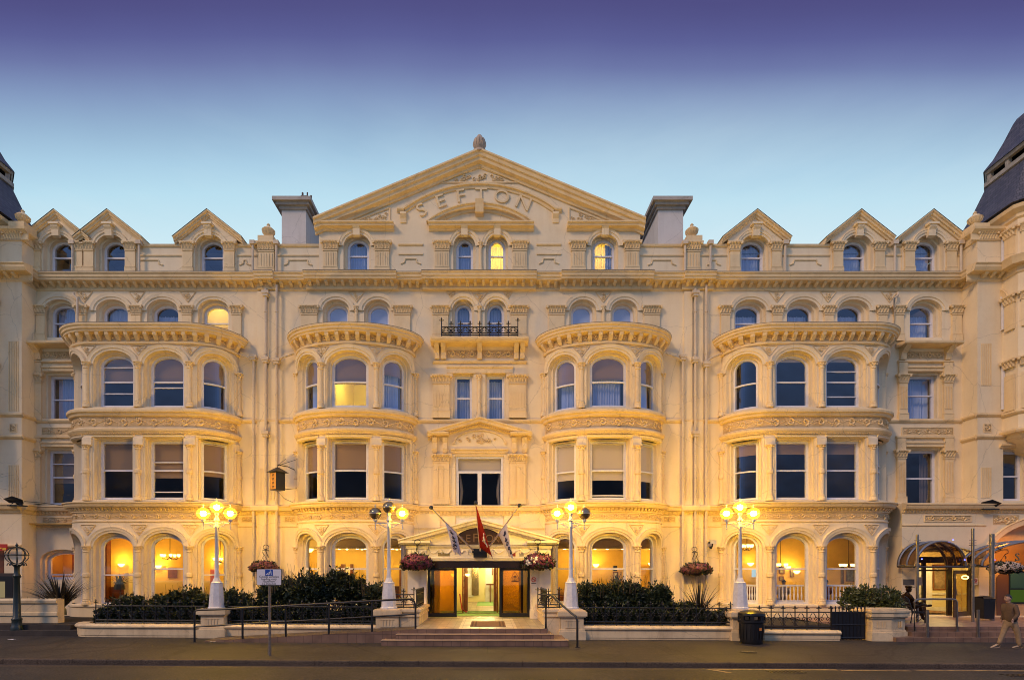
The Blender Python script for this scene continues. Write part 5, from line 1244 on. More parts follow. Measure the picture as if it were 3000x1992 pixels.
mb = MB(); mb.fbox((X(1725, 15.9), -7.6, gz(3.9)+.006), .40, .26, .012); tag(mb.build('manhole_cover', simple('iron_cover', (.05, .042, .035), .5, bump=.5, bscale=60)), 'small dark iron cover set in the pavement beyond the bottom step', 'manhole cover')
for px, py, lab in ((492, 1483, 'scrap of white litter on the pavement under the ramp rail'), (27, 1480, 'flat scrap of white paper on the dark pavement near the cage lamp post')):
    d = 2.48*FOC/(py-HY); mb = MB(); x = X(px, d); y = d-CAMD; mb.grid([[(x+a*.09+.02*b, y+b*.06, gz(x)+.012+.012*((i+j) % 2)) for i, a in enumerate((-1, 0, 1))] for j, b in enumerate((-1, 0, 1))]); tag(mb.build('litter', simple('paper_litter', (.7, .68, .65), .8)), lab, 'litter')
# ---- platform, steps and ramp
mb = MB(); PF = -5.95
mb.xyz(-2.45, 1.98, PF, -2.05, -.1, .465)
PLAT = tag(mb.build('entrance_platform', M['platform']), 'tiled entrance platform glowing in the light of the front doors', 'platform')
mb = MB()
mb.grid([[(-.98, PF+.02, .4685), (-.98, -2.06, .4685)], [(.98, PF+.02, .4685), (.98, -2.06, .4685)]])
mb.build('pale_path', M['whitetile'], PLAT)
def rug():
    t = thing('door_mat', 'rust brown doormat with dark end stripes on the pale tiles before the doors', 'doormat', (.0, -4.2, .47)); mb = MB(); mb.xyz(-.62, .62, -5.15, -3.35, .4705, .482); mb.build('mat', simple('coir_mat', (.20, .10, .045), .95, bump=.6, bscale=150), t)
    mb = MB()
    for s in (-1, 1):
        for a, b in ((.40, .46), (.52, .58)): mb.xyz(s*a, s*b, -5.14, -3.36, .4825, .4835)
    mb.build('stripes', simple('dark_mat_stripe', (.09, .035, .015), .95), t)
rug()
mb = MB()
for k, (xa, xb, ya) in enumerate(((-3.40, 2.56, -6.60), (-2.98, 2.14, -6.275))):
    z1 = (.167, .316)[k]; mb.xyz(xa, xb, ya, -5.0 if k == 0 else -4.99, -.1-.01*k, z1)
STEP = tag(mb.build('entrance_steps', M['tileriser']), 'brown tiled steps leading up to the front doors', 'steps')
mb = MB()
for xa, xb, ya, z in ((-3.42, 2.58, -6.615, .167), (-3.0, 2.16, -6.29, .316), (-2.47, 1.985, -5.965, .465)): mb.xyz(xa, xb, ya, ya+.34 if z < .46 else ya+.06, z+.002, z+.022)
mb.build('nosing', simple('pale_worn_nosing', (.36, .25, .17), .6, var=.3), STEP)
mb = MB(); mb.xyz(-2.46, 1.97, PF-.004, PF+.1, .3, .464); mb.build('riser', M['tileriser'], PLAT)
rx0, rx1 = -9.4, -2.46
mb = MB(); r0 = gz(rx0)+.03
mb.grid([[(rx0, PF, -.1), (rx0, PF, r0), (rx0, -4.95, r0), (rx0, -4.95, -.1)], [(rx1, PF, -.1), (rx1, PF, .462), (rx1, -4.95, .462), (rx1, -4.95, -.1)]], True)
RAMP = tag(mb.build('ramp', M['tileriser']), 'tile-sided ramp climbing along the garden wall to the entrance platform', 'ramp')
rz = lambda x: r0+(x-rx0)/(rx1-rx0)*(.462-r0)
mb = MB(); mb.grid([[(rx0, PF+.03, r0+.006), (rx0, -4.96, r0+.006)], [(rx1, PF+.03, .468), (rx1, -4.96, .468)]]); mb.build('surface', asphalt('ramp_asphalt', (.13, .095, .07), (.08, .06, .045), 50), RAMP)
# ramp handrail
t = thing('ramp_handrail', 'long black tubular handrail with six posts along the front of the ramp', 'handrail', (-6, PF, .2))
y = PF+.04; pxs = [-9.72, -8.13, -6.7, -5.27, -3.84, -2.40]
topz = lambda x: max(rz(max(x, rx0)), gz(x))+1.02
top = [(-9.72, y, gz(-9.7)), (-9.72, y, gz(-9.7)+.98), (-9.68, y, gz(-9.7)+1.04), (-9.6, y, gz(-9.7)+1.06)]+[(x, y, topz(x)) for x in (-8.9, -8.13, -6.7, -5.27, -3.84, -2.75)]+[(-2.55, y, 1.46), (-2.44, y, 1.38), (-2.40, y, 1.25), (-2.40, y, .46)]
mb = MB(); mb.tube(top, .034, 8); mb.build('rail', M['iron'], t, True)
mb = MB(); mb.tube([(-9.72, y, gz(-9.7)+.5)]+[(x, y, topz(x)-.52) for x in (-8.13, -6.7, -5.27, -3.84)]+[(-2.40, y, .97)], .026, 8); mb.build('lower_rail', M['iron'], t, True)
for x in pxs[1:-1]: mb = MB(); mb.tube([(x, y, rz(x)-.02), (x, y, topz(x))], .036, 8); mb.build('post', M['iron'], t, True)
t = thing('stair_handrail', 'short bent black handrail with chipped paint running down the end of the steps', 'handrail', (2.3, -6, .3)); mb = MB(); pts = []
A, B = (1.93, -5.83), (2.83, -6.70); za, zb_ = .465, gz(2.8)
pts = [(A[0], A[1], za), (A[0], A[1], za+.98), (A[0]+.05, A[1]-.05, za+1.09), (A[0]+.16, A[1]-.14, za+1.13), (B[0]-.16, B[1]+.16, zb_+1.06), (B[0]-.04, B[1]+.05, zb_+.97), (B[0], B[1], zb_+.84), (B[0], B[1], zb_)]
mb.tube(pts, .036, 8); mb.build('rail', simple('chipped_black_paint', (.013, .013, .014), .4, col2=(.013, .013, .014)), t, True)
mb = MB(); mb.lathe((A[0], A[1], za), [(.08, 0), (.08, .015), (.05, .02)], 10); mb.lathe((B[0], B[1], zb_), [(.08, 0), (.08, .015), (.05, .02)], 10); mb.build('base_plate', M['iron'], t)
# ---- garden walls, pedestals and railings
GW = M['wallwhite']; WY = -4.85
def plinth(name, label, x0, x1, zt=.46, curved=False, y=WY):
    mb = MB(); prof = [(-.02, -.3), (-.02, .05), (.0, .07), (.0, zt-.14), (.06, zt-.12), (.07, zt-.07), (.03, zt-.02), (.0, zt), (-.36, zt), (-.36, -.3)]
    xs = [x0+(x1-x0)*i/6 for i in range(7)]
    mb.grid([[(x, y-n, gz(x)+z) for n, z in prof] for x in xs]); 
    if curved:
        rows = []
        for i in range(9):
            a = pi/2*i/8; cy = y+.9
            rows.append([(x0-(.9+n)*sin(a), cy-(.9+n)*cos(a), gz(x0)+z) for n, z in prof])
        mb.grid(rows)
    else: mb.face([(x0, y-n, gz(x0)+z) for n, z in prof])
    mb.face([(x1, y-n, gz(x1)+z) for n, z in prof])
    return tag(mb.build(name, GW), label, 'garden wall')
plinth('garden_wall', 'low white plinth wall with a rounded end near the cage lamp post', -14.0, X(465, 18.6), curved=True)
plinth('garden_wall', 'low white plinth wall behind the ramp handrail', X(517, 18.6), X(866, 18.6))
plinth('garden_wall', 'low white plinth wall between the steps and the litter bin', X(1342, 18.7), X(1690, 18.7), .48)
plinth('garden_wall', 'short white plinth wall with a cut end between the litter bin and the gate', X(1756, 18.6), X(1940, 18.6), .36)
def pedestal(x, label, w=.40, zt=1.05):
    t = thing('wall_pedestal', label, 'pedestal', (x, WY+.1, gz(x)), group='white pedestals under the globe lamps'); g = gz(x); y0 = WY-.08; d = .62; mb = MB()
    def bx(e, z0, z1): mb.xyz(x-w-e, x+w+e, y0-e, y0+d+e, g+z0, g+z1)
    bx(.07, -.3, .30); bx(.04, .30, .36); bx(0, .36, .78); bx(.06, .78, .83); bx(.11, .83, .98); bx(.07, .98, 1.02); bx(-.02, 1.02, zt-g)
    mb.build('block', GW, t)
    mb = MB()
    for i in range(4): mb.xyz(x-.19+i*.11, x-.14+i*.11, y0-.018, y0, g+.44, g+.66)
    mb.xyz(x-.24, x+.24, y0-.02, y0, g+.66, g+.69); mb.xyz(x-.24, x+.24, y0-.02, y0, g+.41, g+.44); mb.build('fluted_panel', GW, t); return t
PEDX = [X(490, 18.6), X(893, 18.6), X(1319, 18.6), X(1709, 18.8)]
for x, l in zip(PEDX, ('white wall pedestal behind the lowest post of the ramp handrail', 'white wall pedestal beside the top of the ramp', 'white wall pedestal behind the bent stair handrail', 'white wall pedestal partly hidden by the litter bin')): pedestal(x, l)
def block(x0, x1, label):
    mb = MB()
    def bx(e, z0, z1): mb.xyz(x0-e, x1+e, WY-e, -2.06, z0, z1)
    bx(0, -.3, .78); bx(.05, .78, .83); bx(.02, .83, .95); bx(.08, .95, 1.03); bx(.03, 1.03, 1.06)
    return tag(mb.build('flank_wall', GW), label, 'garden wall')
block(PEDX[1]+.42, -2.45+.02, 'white flank wall between the top of the ramp and the porch'); block(1.99, PEDX[2]-.42, 'white flank wall behind the bent stair handrail, beside the platform')
def railing(label, x0, x1, y0, y1, z0, z1, h, pitch, r, spear=.15, ends=0., backing=None):
    mb = MB(); scroll_panel(mb, (x0, y0, z0), (x1, y1, z1), h, pitch, r, spear=spear, tall_ends=ends)
    return tag(mb.build('iron_railing', M['iron']), label, 'railing')
ry = WY+.17
for a, b, l, zt in ((-13.9, X(463, 18.6), 'black ornamental railing standing on the plinth with the rounded end', .46), (X(519, 18.6), X(864, 18.6), 'black ornamental railing behind the ramp handrail', .46), (X(1344, 18.7), X(1688, 18.7), 'black ornamental railing between the stair handrail and the litter bin', .48), (X(1758, 18.6), X(1925, 18.6), 'black ornamental railing under the bar windows', .36)):
    railing(l, a, b, ry, ry, gz(a)+zt, gz(b)+zt, .66, .42, .017)
railing('short black scroll railing on the flank wall by the ramp', X(905, 18.8), X(953, 18.8), -4.55, -4.55, 1.06, 1.06, .52, .34, .018, .14, .05)
railing('short black scroll railing on the flank wall by the stair handrail', X(1241, 18.8), X(1291, 18.8), -4.55, -4.55, 1.06, 1.06, .52, .34, .018, .14, .05)
railing('black railing seen end-on below the all-purple porch basket', -2.56, -2.56, -4.5, -2.4, 1.06, 1.06, .52, .14, .014, .12)
railing('black railing seen end-on below the white-flowered porch basket', 2.1, 2.1, -4.5, -2.4, 1.06, 1.06, .52, .14, .014, .12)
# gate right of the bar windows: close black bars
t = thing('iron_gate', 'solid-looking black iron gate between the plinth end and the white pier', 'gate', (X(1965, 18.6), ry, 0)); mb = MB(); a, b = X(1926, 18.6), X(2003, 18.6); g = gz(12.8)
mb.xyz(a, b, ry-.02, ry+.02, g+.05, g+.98); mb.build('sheet', M['iron'], t); mb = MB()
for i in range(10): x = a+(b-a)*i/9; mb.tube([(x, ry-.03, g+.03), (x, ry-.03, g+1.12)], .016, 5); mb.lathe((x, ry-.03, g+1.1), [(.014, 0), (.035, .05), (0, .13)], 5)
for z in (.1, .55, 1.0): mb.tube([(a, ry-.03, g+z), (b, ry-.03, g+z)], .02, 5)
mb.build('bars', M['iron'], t)
# big white pier with a chamfered right half
t = thing('garden_pier', 'broad white two-part pier between the iron gate and the canopy steps', 'pier', (X(2055, 18.6), WY, 0)); x0, xm, x1 = X(2014, 18.6), X(2058, 18.6), X(2103, 18.6)
for nm, a, b, sk in (('pier_block', x0, xm, 0.), ('pier_wing', xm+.003, x1, .28)):
    mb = MB(); g = gz(13.8)
    def bx(e, z0, z1, a=a, b=b, sk=sk): mb.grid([[(a-(e if sk == 0 else 0), WY-e, g+z), (b+e*(sk > 0), WY-e+sk, g+z), (b+e*(sk > 0), WY+.8+e, g+z), (a-(e if sk == 0 else 0), WY+.8+e, g+z)] for z in (z0, z1)], True); mb.face([(a-(e if sk == 0 else 0), WY-e, g+z1), (b+e*(sk > 0), WY-e+sk, g+z1), (b+e*(sk > 0), WY+.8+e, g+z1), (a-(e if sk == 0 else 0), WY+.8+e, g+z1)])
    bx(.06, -.3, .30); bx(.03, .30, .36); bx(0, .36, .80); bx(.06, .80, .85); bx(.10, .85, 1.0); bx(.13, 1.0, 1.06); bx(.08, 1.06, 1.12)
    for i in range(4): q = a+.17+i*.09; mb.xyz(q, q+.04, WY-.015+(sk*.5), WY+.3, g+.46, g+.68)
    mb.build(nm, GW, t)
# ---- globe lamps
def make_lamp():
    """standard lamp: fluted tapered foot, slim post, cross arm and three ovoid globes"""
    t = thing('street_lamp', 'x', 'street lamp'); mb = MB()
    mb.lathe((0, 0, 0), [(.30, 0), (.30, .05), (.27, .08), (.235, .55), (.20, .88), (.205, .92), (.15, .96), (.11, 1.06), (.085, 1.12)], 8); mb.build('foot', M['white_iron'], t)
    mb = MB(); mb.lathe((0, 0, 0), [(.085, 1.10), (.09, 1.14), (.075, 1.2), (.058, 2.85), (.08, 2.88), (.08, 2.95), (.06, 2.98), (.06, 3.1), (.1, 3.13), (.075, 3.2), (.05, 3.25), (.045, 3.32)], 10); mb.build('post', M['white_iron'], t, True)
    mb = MB()
    for s in (-1, 1):
        mb.tube([(s*q, 0, z) for q, z in ((.04, 3.02), (.2, 3.05), (.4, 3.03), (.48, 3.06), (.48, 3.14))], .022, 6); mb.tube([(s*q, 0, z) for q, z in ((.05, 2.86), (.2, 2.93), (.36, 3.03))], .016, 5); mb.tube([(s*.48, 0, 2.86), (s*.48, 0, 3.06)], .016, 5); mb.lathe((s*.48, 0, 2.8), [(0, 0), (.03, .04), (0, .09)], 6)
    mb.build('cross_arm', M['white_iron'], t, True); return t
def globe(t, x, z, on):
    mb = MB(); R_ = .226
    mb.lathe((x, 0, z), [(.06, -.20), (.13, -.175), (.195, -.10), (R_, 0.), (.207, .083), (.157, .15), (.083, .195), (.0, .21)], 18); g = mb.build('globe', globe_on if on else M['chrome'], None, True); g.parent = t
    if not on: g['label'] = 'unlit mirrored globe'
    mb = MB(); mb.lathe((x, 0, z), [(R_+.004, -.012), (R_+.012, 0), (R_+.004, .012)], 18); mb.lathe((x, 0, z), [(.05, -.30), (.075, -.25), (.075, -.2)], 8); mb.lathe((x, 0, z+.215), [(.03, 0), (.015, .05), (.03, .08), (0, .12)], 6)
    b = mb.build('globe_fitting', M['white_iron'], None, True); b.parent = g
    if on: mb = MB(); mb.lathe((x, 0, z-.08), [(.03, -.02), (.085, .02), (.11, .08), (.085, .15), (0, .18)], 10); b = mb.build('bulb', bulb_on, None, True); b.parent = g
L0 = None
GL = 'three-globe lamp posts on the garden wall'
for i, (x, on, lab) in enumerate(zip(PEDX, ((1, 1, 1), (0, 0, 1), (1, 1, 0), (1, 1, 1)), (
    'white three-globe lamp post near the loading sign with every globe lit', 'white lamp post at the top of the ramp with two dark globes', 'white lamp post behind the stair handrail with one dark globe', 'white three-globe lamp post behind the litter bin with every globe lit'))):
    loc = (x, WY+.24, 1.05)
    if L0 is None: L0 = make_lamp(); t = L0; L0.location = loc; base = list(L0.children)
    else:
        t = L0.copy(); COL.objects.link(t); t.location = loc
        for ch in base: c = ch.copy(); COL.objects.link(c); c.parent = t; c.matrix_parent_inverse = Matrix()
    if i == 0:
        for ch in base: ch.matrix_parent_inverse = Matrix()
    t['label'] = lab; t['group'] = GL
    for k, (gx, gzz) in enumerate(((-.48, 3.38), (0, 3.60), (.48, 3.38))):
        globe(t, gx, gzz, on[k])
# ================================================================ PLANTS
def leafcloud(n, fn, size, rnd, elong=1.7):
    """n leaf-shaped quads; fn() gives a point and an outward direction"""
    V, Fc = [], []
    for _ in range(n):
        p, d = fn(); d = Vector(d)
        d = (d+Vector((rnd.uniform(-.8, .8), rnd.uniform(-.8, .8), rnd.uniform(-.5, .9)))).normalized()
        s = size*rnd.uniform(.6, 1.35); a = d.cross(Vector((rnd.uniform(-1, 1), rnd.uniform(-1, 1), rnd.uniform(-1, 1))))
        if a.length < .01: continue
        a.normalize(); a *= s*.42; t = d*s*elong*.5; p = Vector(p); b = len(V); nn = a.cross(t).normalized()*s*.12
        V += [tuple(p-t), tuple(p+a+nn), tuple(p+t), tuple(p-a+nn)]; Fc.append((b, b+1, b+2, b+3))
    return V, Fc
def mesh_from(name, V, Fc, mat, parent):
    me = bpy.data.meshes.new(name); me.from_pydata(V, [], Fc); me.materials.append(mat); o = bpy.data.objects.new(name, me); COL.objects.link(o)
    o.parent = parent; o.matrix_parent_inverse = wmat(parent).inverted(); return o
def shrub(label, x, y, z0, rx, ry_, h, n=2200, size=.075, mat=None, seed=1, low=.0):
    rnd = random.Random(seed); t = thing('shrub', label, 'shrub', (x, y, z0), 'shrubs behind the front railings')
    lobes = [(x, y, z0+h*.5, rx*.8, ry_*.8, h*.5)]
    for i in range(9):
        a = rnd.uniform(0, 6.28); q = rnd.uniform(.35, .8); lobes.append((x+rx*q*cos(a), y+ry_*q*sin(a), z0+h*rnd.uniform(.38, .82), rx*rnd.uniform(.25, .45), ry_*rnd.uniform(.3, .5), h*rnd.uniform(.16, .30)))
    def fn():
        L = lobes[rnd.randrange(len(lobes))] if rnd.random() > .2 else lobes[0]
        d = Vector((rnd.gauss(0, 1), rnd.gauss(0, 1), rnd.gauss(0, 1))).normalized(); r = rnd.uniform(.45, 1.05)**.5 if rnd.random() > .10 else rnd.uniform(1.05, 1.32)
        p = (L[0]+L[3]*d.x*r, L[1]+L[4]*d.y*r, max(z0+low, L[2]+L[5]*d.z*r)); return p, d
    V, Fc = leafcloud(n, fn, size, rnd); mesh_from('foliage', V, Fc, mat or M['leaf'], t)
    mb = MB()
    for i in range(9):
        a = rnd.uniform(0, 6.28); q = rnd.uniform(.2, .75); mb.tube([(x+.08*cos(a), y+.08*sin(a), z0), (x+rx*q*.5*cos(a), y+ry_*q*.5*sin(a), z0+h*.4), (x+rx*q*cos(a), y+ry_*q*sin(a), z0+h*.85)], .018, 4, .005)
    for i in range(26):   # sprigs that break the outline
        a = rnd.uniform(0, 6.28); q = rnd.uniform(.2, .95); mb.tube([(x+rx*q*cos(a), y+ry_*q*sin(a), z0+h*.7), (x+rx*(q+.1)*cos(a), y+ry_*(q+.1)*sin(a), z0+h*rnd.uniform(.95, 1.2))], .010, 3, .004)
    mb.build('stems', M['stem'], t); return t
SY = -3.9
sh = [('low dark shrub at the rounded end of the plinth wall', -13.35, .8, 1.05, .085), ('low spreading shrub under the first arched dining window', -12.0, .8, 1.0, .09), ('rounded shrub below the dining window with the chandelier', -11.15, .7, 1.28, .1), ('rounded dark shrub between the chandelier window and the fully lit lamp post', -10.05, .72, 1.18, .1),
      ('tall dark shrub between the fully lit lamp post and the loading sign', -9.05, .62, 1.15, .1), ('tall leafy shrub behind the loading sign', -7.9, .85, 1.66, .11), ('broad leafy shrub just past the loading sign post', -6.6, .95, 1.92, .11), ('broad leafy shrub below the second bow', -5.35, .85, 1.88, .11), ('thin leafy shrub beside the lamp post with two dark globes', -4.15, .62, 1.45, .1)]
for i, (l, x, r, h, s) in enumerate(sh): shrub(l, x, SY-.05+.25*(i % 2), .42, r, .62, h-.0, 4600, s*.8, M['leaf'], 20+i)
for i, (l, x, r, h) in enumerate((('broad clipped shrub beside the lamp post with one dark globe', 3.95, .9, 1.42), ('rounded shrub below the middle window of the third bow', 5.1, .9, 1.62), ('loose shrub with a stray side shoot under the third bow', 6.2, .72, 1.5), ('low groundcover shrub beside the spiky flax plant', 7.2, .6, .8))): shrub(l, x, SY+.1, .42, r, .62, h, 4600, .075, M['leaf'], 40+i)
shrub('olive green bush rising behind the big white pier', X(2008, 20.2), -3.4, .45, 1.0, .8, 1.25, 4600, .08, M['leaf2'], 51)
shrub('dark bush behind the white moulded terrace wall', -17.6, -3.0, .45, 1.2, .6, .8, 1500, .1, M['leaf'], 52)
def hedge(label, xa, xb, seed, h=.62):
    rnd = random.Random(seed); t = thing('hedge', label, 'hedge', ((xa+xb)/2, -4.35, .45), 'dense low hedges behind the railings')
    def fn():
        x = rnd.uniform(xa, xb); d = Vector((rnd.uniform(-.4, .4), rnd.choice((-1., -1., -.3, .4)), rnd.uniform(-.2, .9)))
        return (x, -4.42+rnd.uniform(-.13, .35), .45+h*rnd.random()**.8*(.9+.14*sin(x*4.1+seed))), d
    V, Fc = leafcloud(int((xb-xa)*1500), fn, .075, rnd); mesh_from('foliage', V, Fc, M['leaf'], t)
    mb = MB()
    for i in range(int((xb-xa)*5)): x = rnd.uniform(xa, xb); mb.tube([(x, -4.25, .42), (x+rnd.uniform(-.1, .1), -4.3, .45+h*.8)], .012, 4, .004)
    mb.build('stems', M['stem'], t)
hedge('dense dark hedge behind the railing with the rounded plinth end', -14.1, X(470, 18.9), 1); hedge('dense dark hedge behind the ramp railing', X(512, 18.9), X(868, 18.9), 2); hedge('dense dark hedge behind the railing by the stair handrail', X(1340, 18.9), X(1688, 18.9), 3)
mb = MB(); mb.xyz(-14.6, -2.6, -4.5, -1.0, .2, .44); mb.xyz(2.2, 12.5, -4.5, -1.0, .2, .44); mb.xyz(-20, -14.6, -4.0, -.8, .2, .46); tag(mb.build('ground', M['soil']), kind='structure')
def flax(label, x, y, z0, n, L, seed, spread=1., mat=None):
    rnd = random.Random(seed); t = thing('flax_plant', label, 'plant', (x, y, z0)); mb = MB()
    for i in range(n):
        a = rnd.uniform(0, 6.28); lean = rnd.uniform(.1, 1.15)*spread; l = L*rnd.uniform(.6, 1.1); w = rnd.uniform(.022, .04); rows = []; px, pz, an = .05*rnd.random(), 0., lean*.45
        for k in range(6):
            f = k/5.; ww = w*(1-f**2.2)+.002; c, s = cos(a), sin(a)
            rows.append([(x+px*c-ww*s, y+px*s+ww*c, z0+pz), (x+px*c, y+px*s, z0+pz+ww*.4), (x+px*c+ww*s, y+px*s-ww*c, z0+pz)])
            an += lean*.14; px += l/5*sin(an); pz += l/5*cos(an)
        mb.grid(rows)
    mb.build('blades', mat or M['leaf3'], t)
    mb = MB(); mb.lathe((x, y, z0-.15), [(.22, 0), (.2, .2), (.08, .45), (0, .5)], 8); mb.build('crown', M['leaf'], t); return t
flax('big dark spiky flax plant in front of the small orange-lit window', X(138, 20.3), -3.2, .85, 190, 1.5, 3, 1.05)
flax('sparse spiky flax plant below the rose wall basket', X(1612, 19.6), -3.9, .6, 46, 1.5, 5, 1.0)
flax('drooping dark palm fronds above the cage lamp post', -19.9, -3.0, 5.4, 34, 1.9, 8, 1.7, M['leaf'])
bpy.data.objects['flax_plant.002'].name = 'palm'
mb = MB(); mb.tube([(-19.9, -3.0, .2), (-19.95, -3.0, 3.0), (-19.9, -3.0, 5.4)], .14, 9, .11); mb.build('trunk', M['stem'], bpy.data.objects['palm'])
def basket(label, x, y, z, r, cols, n=900, seed=0, hook=.55, h=.75, wall=True, wy=None):
    rnd = random.Random(seed); t = thing('hanging_basket', label, 'hanging basket', (x, y, z)); mb = MB()
    mb.lathe((x, y, z-r*.55), [(.02, 0), (r*.35, .05), (r*.52, r*.35), (r*.55, r*.5)], 12); mb.build('bowl', M['stem'], t)
    mb = MB()
    for a in (0, 2.1, 4.2): mb.tube([(x+r*.5*cos(a), y+r*.5*sin(a), z), (x, y, z+hook)], .008, 4)
    wy = wy if wy is not None else 0.
    mb.tube([(x, wy, z+hook+.22), (x, y-.12, z+hook+.2), (x, y-.14, z+hook+.08), (x, y, z+hook)], .018, 5); mb.tube([(x, wy, z+hook-.15), (x, y+.15, z+hook+.18)], .014, 5); mb.tube([(x+.12*cos(k*.6), y+.18, z+hook+.34+.1*sin(k*.6)) for k in range(11)], .012, 4)
    mb.build('bracket', M['iron'], t)
    def fn():
        d = Vector((rnd.gauss(0, 1), rnd.gauss(0, 1), rnd.gauss(0, .8))).normalized(); q = rnd.uniform(.55, 1.08)
        return (x+r*d.x*q, y+r*.85*d.y*q, z+r*h*.8*d.z*q-(.14*r if abs(d.x) > .7 else 0)), d
    V, Fc = leafcloud(n, fn, r*.17, rnd); mesh_from('foliage', V, Fc, M['leaf'], t)
    for nm, mt, k in cols:
        V, Fc = [], []
        for _ in range(k):
            d = Vector((rnd.gauss(0, 1), -abs(rnd.gauss(0, 1)) if rnd.random() < .7 else rnd.gauss(0, 1), rnd.gauss(.15, .7))).normalized()
            if nm == 'white_flowers': d = Vector((-.62+rnd.uniform(-.25, .5), -.7, rnd.uniform(-.3, .45))).normalized()
            q = rnd.uniform(.92, 1.1); p = Vector((x+r*d.x*q, y+r*.85*d.y*q, z+r*h*.8*d.z*q-(.12*r if abs(d.x) > .7 else 0)))
            a = d.cross(Vector((0, 0, 1))).normalized() if abs(d.z) < .95 else Vector((1, 0, 0)); b = a.cross(d); s = r*rnd.uniform(.055, .10); bb = len(V)
            V += [tuple(p+d*.012)]+[tuple(p+(a*cos(j*1.2566)+b*sin(j*1.2566))*s-d*.004*(j % 2)) for j in range(5)]
            Fc += [(bb, bb+1+j, bb+1+(j+1) % 5) for j in range(5)]
        mesh_from(nm, V, Fc, mt, t)
    return t
pur = simple('purple_petals', (.14, .022, .075), .6, var=.4, vscale=20); pink = simple('pink_petals', (.26, .05, .12), .6, var=.4, vscale=20); whi = simple('white_petals', (.75, .70, .66), .6); ros = simple('dusky_rose_petals', (.17, .062, .07), .6, var=.5, vscale=20); gre = simple('silver_leaves', (.26, .28, .25), .7)
basket('deep purple hanging basket on a porch pier, without white flowers', X(961, 20.9), -2.6, Z(1295, 20.9), .62, [('purple_flowers', pur, 330), ('pink_flowers', pink, 130)], 1100, 1, .45, .62, wy=-2.05)
basket('purple hanging basket with a few white flowers on a porch pier', X(1241, 20.9), -2.6, Z(1294, 20.9), .62, [('purple_flowers', pur, 330), ('white_flowers', whi, 26), ('silver_flowers', gre, 50)], 1100, 2, .45, .62, wy=-2.05)
basket('rose hanging basket on the drain strip, partly behind the loading sign', X(609, 23.), -.5, Z(1305, 23.), .58, [('rose_flowers', ros, 300), ('purple_flowers', pur, 80)], 900, 3, .5, .5)
basket('rose hanging basket on the drain strip above the spiky plant', X(1605, 23.), -.5, Z(1310, 23.), .62, [('rose_flowers', ros, 360), ('pink_flowers', pink, 50)], 900, 4, .5, .5)
basket('pale frilly hanging basket under the wide glass canopy', X(2317, 21.5), -2.0, Z(1307, 21.5), .55, [('pale_flowers', simple('pale_peach_petals', (.55, .42, .32), .6), 320)], 900, 5, .5, .5, wy=-.8)
# ================================================================ FLAGS over the porch
hx, hy, hz = X(1107, 20.9), -2.45, 3.0
t = thing('flag_bracket', 'black box bracket over the front doors that holds three flagpoles', 'bracket', (hx, hy, hz)); mb = MB(); mb.xyz(hx-.27, hx+.27, -2.35, -2.052, 2.92, 3.18); mb.xyz(hx-.32, hx+.32, -2.40, -2.05, 3.10, 3.26); mb.build('box', M['black'], t)
def lerp(a, b, f): return tuple(a[i]+(b[i]-a[i])*f for i in range(3))
def flag(name, label, tip, base, mat, s0, s1, D0, D1, fold, deco, seed=0):
    t = thing(name, label, 'flag', base); mb = MB(); mb.tube([base, tip], .035, 8, .028); mb.build('flagpole', M['pole'], t, True)
    mb = MB(); c = Vector(tip); mb.lathe(tuple(c-Vector((0, 0, .05))), [(.03, 0), (.075, .03), (.08, .08), (.05, .13), (0, .14)], 9); mb.build('pole_cap', M['iron'], t, True)
    # cloth: hoisted along the pole between s0 and s1, the fly drooping with soft folds
    k, m = 16, 18; rows = []
    for j in range(m+1):
        g = j/m; row = []
        for i in range(k+1):
            f = i/k; p = Vector(lerp(tip, base, s0+(s1-s0)*f)); D = Vector((D0[0]*(1-f)+D1[0]*f, 0, D0[1]*(1-f)+D1[1]*f))
            a = f*8.5+seed+g*1.6
            p += D*(g-.10*g*(1-g)*sin(a))+Vector((fold*.22*sin(a)*g, fold*cos(a)*(g**.6)-.06, .03*sin(a*1.3)*g))
            row.append(tuple(p))
        rows.append(row)
    mb = MB(); mb.grid(rows); c = mb.build('cloth', mat, t, True)
    def at(f, g):   # a point just in front of the cloth
        i, j = min(int(f*k), k-1), min(int(g*m), m-1); a, b = f*k-i, g*m-j
        p = [Vector(rows[j][i])*(1-a)*(1-b), Vector(rows[j][i+1])*a*(1-b), Vector(rows[j+1][i])*(1-a)*b, Vector(rows[j+1][i+1])*a*b]; p = p[0]+p[1]+p[2]+p[3]; return (p.x, p.y-.014, p.z)
    deco(at, c); return t
inkm = simple('flag_ink', (.02, .025, .06), .8); legm = simple('flag_white_emblem', (.75, .72, .70), .8)
def strokes(at, c):
    mb = MB(); rnd = random.Random(5)
    for g0 in (.18, .36, .5, .66, .8):
        f0 = rnd.uniform(.3, .55); mb.tube([at(f0+.16*cos(j*.7), g0+.055*sin(j*.7)) for j in range(rnd.randrange(5, 9))], .018, 4); mb.tube([at(f0-.05, g0-.04), at(f0+.1, g0+.06)], .018, 4)
    mb.build('lettering', inkm, c)
def legs(at, c):
    mb = MB()
    for q in range(3):
        a = q*2*pi/3+.5; P = lambda r, da: at(.40+.26*r*cos(a+da), .52+.17*r*sin(a+da))
        mb.tube([P(0, 0), P(.5, .1), P(.62, .9), P(1., .95), P(1.1, .75)], .05, 5, .032)
    mb.build('three_legs_emblem', legm, c)
flag('flag', 'white flag spread to show dark writing on a leaning porch pole', (X(994, 19.6), -3.9, Z(1171, 19.6)), (hx-.2, -2.3, 3.12), M['whiteflag'], .30, .56, (.30, -1.10), (.22, -.86), .09, strokes, 1.)
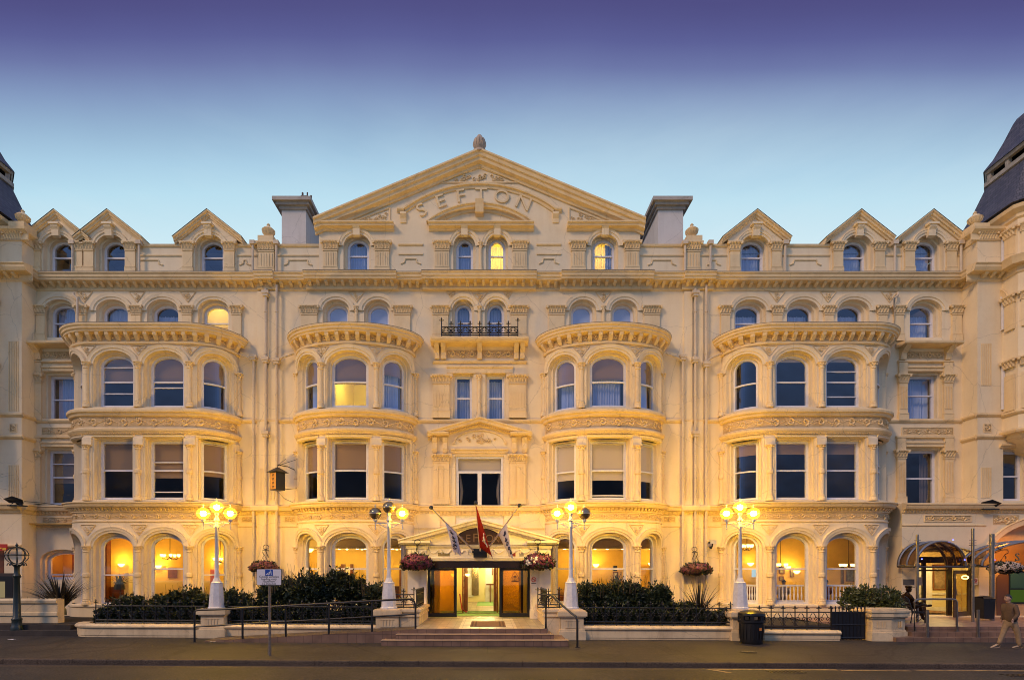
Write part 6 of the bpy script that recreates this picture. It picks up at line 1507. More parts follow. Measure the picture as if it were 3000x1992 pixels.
flag('flag', 'red flag with a white emblem hanging from the upright middle pole', (X(1097, 19.6), -3.9, Z(1160, 19.6)), (hx, -2.35, 3.15), M['redflag'], .03, .92, (.64, -1.98), (.40, -.26), .12, legs, 2.2)
flag('flag', 'white flag twisted tightly round a leaning porch pole', (X(1198, 19.6), -3.9, Z(1166, 19.6)), (hx+.2, -2.3, 3.12), M['whiteflag'], .36, .60, (.26, -1.36), (.44, -.86), .08, strokes, 4.)
# ================================================================ SIGNS
d = 15.0; sx, sy = X(622, d), d-CAMD; g = gz(sx)
t = thing('loading_sign', 'white parking plate about goods vehicles on a grey post near the kerb', 'sign', (sx, sy, g)); mb = MB(); mb.tube([(sx, sy, g), (sx, sy, 2.45)], .038, 10); mb.lathe((sx, sy, 2.44), [(.042, 0), (.03, .02), (0, .03)], 10); mb.build('post', simple('galvanised_post', (.24, .19, .15), .5, metal=.2, var=.4, vscale=12), t, True)
zc = Z(1330, d-.05); pw, ph = .352, .23
def rrect(w, h, r, k=4): return [(sx+sxn*(w-r)+r*cos(a0+j*pi/2/k), zc+szn*(h-r)+r*sin(a0+j*pi/2/k)) for sxn, szn, a0 in ((1, 1, 0), (-1, 1, pi/2), (-1, -1, pi), (1, -1, 1.5*pi)) for j in range(k+1)]
FS = Flat(sy-.045); mb = MB(); o_ = rrect(pw, ph, .03); mb.loop(FS, o_, -.004, .004); mb.poly(FS, o_, n=.004); mb.poly(FS, o_, n=-.004); p = mb.build('plate', M['black'], t)
mb = MB(); mb.poly(FS, rrect(pw-.010, ph-.010, .025), n=.006); mb.build('white_face', simple('sign_white', (.78, .72, .70), .35), t)
mb = MB(); zb = zc+.125; mb.box(FS, sx-.108, sx+.108, zb-.085, zb+.085, .0062, .009); bl = mb.build('blue_symbol', simple('sign_blue', (.01, .06, .33), .4), t)
mb = MB(); mb.mat(M['white']); 
mb.tube([(sx-.085, sy-.056, zb-.06), (sx-.03, sy-.056, zb-.04), (sx+.0, sy-.056, zb-.065)], .012, 4); mb.tube([(sx-.07, sy-.056, zb-.05), (sx-.02, sy-.056, zb-.01)], .010, 4); mb.tube([(sx+.01, sy-.056, zb-.05), (sx+.035, sy-.056, zb+.03), (sx+.055, sy-.056, zb+.04), (sx+.07, sy-.056, zb-.065)], .014, 4); mb.lathe((sx+.035, sy-.055, zb+.042), [(0, 0), (.016, .015), (0, .032)], 6); mb.tube([(sx+.03, sy-.056, zb+.02), (sx-.03, sy-.056, zb-.02)], .008, 4); mb.build('loading_figure', None, bl)
for i, line in enumerate(('Goods vehicles', 'loading only', 'Maximum', '15 minutes')):
    text_mesh(line, .088, .001, M['black'], (lambda v, i=i: Vector((sx+v.x, sy-.0525-v.z, zc+.012-.066*i+v.y))), 'lettering', t, sx=1.02)
# hotel lantern sign with four stars
lx, ly, lz = X(640, 22.3), -1.2, Z(1110, 22.3)
t = thing('lantern_sign', 'black lantern sign with four stars bracketed off the wall', 'sign', (lx, ly, lz)); mb = MB(); a = 1.0; ca, sa = cos(a), sin(a)
mb.fbox((lx, ly, lz), .42, .42, .74, a); mb.build('box', M['iron'], t)
mb = MB(); rt = lambda x, y, z: (lx+ca*x-sa*y, ly+sa*x+ca*y, lz+z); mb.grid([[rt(-.32, -.32, .37), rt(.32, -.32, .37), rt(.32, .32, .37), rt(-.32, .32, .37)], [rt(-.05, -.05, .58), rt(.05, -.05, .58), rt(.05, .05, .58), rt(-.05, .05, .58)]], True); mb.face([rt(-.32, -.32, .37), rt(.32, -.32, .37), rt(.32, .32, .37), rt(-.32, .32, .37)]); mb.build('cap', M['iron'], t)
mb = MB(); mb.face([rt(-.214, -.19, -.34), rt(-.214, .19, -.34), rt(-.214, .19, .34), rt(-.214, -.19, .34)]); yp = mb.build('star_panel', simple('amber_panel', (.55, .27, .05), .4), t)
mb = MB()
for i in range(4):
    zz = .25-.165*i; mb.face([rt(-.219, r*sin(q), zz+r*cos(q)) for q, r in [(j*pi/5, .085 if j % 2 == 0 else .034) for j in range(10)]])
mb.build('stars', M['black'], yp)
mb = MB(); mb.tube([(lx, ly, lz+.55), (lx, ly, lz+.7), (lx+.25, ly+.5, lz+.72), (lx+.3, -.02, lz+.7)], .02, 5); mb.tube([(lx, ly, lz+.66), (lx+.62, -.02, lz+1.25)], .011, 4); mb.tube([(lx, ly, lz+.66), (lx-.1, -.02, lz+1.2)], .011, 4); mb.tube([(lx+.05, ly, lz-.35), (lx+.55, -.02, lz-.1)], .013, 4); mb.tube([(lx-.05, ly, lz-.37), (lx+.1, ly+.5, lz-.65), (lx+.25, -.02, lz-.75)], .011, 4); mb.build('bracket', M['iron'], t)
# CCTV camera and the two floodlights
cx, cz = X(2078-.0, 22.9), 0
cx, cz = X(1640-.0, 23.2), Z(1252, 23.2); t = thing('security_camera', 'white security camera on the wall above a rose hanging basket', 'camera', (cx, -.3, cz)); mb = MB(); mb.fbox((cx, -.42, cz+.04), .34, .15, .13, .5); mb.fbox((cx-.03, -.44, cz+.12), .40, .19, .015, .5); mb.build('housing', M['white'], t); mb = MB(); mb.lathe((cx-.17, -.50, cz-.02), [(.04, 0), (.05, .04), (.04, .08)], 8); mb.tube([(cx, -.42, cz-.02), (cx+.04, -.3, cz-.14), (cx+.05, -.02, cz-.16)], .03, 6); mb.lathe((cx-.05, -.4, cz-.26), [(0, 0), (.05, .03), (.06, .09), (.03, .12)], 8); mb.build('bracket', M['black'], t)
for lab, px, py, yy, s in (('black floodlight on the pavilion ledge above the cage lamp post', 30, 1153, -1.15, 1), ('black floodlight on the ledge above the glass canopy', 2286, 1161, -1.1, -1)):
    dd = CAMD+yy; fx, fz = X(px, dd), Z(py, dd); t = thing('floodlight', lab, 'floodlight', (fx, yy, fz), 'floodlights on the first-floor ledge'); mb = MB()
    A = [(-.42, 0, .06), (.0, -.05, .17), (.42, -.02, .02), (.1, .1, -.03)]; mb.grid([[(fx+p[0], yy+p[1], fz+p[2]) for p in A], [(fx+p[0]*.75+.05*s, yy+p[1]+.12, fz+p[2]-.16) for p in A]], True); mb.face([(fx+p[0], yy+p[1], fz+p[2]) for p in A]); mb.face([(fx+p[0]*.75+.05*s, yy+p[1]+.12, fz+p[2]-.16) for p in A]); mb.build('head', M['black'], t)
    mb = MB(); mb.tube([(fx-.25, yy+.15, fz-.2), (fx, yy+.1, fz-.02), (fx+.25, yy+.15, fz-.2)], .03, 6); mb.xyz(fx-.28, fx+.36, yy+.02, yy+.3, fz-.24, fz-.2); mb.tube([(fx+s*.3, yy+.2, fz-.02), (fx+s*.9, yy+.34, fz-.06), (fx+s*1.5, yy+.9, fz-.14)], .012, 4); mb.build('yoke', M['iron'], t)
# ================================================================ BINS
d = 18.0; bx_, by_ = X(1731, d), d-CAMD-.05; g = gz(bx_)
t = thing('litter_bin', 'black hooded litter bin with an orange notice on the pavement', 'bin', (bx_, by_, g)); mb = MB(); mb.lathe((bx_, by_, g), [(.34, 0), (.36, .04), (.36, .12), (.39, .70), (.43, .72), (.43, .78), (.40, .80)], 20); mb.build('body', M['black'], t, True)
mb = MB(); k = 20
mb.lathe((bx_, by_, g), [(.41, .92), (.43, .95), (.42, 1.02), (.34, 1.08), (.15, 1.12), (0, 1.125)], 20)
for i in range(8): a = i*pi/4+.39; mb.fbox((bx_+.39*cos(a), by_+.39*sin(a), g+.86), .06, .12, .16, a)
mb.build('hood', M['black'], t, True)
mb = MB()
for i in range(20): a = 2*pi*i/20; mb.fbox((bx_+.385*cos(a), by_+.385*sin(a), g+.4), .012, .05, .5, a)
mb.build('ribs', M['black'], t)
mb = MB(); rows = [[(bx_+(.405)*sin(a), by_-(.405)*cos(a), g+z) for a in (.15, .28, .41)] for z in (.46, .56)]; mb.grid(rows); mb.build('notice', simple('orange_notice', (.70, .22, .03), .5), t)
d = 21.2; x = X(2270, d); t = thing('waste_bin', 'tall black sloping-top bin standing by the canopy post', 'bin', (x, d-CAMD, .49)); mb = MB(); y = d-CAMD
mb.grid([[(x-.20, y-.2, .49), (x+.20, y-.2, .49), (x+.20, y+.2, .49), (x-.20, y+.2, .49)], [(x-.235, y-.22, 1.28), (x+.235, y-.22, 1.28), (x+.235, y+.22, 1.34), (x-.235, y+.22, 1.34)]], True); mb.grid([[(x-.235, y-.22, 1.28), (x+.235, y-.22, 1.28)], [(x-.12, y-.04, 1.40), (x+.16, y-.04, 1.38)], [(x-.235, y+.22, 1.36), (x+.235, y+.22, 1.34)]]); mb.build('body', M['black'], t)
mb = MB(); mb.xyz(x+.0, x+.2, y-.232, y-.215, 1.16, 1.24); mb.build('slot', M['iron'], t)
# ================================================================ RIGHT-HAND ENTRANCE
x0, x1 = X(2104, 19.0), 30.
mb = MB(); g = gz(16)
mb.xyz(14.2, x1, -5.05, -4.2, -.5, g+.155); mb.xyz(15.0, x1, -4.74, -4.0, -.5, g+.305); mb.xyz(15.1, x1, -4.42, -.78, -.5, g+.46); RS = tag(mb.build('side_steps', M['tileriser']), 'grey-brown tiled steps below the glass canopies', 'steps')
mb = MB(); mb.xyz(15.1, x1, -4.40, -.78, g+.461, g+.475); mb.xyz(12.2, 15.1, -3.2, -.78, -.3, .44); (mb.build('terrace', tile_mat('pink_terrace_tiles', (.36, .21, .14), (.40, .24, .17), (.16, .1, .07), .3, .3, .5, (0, 1)), RS))
ft = g+.47
# door set in the arched recess
mb = MB(); DY = -.5
mb.xyz(18.42, 18.5, DY, DY+.1, ft, 3.0); mb.xyz(20.9, 20.96, DY, DY+.1, ft, 3.0); mb.xyz(18.42, 20.96, DY, DY+.1, 2.72, 2.98); mb.xyz(18.42, 20.0, DY-.01, DY+.09, 2.36, 2.43); mb.xyz(18.85, 18.98, DY-.005, DY+.095, ft, 2.72); mb.xyz(19.92, 20.12, DY-.005, DY+.095, ft, 2.72)
dset = mb.build('side_entrance', simple('dark_brown_frame', (.03, .016, .010), .35, var=.3), hotel)
mb = MB(); hx_, hy_ = 20.86, DY-.02
def rr(u, z, n): return (hx_-u*cos(.35)-n*sin(.35), hy_-u*sin(.35)+n*cos(.35), z)
for u0, u1, z0, z1 in ((0, .13, ft, 2.4), (.92, 1.05, ft, 2.4), (.13, .92, 2.26, 2.4), (.13, .92, ft, ft+.24)):
    mb.grid([[rr(u0, z0, 0), rr(u1, z0, 0), rr(u1, z0, .05), rr(u0, z0, .05)], [rr(u0, z1, 0), rr(u1, z1, 0), rr(u1, z1, .05), rr(u0, z1, .05)]], True); mb.face([rr(u0, z1, 0), rr(u1, z1, 0), rr(u1, z1, .05), rr(u0, z1, .05)])
dl = mb.build('door', simple('brown_door', (.07, .035, .018), .35, var=.4), dset); mb = MB(); mb.face([rr(.12, ft+.2, .03), rr(.94, ft+.2, .03), rr(.94, 2.3, .03), rr(.12, 2.3, .03)]); mb.build('pane', glass('yellow_door_glass', (.75, .62, .28), 1.5, .003), dl)
mb = MB(); mb.tube([rr(.98, 1.35, -.05), rr(.98, 1.6, -.05)], .018, 5); mb.build('handle', M['steel'], dl)
mb = MB(); mb.xyz(18.5, 18.86, DY+.04, DY+.05, ft, 2.72); mb.xyz(18.98, 19.92, DY+.04, DY+.05, 2.43, 2.72); mb.build('pane', M['gfglass'], dset)
mb = MB(); mb.xyz(18.52, 18.84, DY+.02, DY+.035, 1.75, 2.1); mb.build('notice', simple('grey_notice', (.4, .36, .3), .6), dset)
mb = MB(); mb.xyz(18.3, 23.6, 2.6, 2.7, ft, 3.3); mb.xyz(18.3, 18.36, -.3, 2.6, ft, 3.3); mb.xyz(23.5, 23.6, -.3, 2.6, ft, 3.3); mb.xyz(18.3, 23.6, -.3, 2.7, 3.25, 3.3); mb.build('hall', simple('pale_hall_paint', (.82, .72, .46), .7), hotel)
mb = MB(); mb.xyz(18.3, 23.6, -.45, 2.7, ft-.04, ft); mb.build('hall_floor', M['platform'], hotel)
frame(22.15, 2.58, 2.05, .62, 1.25); mb = MB(); mb.xyz(20.6, 23.5, 2.54, 2.6, 1.2, 1.28); mb.xyz(20.6, 23.5, 2.55, 2.6, ft, ft+.2); mb.xyz(21.2, 21.75, 2.5, 2.6, ft, 2.6); mb.build('dado_rail', M['white'], hotel)
lamp((20.8, .9, 2.9), 170, (1., .72, .26))
mb = MB(); mb.tube([(20.35+.14*cos(q), DY-.36, 2.1+.07*sin(q)) for q in [2*pi*i/14 for i in range(15)]], .022, 5); mb.build('wall_lamp', lampglow, hotel)  # glowing ring that stands in for a lamp's reflection
# wide arched shopfront at the far right edge
mb = MB(); RY_ = -.45
mb.xyz(21.4, 28, RY_+.02, RY_+.1, ft, 4.6); sf = mb.build('shopfront', simple('apricot_shopfront', (.70, .42, .18), .6, var=.15), hotel)
ax = X(2318, 22.9)
mb = MB(); FA = Flat(RY_); mb.poly(FA, arch(ax+.05, .30, ft, 2.0, .28), n=.01); mb.build('door', simple('brown_arch_door', (.16, .07, .025), .5), sf)
gx0 = X(2333, 22.9); mb = MB(); mb.xyz(gx0, gx0+1.2, RY_-.02, RY_+.02, .95, 2.35); gf = mb.build('window_frame', M['black'], sf)
mb = MB(); mb.xyz(gx0+.06, gx0+1.14, RY_-.03, RY_-.018, 1.62, 2.28); mb.build('pane', simple('deep_green_pane', (.03, .09, .05), .15), gf); mb = MB(); mb.xyz(gx0+.06, gx0+1.14, RY_-.03, RY_-.018, 1.02, 1.56); mb.build('lower_pane', emis('green_lit_pane', (.10, .17, .025), .45), gf)
lamp((22.3, -1.5, 3.0), 75, (1., .46, .10))  # light without a fitting, added under the canopy to brighten the shopfront
mb = MB(); mb.xyz(X(2083, 22.7), X(2108, 22.7), -.80, -.782, Z(1348, 22.7), Z(1335, 22.7)); tag(mb.build('wall_plaque', simple('slate_plaque', (.10, .095, .09), .4)), 'small dark plaque on the wall above the bronze statue', 'plaque')
# barrel-vaulted glass canopies on steel posts
smoke = glass('smoked_canopy_glass', (.55, .43, .30), 1.3, .004)
def canopy(label, xa, xb, zs, rise, yf, yb, posts):
    t = thing('glass_canopy', label, 'canopy', ((xa+xb)/2, yf, zs)); cx, w = (xa+xb)/2, (xb-xa)/2
    mb = MB(); mb.grid([[(cx-w*cos(pi*i/20), y, zs+rise*sin(pi*i/20)) for i in range(21)] for y in (yf, yb)]); mb.build('roof_glass', smoke, t, True)
    mb = MB(); mb.face([(cx-w*cos(pi*i/20), yf+.03, zs+rise*sin(pi*i/20)) for i in range(21)]); mb.build('end_glass', smoke, t)
    for y in (yf-.02, (yf+yb)/2, yb): mb = MB(); mb.tube([(cx-w*cos(pi*i/20), y, zs+rise*sin(pi*i/20)) for i in range(21)], .055, 6); mb.build('arch_rib', M['steel'], t, True)
    mb = MB()
    for x in (xa, xb): mb.tube([(x, yf-.05, zs), (x, yb, zs)], .06, 7)
    mb.tube([(xa-.1, yf, zs-.03), (xb+.1, yf, zs-.03)], .04, 6); mb.build('gutter_beam', simple('dark_steel', (.10, .09, .085), .4, metal=.8), t, True)
    return t
YF = -1.75; dcan = CAMD+YF
xa, xb = X(2110, dcan), X(2226, dcan); zsx = Z(1305, dcan)
c1 = canopy('small barrel-vaulted smoked glass canopy over the yellow-lit side doorway', xa, xb, zsx, Z(1248, dcan)-zsx, YF, -.85, 0)
c2 = canopy('wide barrel-vaulted smoked glass canopy with a letter S on it', X(2262, dcan), X(2262, dcan)+5.4, zsx+.02, 1.05, YF, -.85, 0)
blue = emis('blue_led', (.12, .14, 1.), 6.)
mb = MB()
for px, py in ((2130, 1290), (2198, 1246), (2225, 1292)): mb.lathe((X(px-(2130-2126 if px == 2130 else 0), dcan-.1), YF-.09, Z(py, dcan-.1)), [(0, 0), (.035, .03), (0, .06)], 6)
mb.build('led_lamp', blue, c1)
mb = MB(); mb.lathe((X(2293, dcan-.1), YF-.09, Z(1292, dcan-.1)), [(0, 0), (.04, .03), (0, .06)], 6); mb.build('led_lamp', blue, c2)
text_mesh('S', .46, .01, M['chrome'], lambda v: Vector((X(2340, dcan)+v.x, YF-.10-v.z, Z(1285, dcan)+v.y)), 'lettering', c2)
for px, dd, zt, nm in ((2115, 20.7, Z(1232, 20.7), 'slim steel post behind the bronze statue at the corner of the small canopy'), (2243, 20.7, Z(1218, 20.7), 'slim steel post between the two canopies'), (2287, 21.4, Z(1231, 21.4), 'thick steel post beside the tall black bin')):
    x, y = X(px, dd), dd-CAMD; t = thing('canopy_post', nm, 'post', (x, y, ft), 'steel posts of the glass canopies'); mb = MB(); zb_ = ft
    mb.tube([(x, y, zb_), (x, y, zt)], .05 if dd < 21 else .085, 10); mb.build('post', M['steel'], t, True); mb = MB(); zc_ = Z(1257, dd)
    for q in (0, .09, .18): mb.lathe((x, y, zc_+q), [(.11, 0), (.11, .02)], 12)
    mb.lathe((x, y, zsx), [(.1, 0), (.1, .08)], 12); mb.build('collar', M['steel'], t)
def hoop(label, xa, xb, ya, yb, za, zb, h):
    t = thing('steel_handrail', label, 'handrail', ((xa+xb)/2, (ya+yb)/2, za), 'steel handrails of the canopy steps'); mb = MB()
    mb.tube([(xa, ya, za), (xa, ya, za+h-.1), (xa+(xb-xa)*.04, ya+(yb-ya)*.04, za+h-.02), (xa+(xb-xa)*.1, ya+(yb-ya)*.1, za+h), (xb-(xb-xa)*.1, yb-(yb-ya)*.1, zb+h), (xb-(xb-xa)*.04, yb-(yb-ya)*.04, zb+h-.02), (xb, yb, zb+h-.1), (xb, yb, zb)], .034, 8); mb.build('rail', M['steel'], t, True)
    mb = MB(); mb.lathe((xa, ya, za), [(.09, 0), (.09, .012), (.05, .015)], 10); mb.lathe((xb, yb, zb), [(.09, 0), (.09, .012), (.05, .015)], 10); mb.build('base_plate', M['steel'], t)
hoop('long steel hoop handrail across the top of the canopy steps', X(2111, 18.9), X(2209, 18.9), -4.55, -4.55, g+.305, g+.305, 1.16)
for px, lab in ((2141, 'short steel post on the canopy steps beside the white pier'), (2258, 'short steel post on the canopy steps near the walking person')):
    x = X(px, 18.5); y = -4.95; t = thing('steel_post', lab, 'post', (x, y, g+.155)); mb = MB(); mb.tube([(x, y, g+.155), (x, y, g+1.12)], .042, 8); mb.build('rail', M['steel'], t, True); mb = MB(); mb.lathe((x, y, g+.155), [(.085, 0), (.085, .012), (.05, .015)], 10); mb.build('base_plate', M['steel'], t)
# ================================================================ FAR LEFT
mb = MB(); gl = gz(-19); mb.xyz(-40, -14.6, -4.6, -3.9, -.3, gl+.17); mb.xyz(-40, -15.1, -4.3, -3.8, -.3, gl+.34); tag(mb.build('worn_steps', simple('dark_worn_steps', (.055, .043, .033), .8, var=.5, vscale=2)), 'two dark worn steps under the cage lamp post', 'steps')
mb = MB(); prof = [(0, .2), (0, .62), (.05, .64), (.05, .74), (.02, .76), (.02, 1.08), (.08, 1.10), (.1, 1.2), (.05, 1.26), (-.3, 1.26), (-.3, .2)]
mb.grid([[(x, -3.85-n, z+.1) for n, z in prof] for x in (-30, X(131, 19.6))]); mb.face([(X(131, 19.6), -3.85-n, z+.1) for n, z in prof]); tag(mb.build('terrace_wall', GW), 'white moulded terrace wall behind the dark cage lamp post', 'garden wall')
d = 19.1; x, y = X(39, d), d-CAMD; z0 = gl+.17; t = thing('cage_lamp', 'dark green cast-iron lamp post with an open globe cage', 'street lamp', (x, y, z0))
mb = MB(); mb.lathe((x, y, z0), [(.18, 0), (.18, .12), (.155, .16), (.15, .34), (.165, .40), (.12, .46), (.10, 1.2), (.082, 1.85), (.115, 1.9), (.125, 1.95), (.085, 2.02), (.08, 2.25), (.11, 2.3), (.18, 2.36)], 14); mb.build('post', M['castgreen'], t, True)
zc_ = z0+2.68; mb = MB()
for i in range(4):
    a = i*pi/4; mb.tube([(x+.33*cos(a)*sin(q), y+.33*sin(a)*sin(q), zc_-.30*cos(q)) for q in [2*pi*j/24 for j in range(25)]], .014, 5)
mb.tube([(x+.335*cos(q), y+.335*sin(q), zc_+.02) for q in [2*pi*j/28 for j in range(29)]], .017, 5); mb.lathe((x, y, zc_+.29), [(.07, 0), (.03, .04), (.05, .08), (.02, .12), (0, .2)], 8)
for i in range(8): a = i*pi/4; mb.tube([(x+.15*cos(a), y+.15*sin(a), zc_-.34), (x+.24*cos(a), y+.24*sin(a), zc_-.28), (x+.27*cos(a), y+.27*sin(a), zc_-.36)], .018, 4)
mb.build('globe_cage', M['castgreen'], t)
d = 19.9; t = thing('menu_board', 'dark framed menu case with a lit sheet behind the cage lamp post', 'notice board', (X(14, d), d-CAMD, 1.2)); yb = d-CAMD; mb = MB(); xa, xb = X(-60, d), X(37, d); mb.xyz(xa, xb, yb, yb+.12, Z(1387, d), Z(1321, d)); mb.build('case', simple('dark_board_frame', (.06, .042, .03), .5, var=.4), t); mb = MB(); mb.xyz(xa+.2, xb-.12, yb-.006, yb-.001, Z(1380, d), Z(1328, d)); mb.build('backing', M['black'], t); mb = MB(); mb.xyz(X(-30, d), X(12, d), yb-.012, yb-.007, Z(1377, d), Z(1340, d)); mb.build('sheet', emis('lit_menu_sheet', (.75, .58, .30), .35), t)
mb = MB(); mb.tube([(X(20, d), yb+.06, .4), (X(20, d), yb+.06, 1.4)], .03, 6); mb.tube([(xa+.2, yb+.06, .4), (xa+.2, yb+.06, 1.4)], .03, 6); mb.build('legs', M['iron'], t)
d = 22.4; t = thing('red_sign', 'red and yellow fascia sign above the menu case', 'sign', (X(4, d), d-CAMD, Z(1262, d))); yb = d-CAMD; mb = MB(); mb.xyz(X(-60, d), X(15, d), yb, yb+.05, Z(1269, d), Z(1254, d)); mb.build('board', simple('red_sign_board', (.5, .03, .015), .4), t); mb = MB()
for a, b, c, e in ((-40, -10, 1258, 1266), (-6, 4, 1262, 1265), (6, 14, 1263, 1268)): mb.xyz(X(a, d), X(b, d), yb-.01, yb-.002, Z(e, d), Z(c, d))
mb.build('bands', simple('yellow_sign_bands', (.8, .5, .05), .4), t)
# ================================================================ FIGURES
def skin_body(name, chain, mat, parent, sub=2):
    """chain: list of (id, parent id, point, radius) grown into one continuous skin"""
    idx = {c[0]: i for i, c in enumerate(chain)}
    me = bpy.data.meshes.new(name); me.from_pydata([c[2] for c in chain], [(idx[c[1]], i) for i, c in enumerate(chain) if c[1] is not None], []); o = bpy.data.objects.new(name, me); COL.objects.link(o)
    m = o.modifiers.new('skin', 'SKIN'); 
    sv = me.skin_vertices[0].data if me.skin_vertices else None
    if sv is None:
        bpy.context.view_layer.objects.active = o; bpy.context.view_layer.update(); sv = me.skin_vertices[0].data
    for i, c in enumerate(chain): r = c[3]; sv[i].radius = (r, r) if not isinstance(r, tuple) else r
    sv[0].use_root = True
    s = o.modifiers.new('sub', 'SUBSURF'); s.levels = s.render_levels = sub
    dgp = bpy.context.evaluated_depsgraph_get(); dgp.update(); m2 = bpy.data.meshes.new_from_object(o.evaluated_get(dgp)); bpy.data.objects.remove(o); m2.name = name
    m2.materials.clear(); m2.materials.append(mat); m2.polygons.foreach_set('use_smooth', [True]*len(m2.polygons)); o = bpy.data.objects.new(name, m2); COL.objects.link(o)
    if parent: o.parent = parent; o.matrix_parent_inverse = wmat(parent).inverted()
    return o
def eyes(parent, p, f, r, k, skin):
    mb = MB(); p = Vector(p)
    for s in (-1, 1):
        c = p+r*s*.031*k+f*.094*k+Vector((0, 0, .012*k)); mb.lathe(tuple(c-Vector((0, 0, .008))), [(0, 0), (.013*k, .004), (.014*k, .008), (.012*k, .013), (0, .017)], 8)
        mb.tube([tuple(c+r*q*k+f*.006+Vector((0, 0, .024*k))) for q in (-.02, 0, .02)], .005*k, 4)
    mb.tube([tuple(p+r*q*k+f*(.098-abs(q)*.3)*k-Vector((0, 0, .066*k))) for q in (-.026, -.01, .01, .026)], .006*k, 4); mb.build('face', skin or M['hair'], parent)
def head(parent, p, facing, hair, sc_=1., skin=None, hairmat=None):
    """ovoid head with brow, nose, chin and ears, plus a hair cap; facing = unit (x,y)"""
    bm = bmesh.new(); bmesh.ops.create_uvsphere(bm, u_segments=20, v_segments=14, radius=1.)
    f = Vector((facing[0], facing[1], 0)); r = Vector((f.y, -f.x, 0))
    for v in bm.verts:
        x, y, z = v.co; w = 1-.22*max(0, -z)**1.5; fr = y
        yy = y*(.105 if y > 0 else .10)+(.012 if (z < -.55 and y > .3) else 0)
        if y > .85 and abs(x) < .25 and -.35 < z < .12: yy += .022*(1-abs(z+.12)/.3)
        if y > .6 and .12 < abs(x) < .5 and .02 < z < .3: yy -= .008
        v.co = Vector(p)+r*x*.077*w*sc_+f*yy*sc_+Vector((0, 0, z*.122*sc_))
    me = bpy.data.meshes.new('head'); 
    for s in (-1, 1):
        b2 = bmesh.ops.create_uvsphere(bm, u_segments=6, v_segments=5, radius=1.)
        for v in b2['verts']: x, y, z = v.co; v.co = Vector(p)+r*(s*.079+x*.012)*sc_+f*y*.02*sc_+Vector((0, 0, (z*.032-.005)*sc_))
    bm.to_mesh(me); bm.free(); me.materials.append(skin or M['skin']); eyes(parent, p, f, r, sc_, skin); me.polygons.foreach_set('use_smooth', [True]*len(me.polygons)); o = bpy.data.objects.new('head', me); COL.objects.link(o); o.parent = parent; o.matrix_parent_inverse = wmat(parent).inverted()
    if hair:
        bm = bmesh.new(); bmesh.ops.create_uvsphere(bm, u_segments=18, v_segments=12, radius=1.); rm = [v for v in bm.verts if v.co.z < -.15 or (v.co.y > .45 and v.co.z < .42)]; bmesh.ops.delete(bm, geom=rm, context='VERTS')
        for v in bm.verts: x, y, z = v.co; v.co = Vector(p)+r*x*.087*sc_+f*(y*.113-.006)*sc_+Vector((0, 0, (z*.13+.006)*sc_))
        me = bpy.data.meshes.new('hair'); bm.to_mesh(me); bm.free(); me.materials.append(hairmat or M['hair']); me.polygons.foreach_set('use_smooth', [True]*len(me.polygons)); h = bpy.data.objects.new('hair', me); COL.objects.link(h); h.parent = parent; h.matrix_parent_inverse = wmat(parent).inverted()
    return o
def hand(parent, p, d, mat, curl=.5):
    """palm with four unequal curled fingers and a side thumb, hanging along d"""
    p, d = Vector(p), Vector(d).normalized(); s = d.cross(Vector((0, 1, .2))).normalized(); n = d.cross(s); ch = [('w', None, tuple(p), .024), ('m', 'w', tuple(p+d*.05), .030), ('k', 'm', tuple(p+d*.085), .026)]
    for i, (o_, l) in enumerate(((-.027, .062), (-.009, .072), (.009, .068), (.027, .055))):
        a = p+d*.09+s*o_; b = a+d*l*.5+n*curl*.012; c = b+d*l*.4+n*curl*.035; ch += [('f%da' % i, 'k', tuple(a), .0095), ('f%db' % i, 'f%da' % i, tuple(b), .0085), ('f%dc' % i, 'f%db' % i, tuple(c), .007)]
    ch += [('t1', 'm', tuple(p+d*.045-s*.035+n*.01), .011), ('t2', 't1', tuple(p+d*.085-s*.047+n*.02), .009)]
    return skin_body('hand', ch, mat, parent, 1)
# the person walking past at the right, in a beige jacket and pale trousers
d = FOC*EYE/(1488-HY); px_, py_ = X(2330, d), d-CAMD; g0 = gz(px_)
W = thing('person', 'person in a brown jacket and pale trousers walking past the canopy steps', 'person', (px_, py_, g0))
jk = simple('tan_jacket', (.13, .08, .045), .9, var=.35, vscale=6); tr = simple('beige_trousers', (.33, .225, .125), .9, var=.25, vscale=6)
q = lambda x, y, z: (px_+x, py_+y, g0+z)
skin_body('trousers', [('p', None, q(0, 0, 1.0), (.15, .12)), ('p2', 'p', q(0, 0, .90), (.155, .13)), ('l0', 'p2', q(-.06, .085, .76), .10), ('l1', 'l0', q(-.14, .09, .50), .078), ('l2', 'l1', q(-.30, .09, .12), .062), ('r0', 'p2', q(.05, -.085, .76), .10), ('r1', 'r0', q(.14, -.09, .49), .078), ('r2', 'r1', q(.20, -.09, .09), .064)], tr, W)
skin_body('jacket', [('b', None, q(0, 0, .80), (.215, .17)), ('w', 'b', q(-.01, 0, 1.04), (.205, .165)), ('c', 'w', q(-.03, 0, 1.28), (.215, .165)), ('n', 'c', q(-.05, 0, 1.43), (.10, .09)), ('n2', 'n', q(-.06, 0, 1.49), .065),
    ('a0', 'c', q(-.03, .19, 1.37), .075), ('a1', 'a0', q(.05, .25, 1.10), .058), ('a2', 'a1', q(-.06, .25, .88), .046), ('e0', 'c', q(-.03, -.19, 1.37), .075), ('e1', 'e0', q(-.02, -.26, 1.10), .058), ('e2', 'e1', q(-.18, -.25, .93), .046)], jk, W)
head(W, q(-.085, 0, 1.60), (-1, 0), True); skin_body('neck', [('a', None, q(-.06, 0, 1.44), .055), ('b', 'a', q(-.08, 0, 1.55), .055)], M['skin'], W, 1)
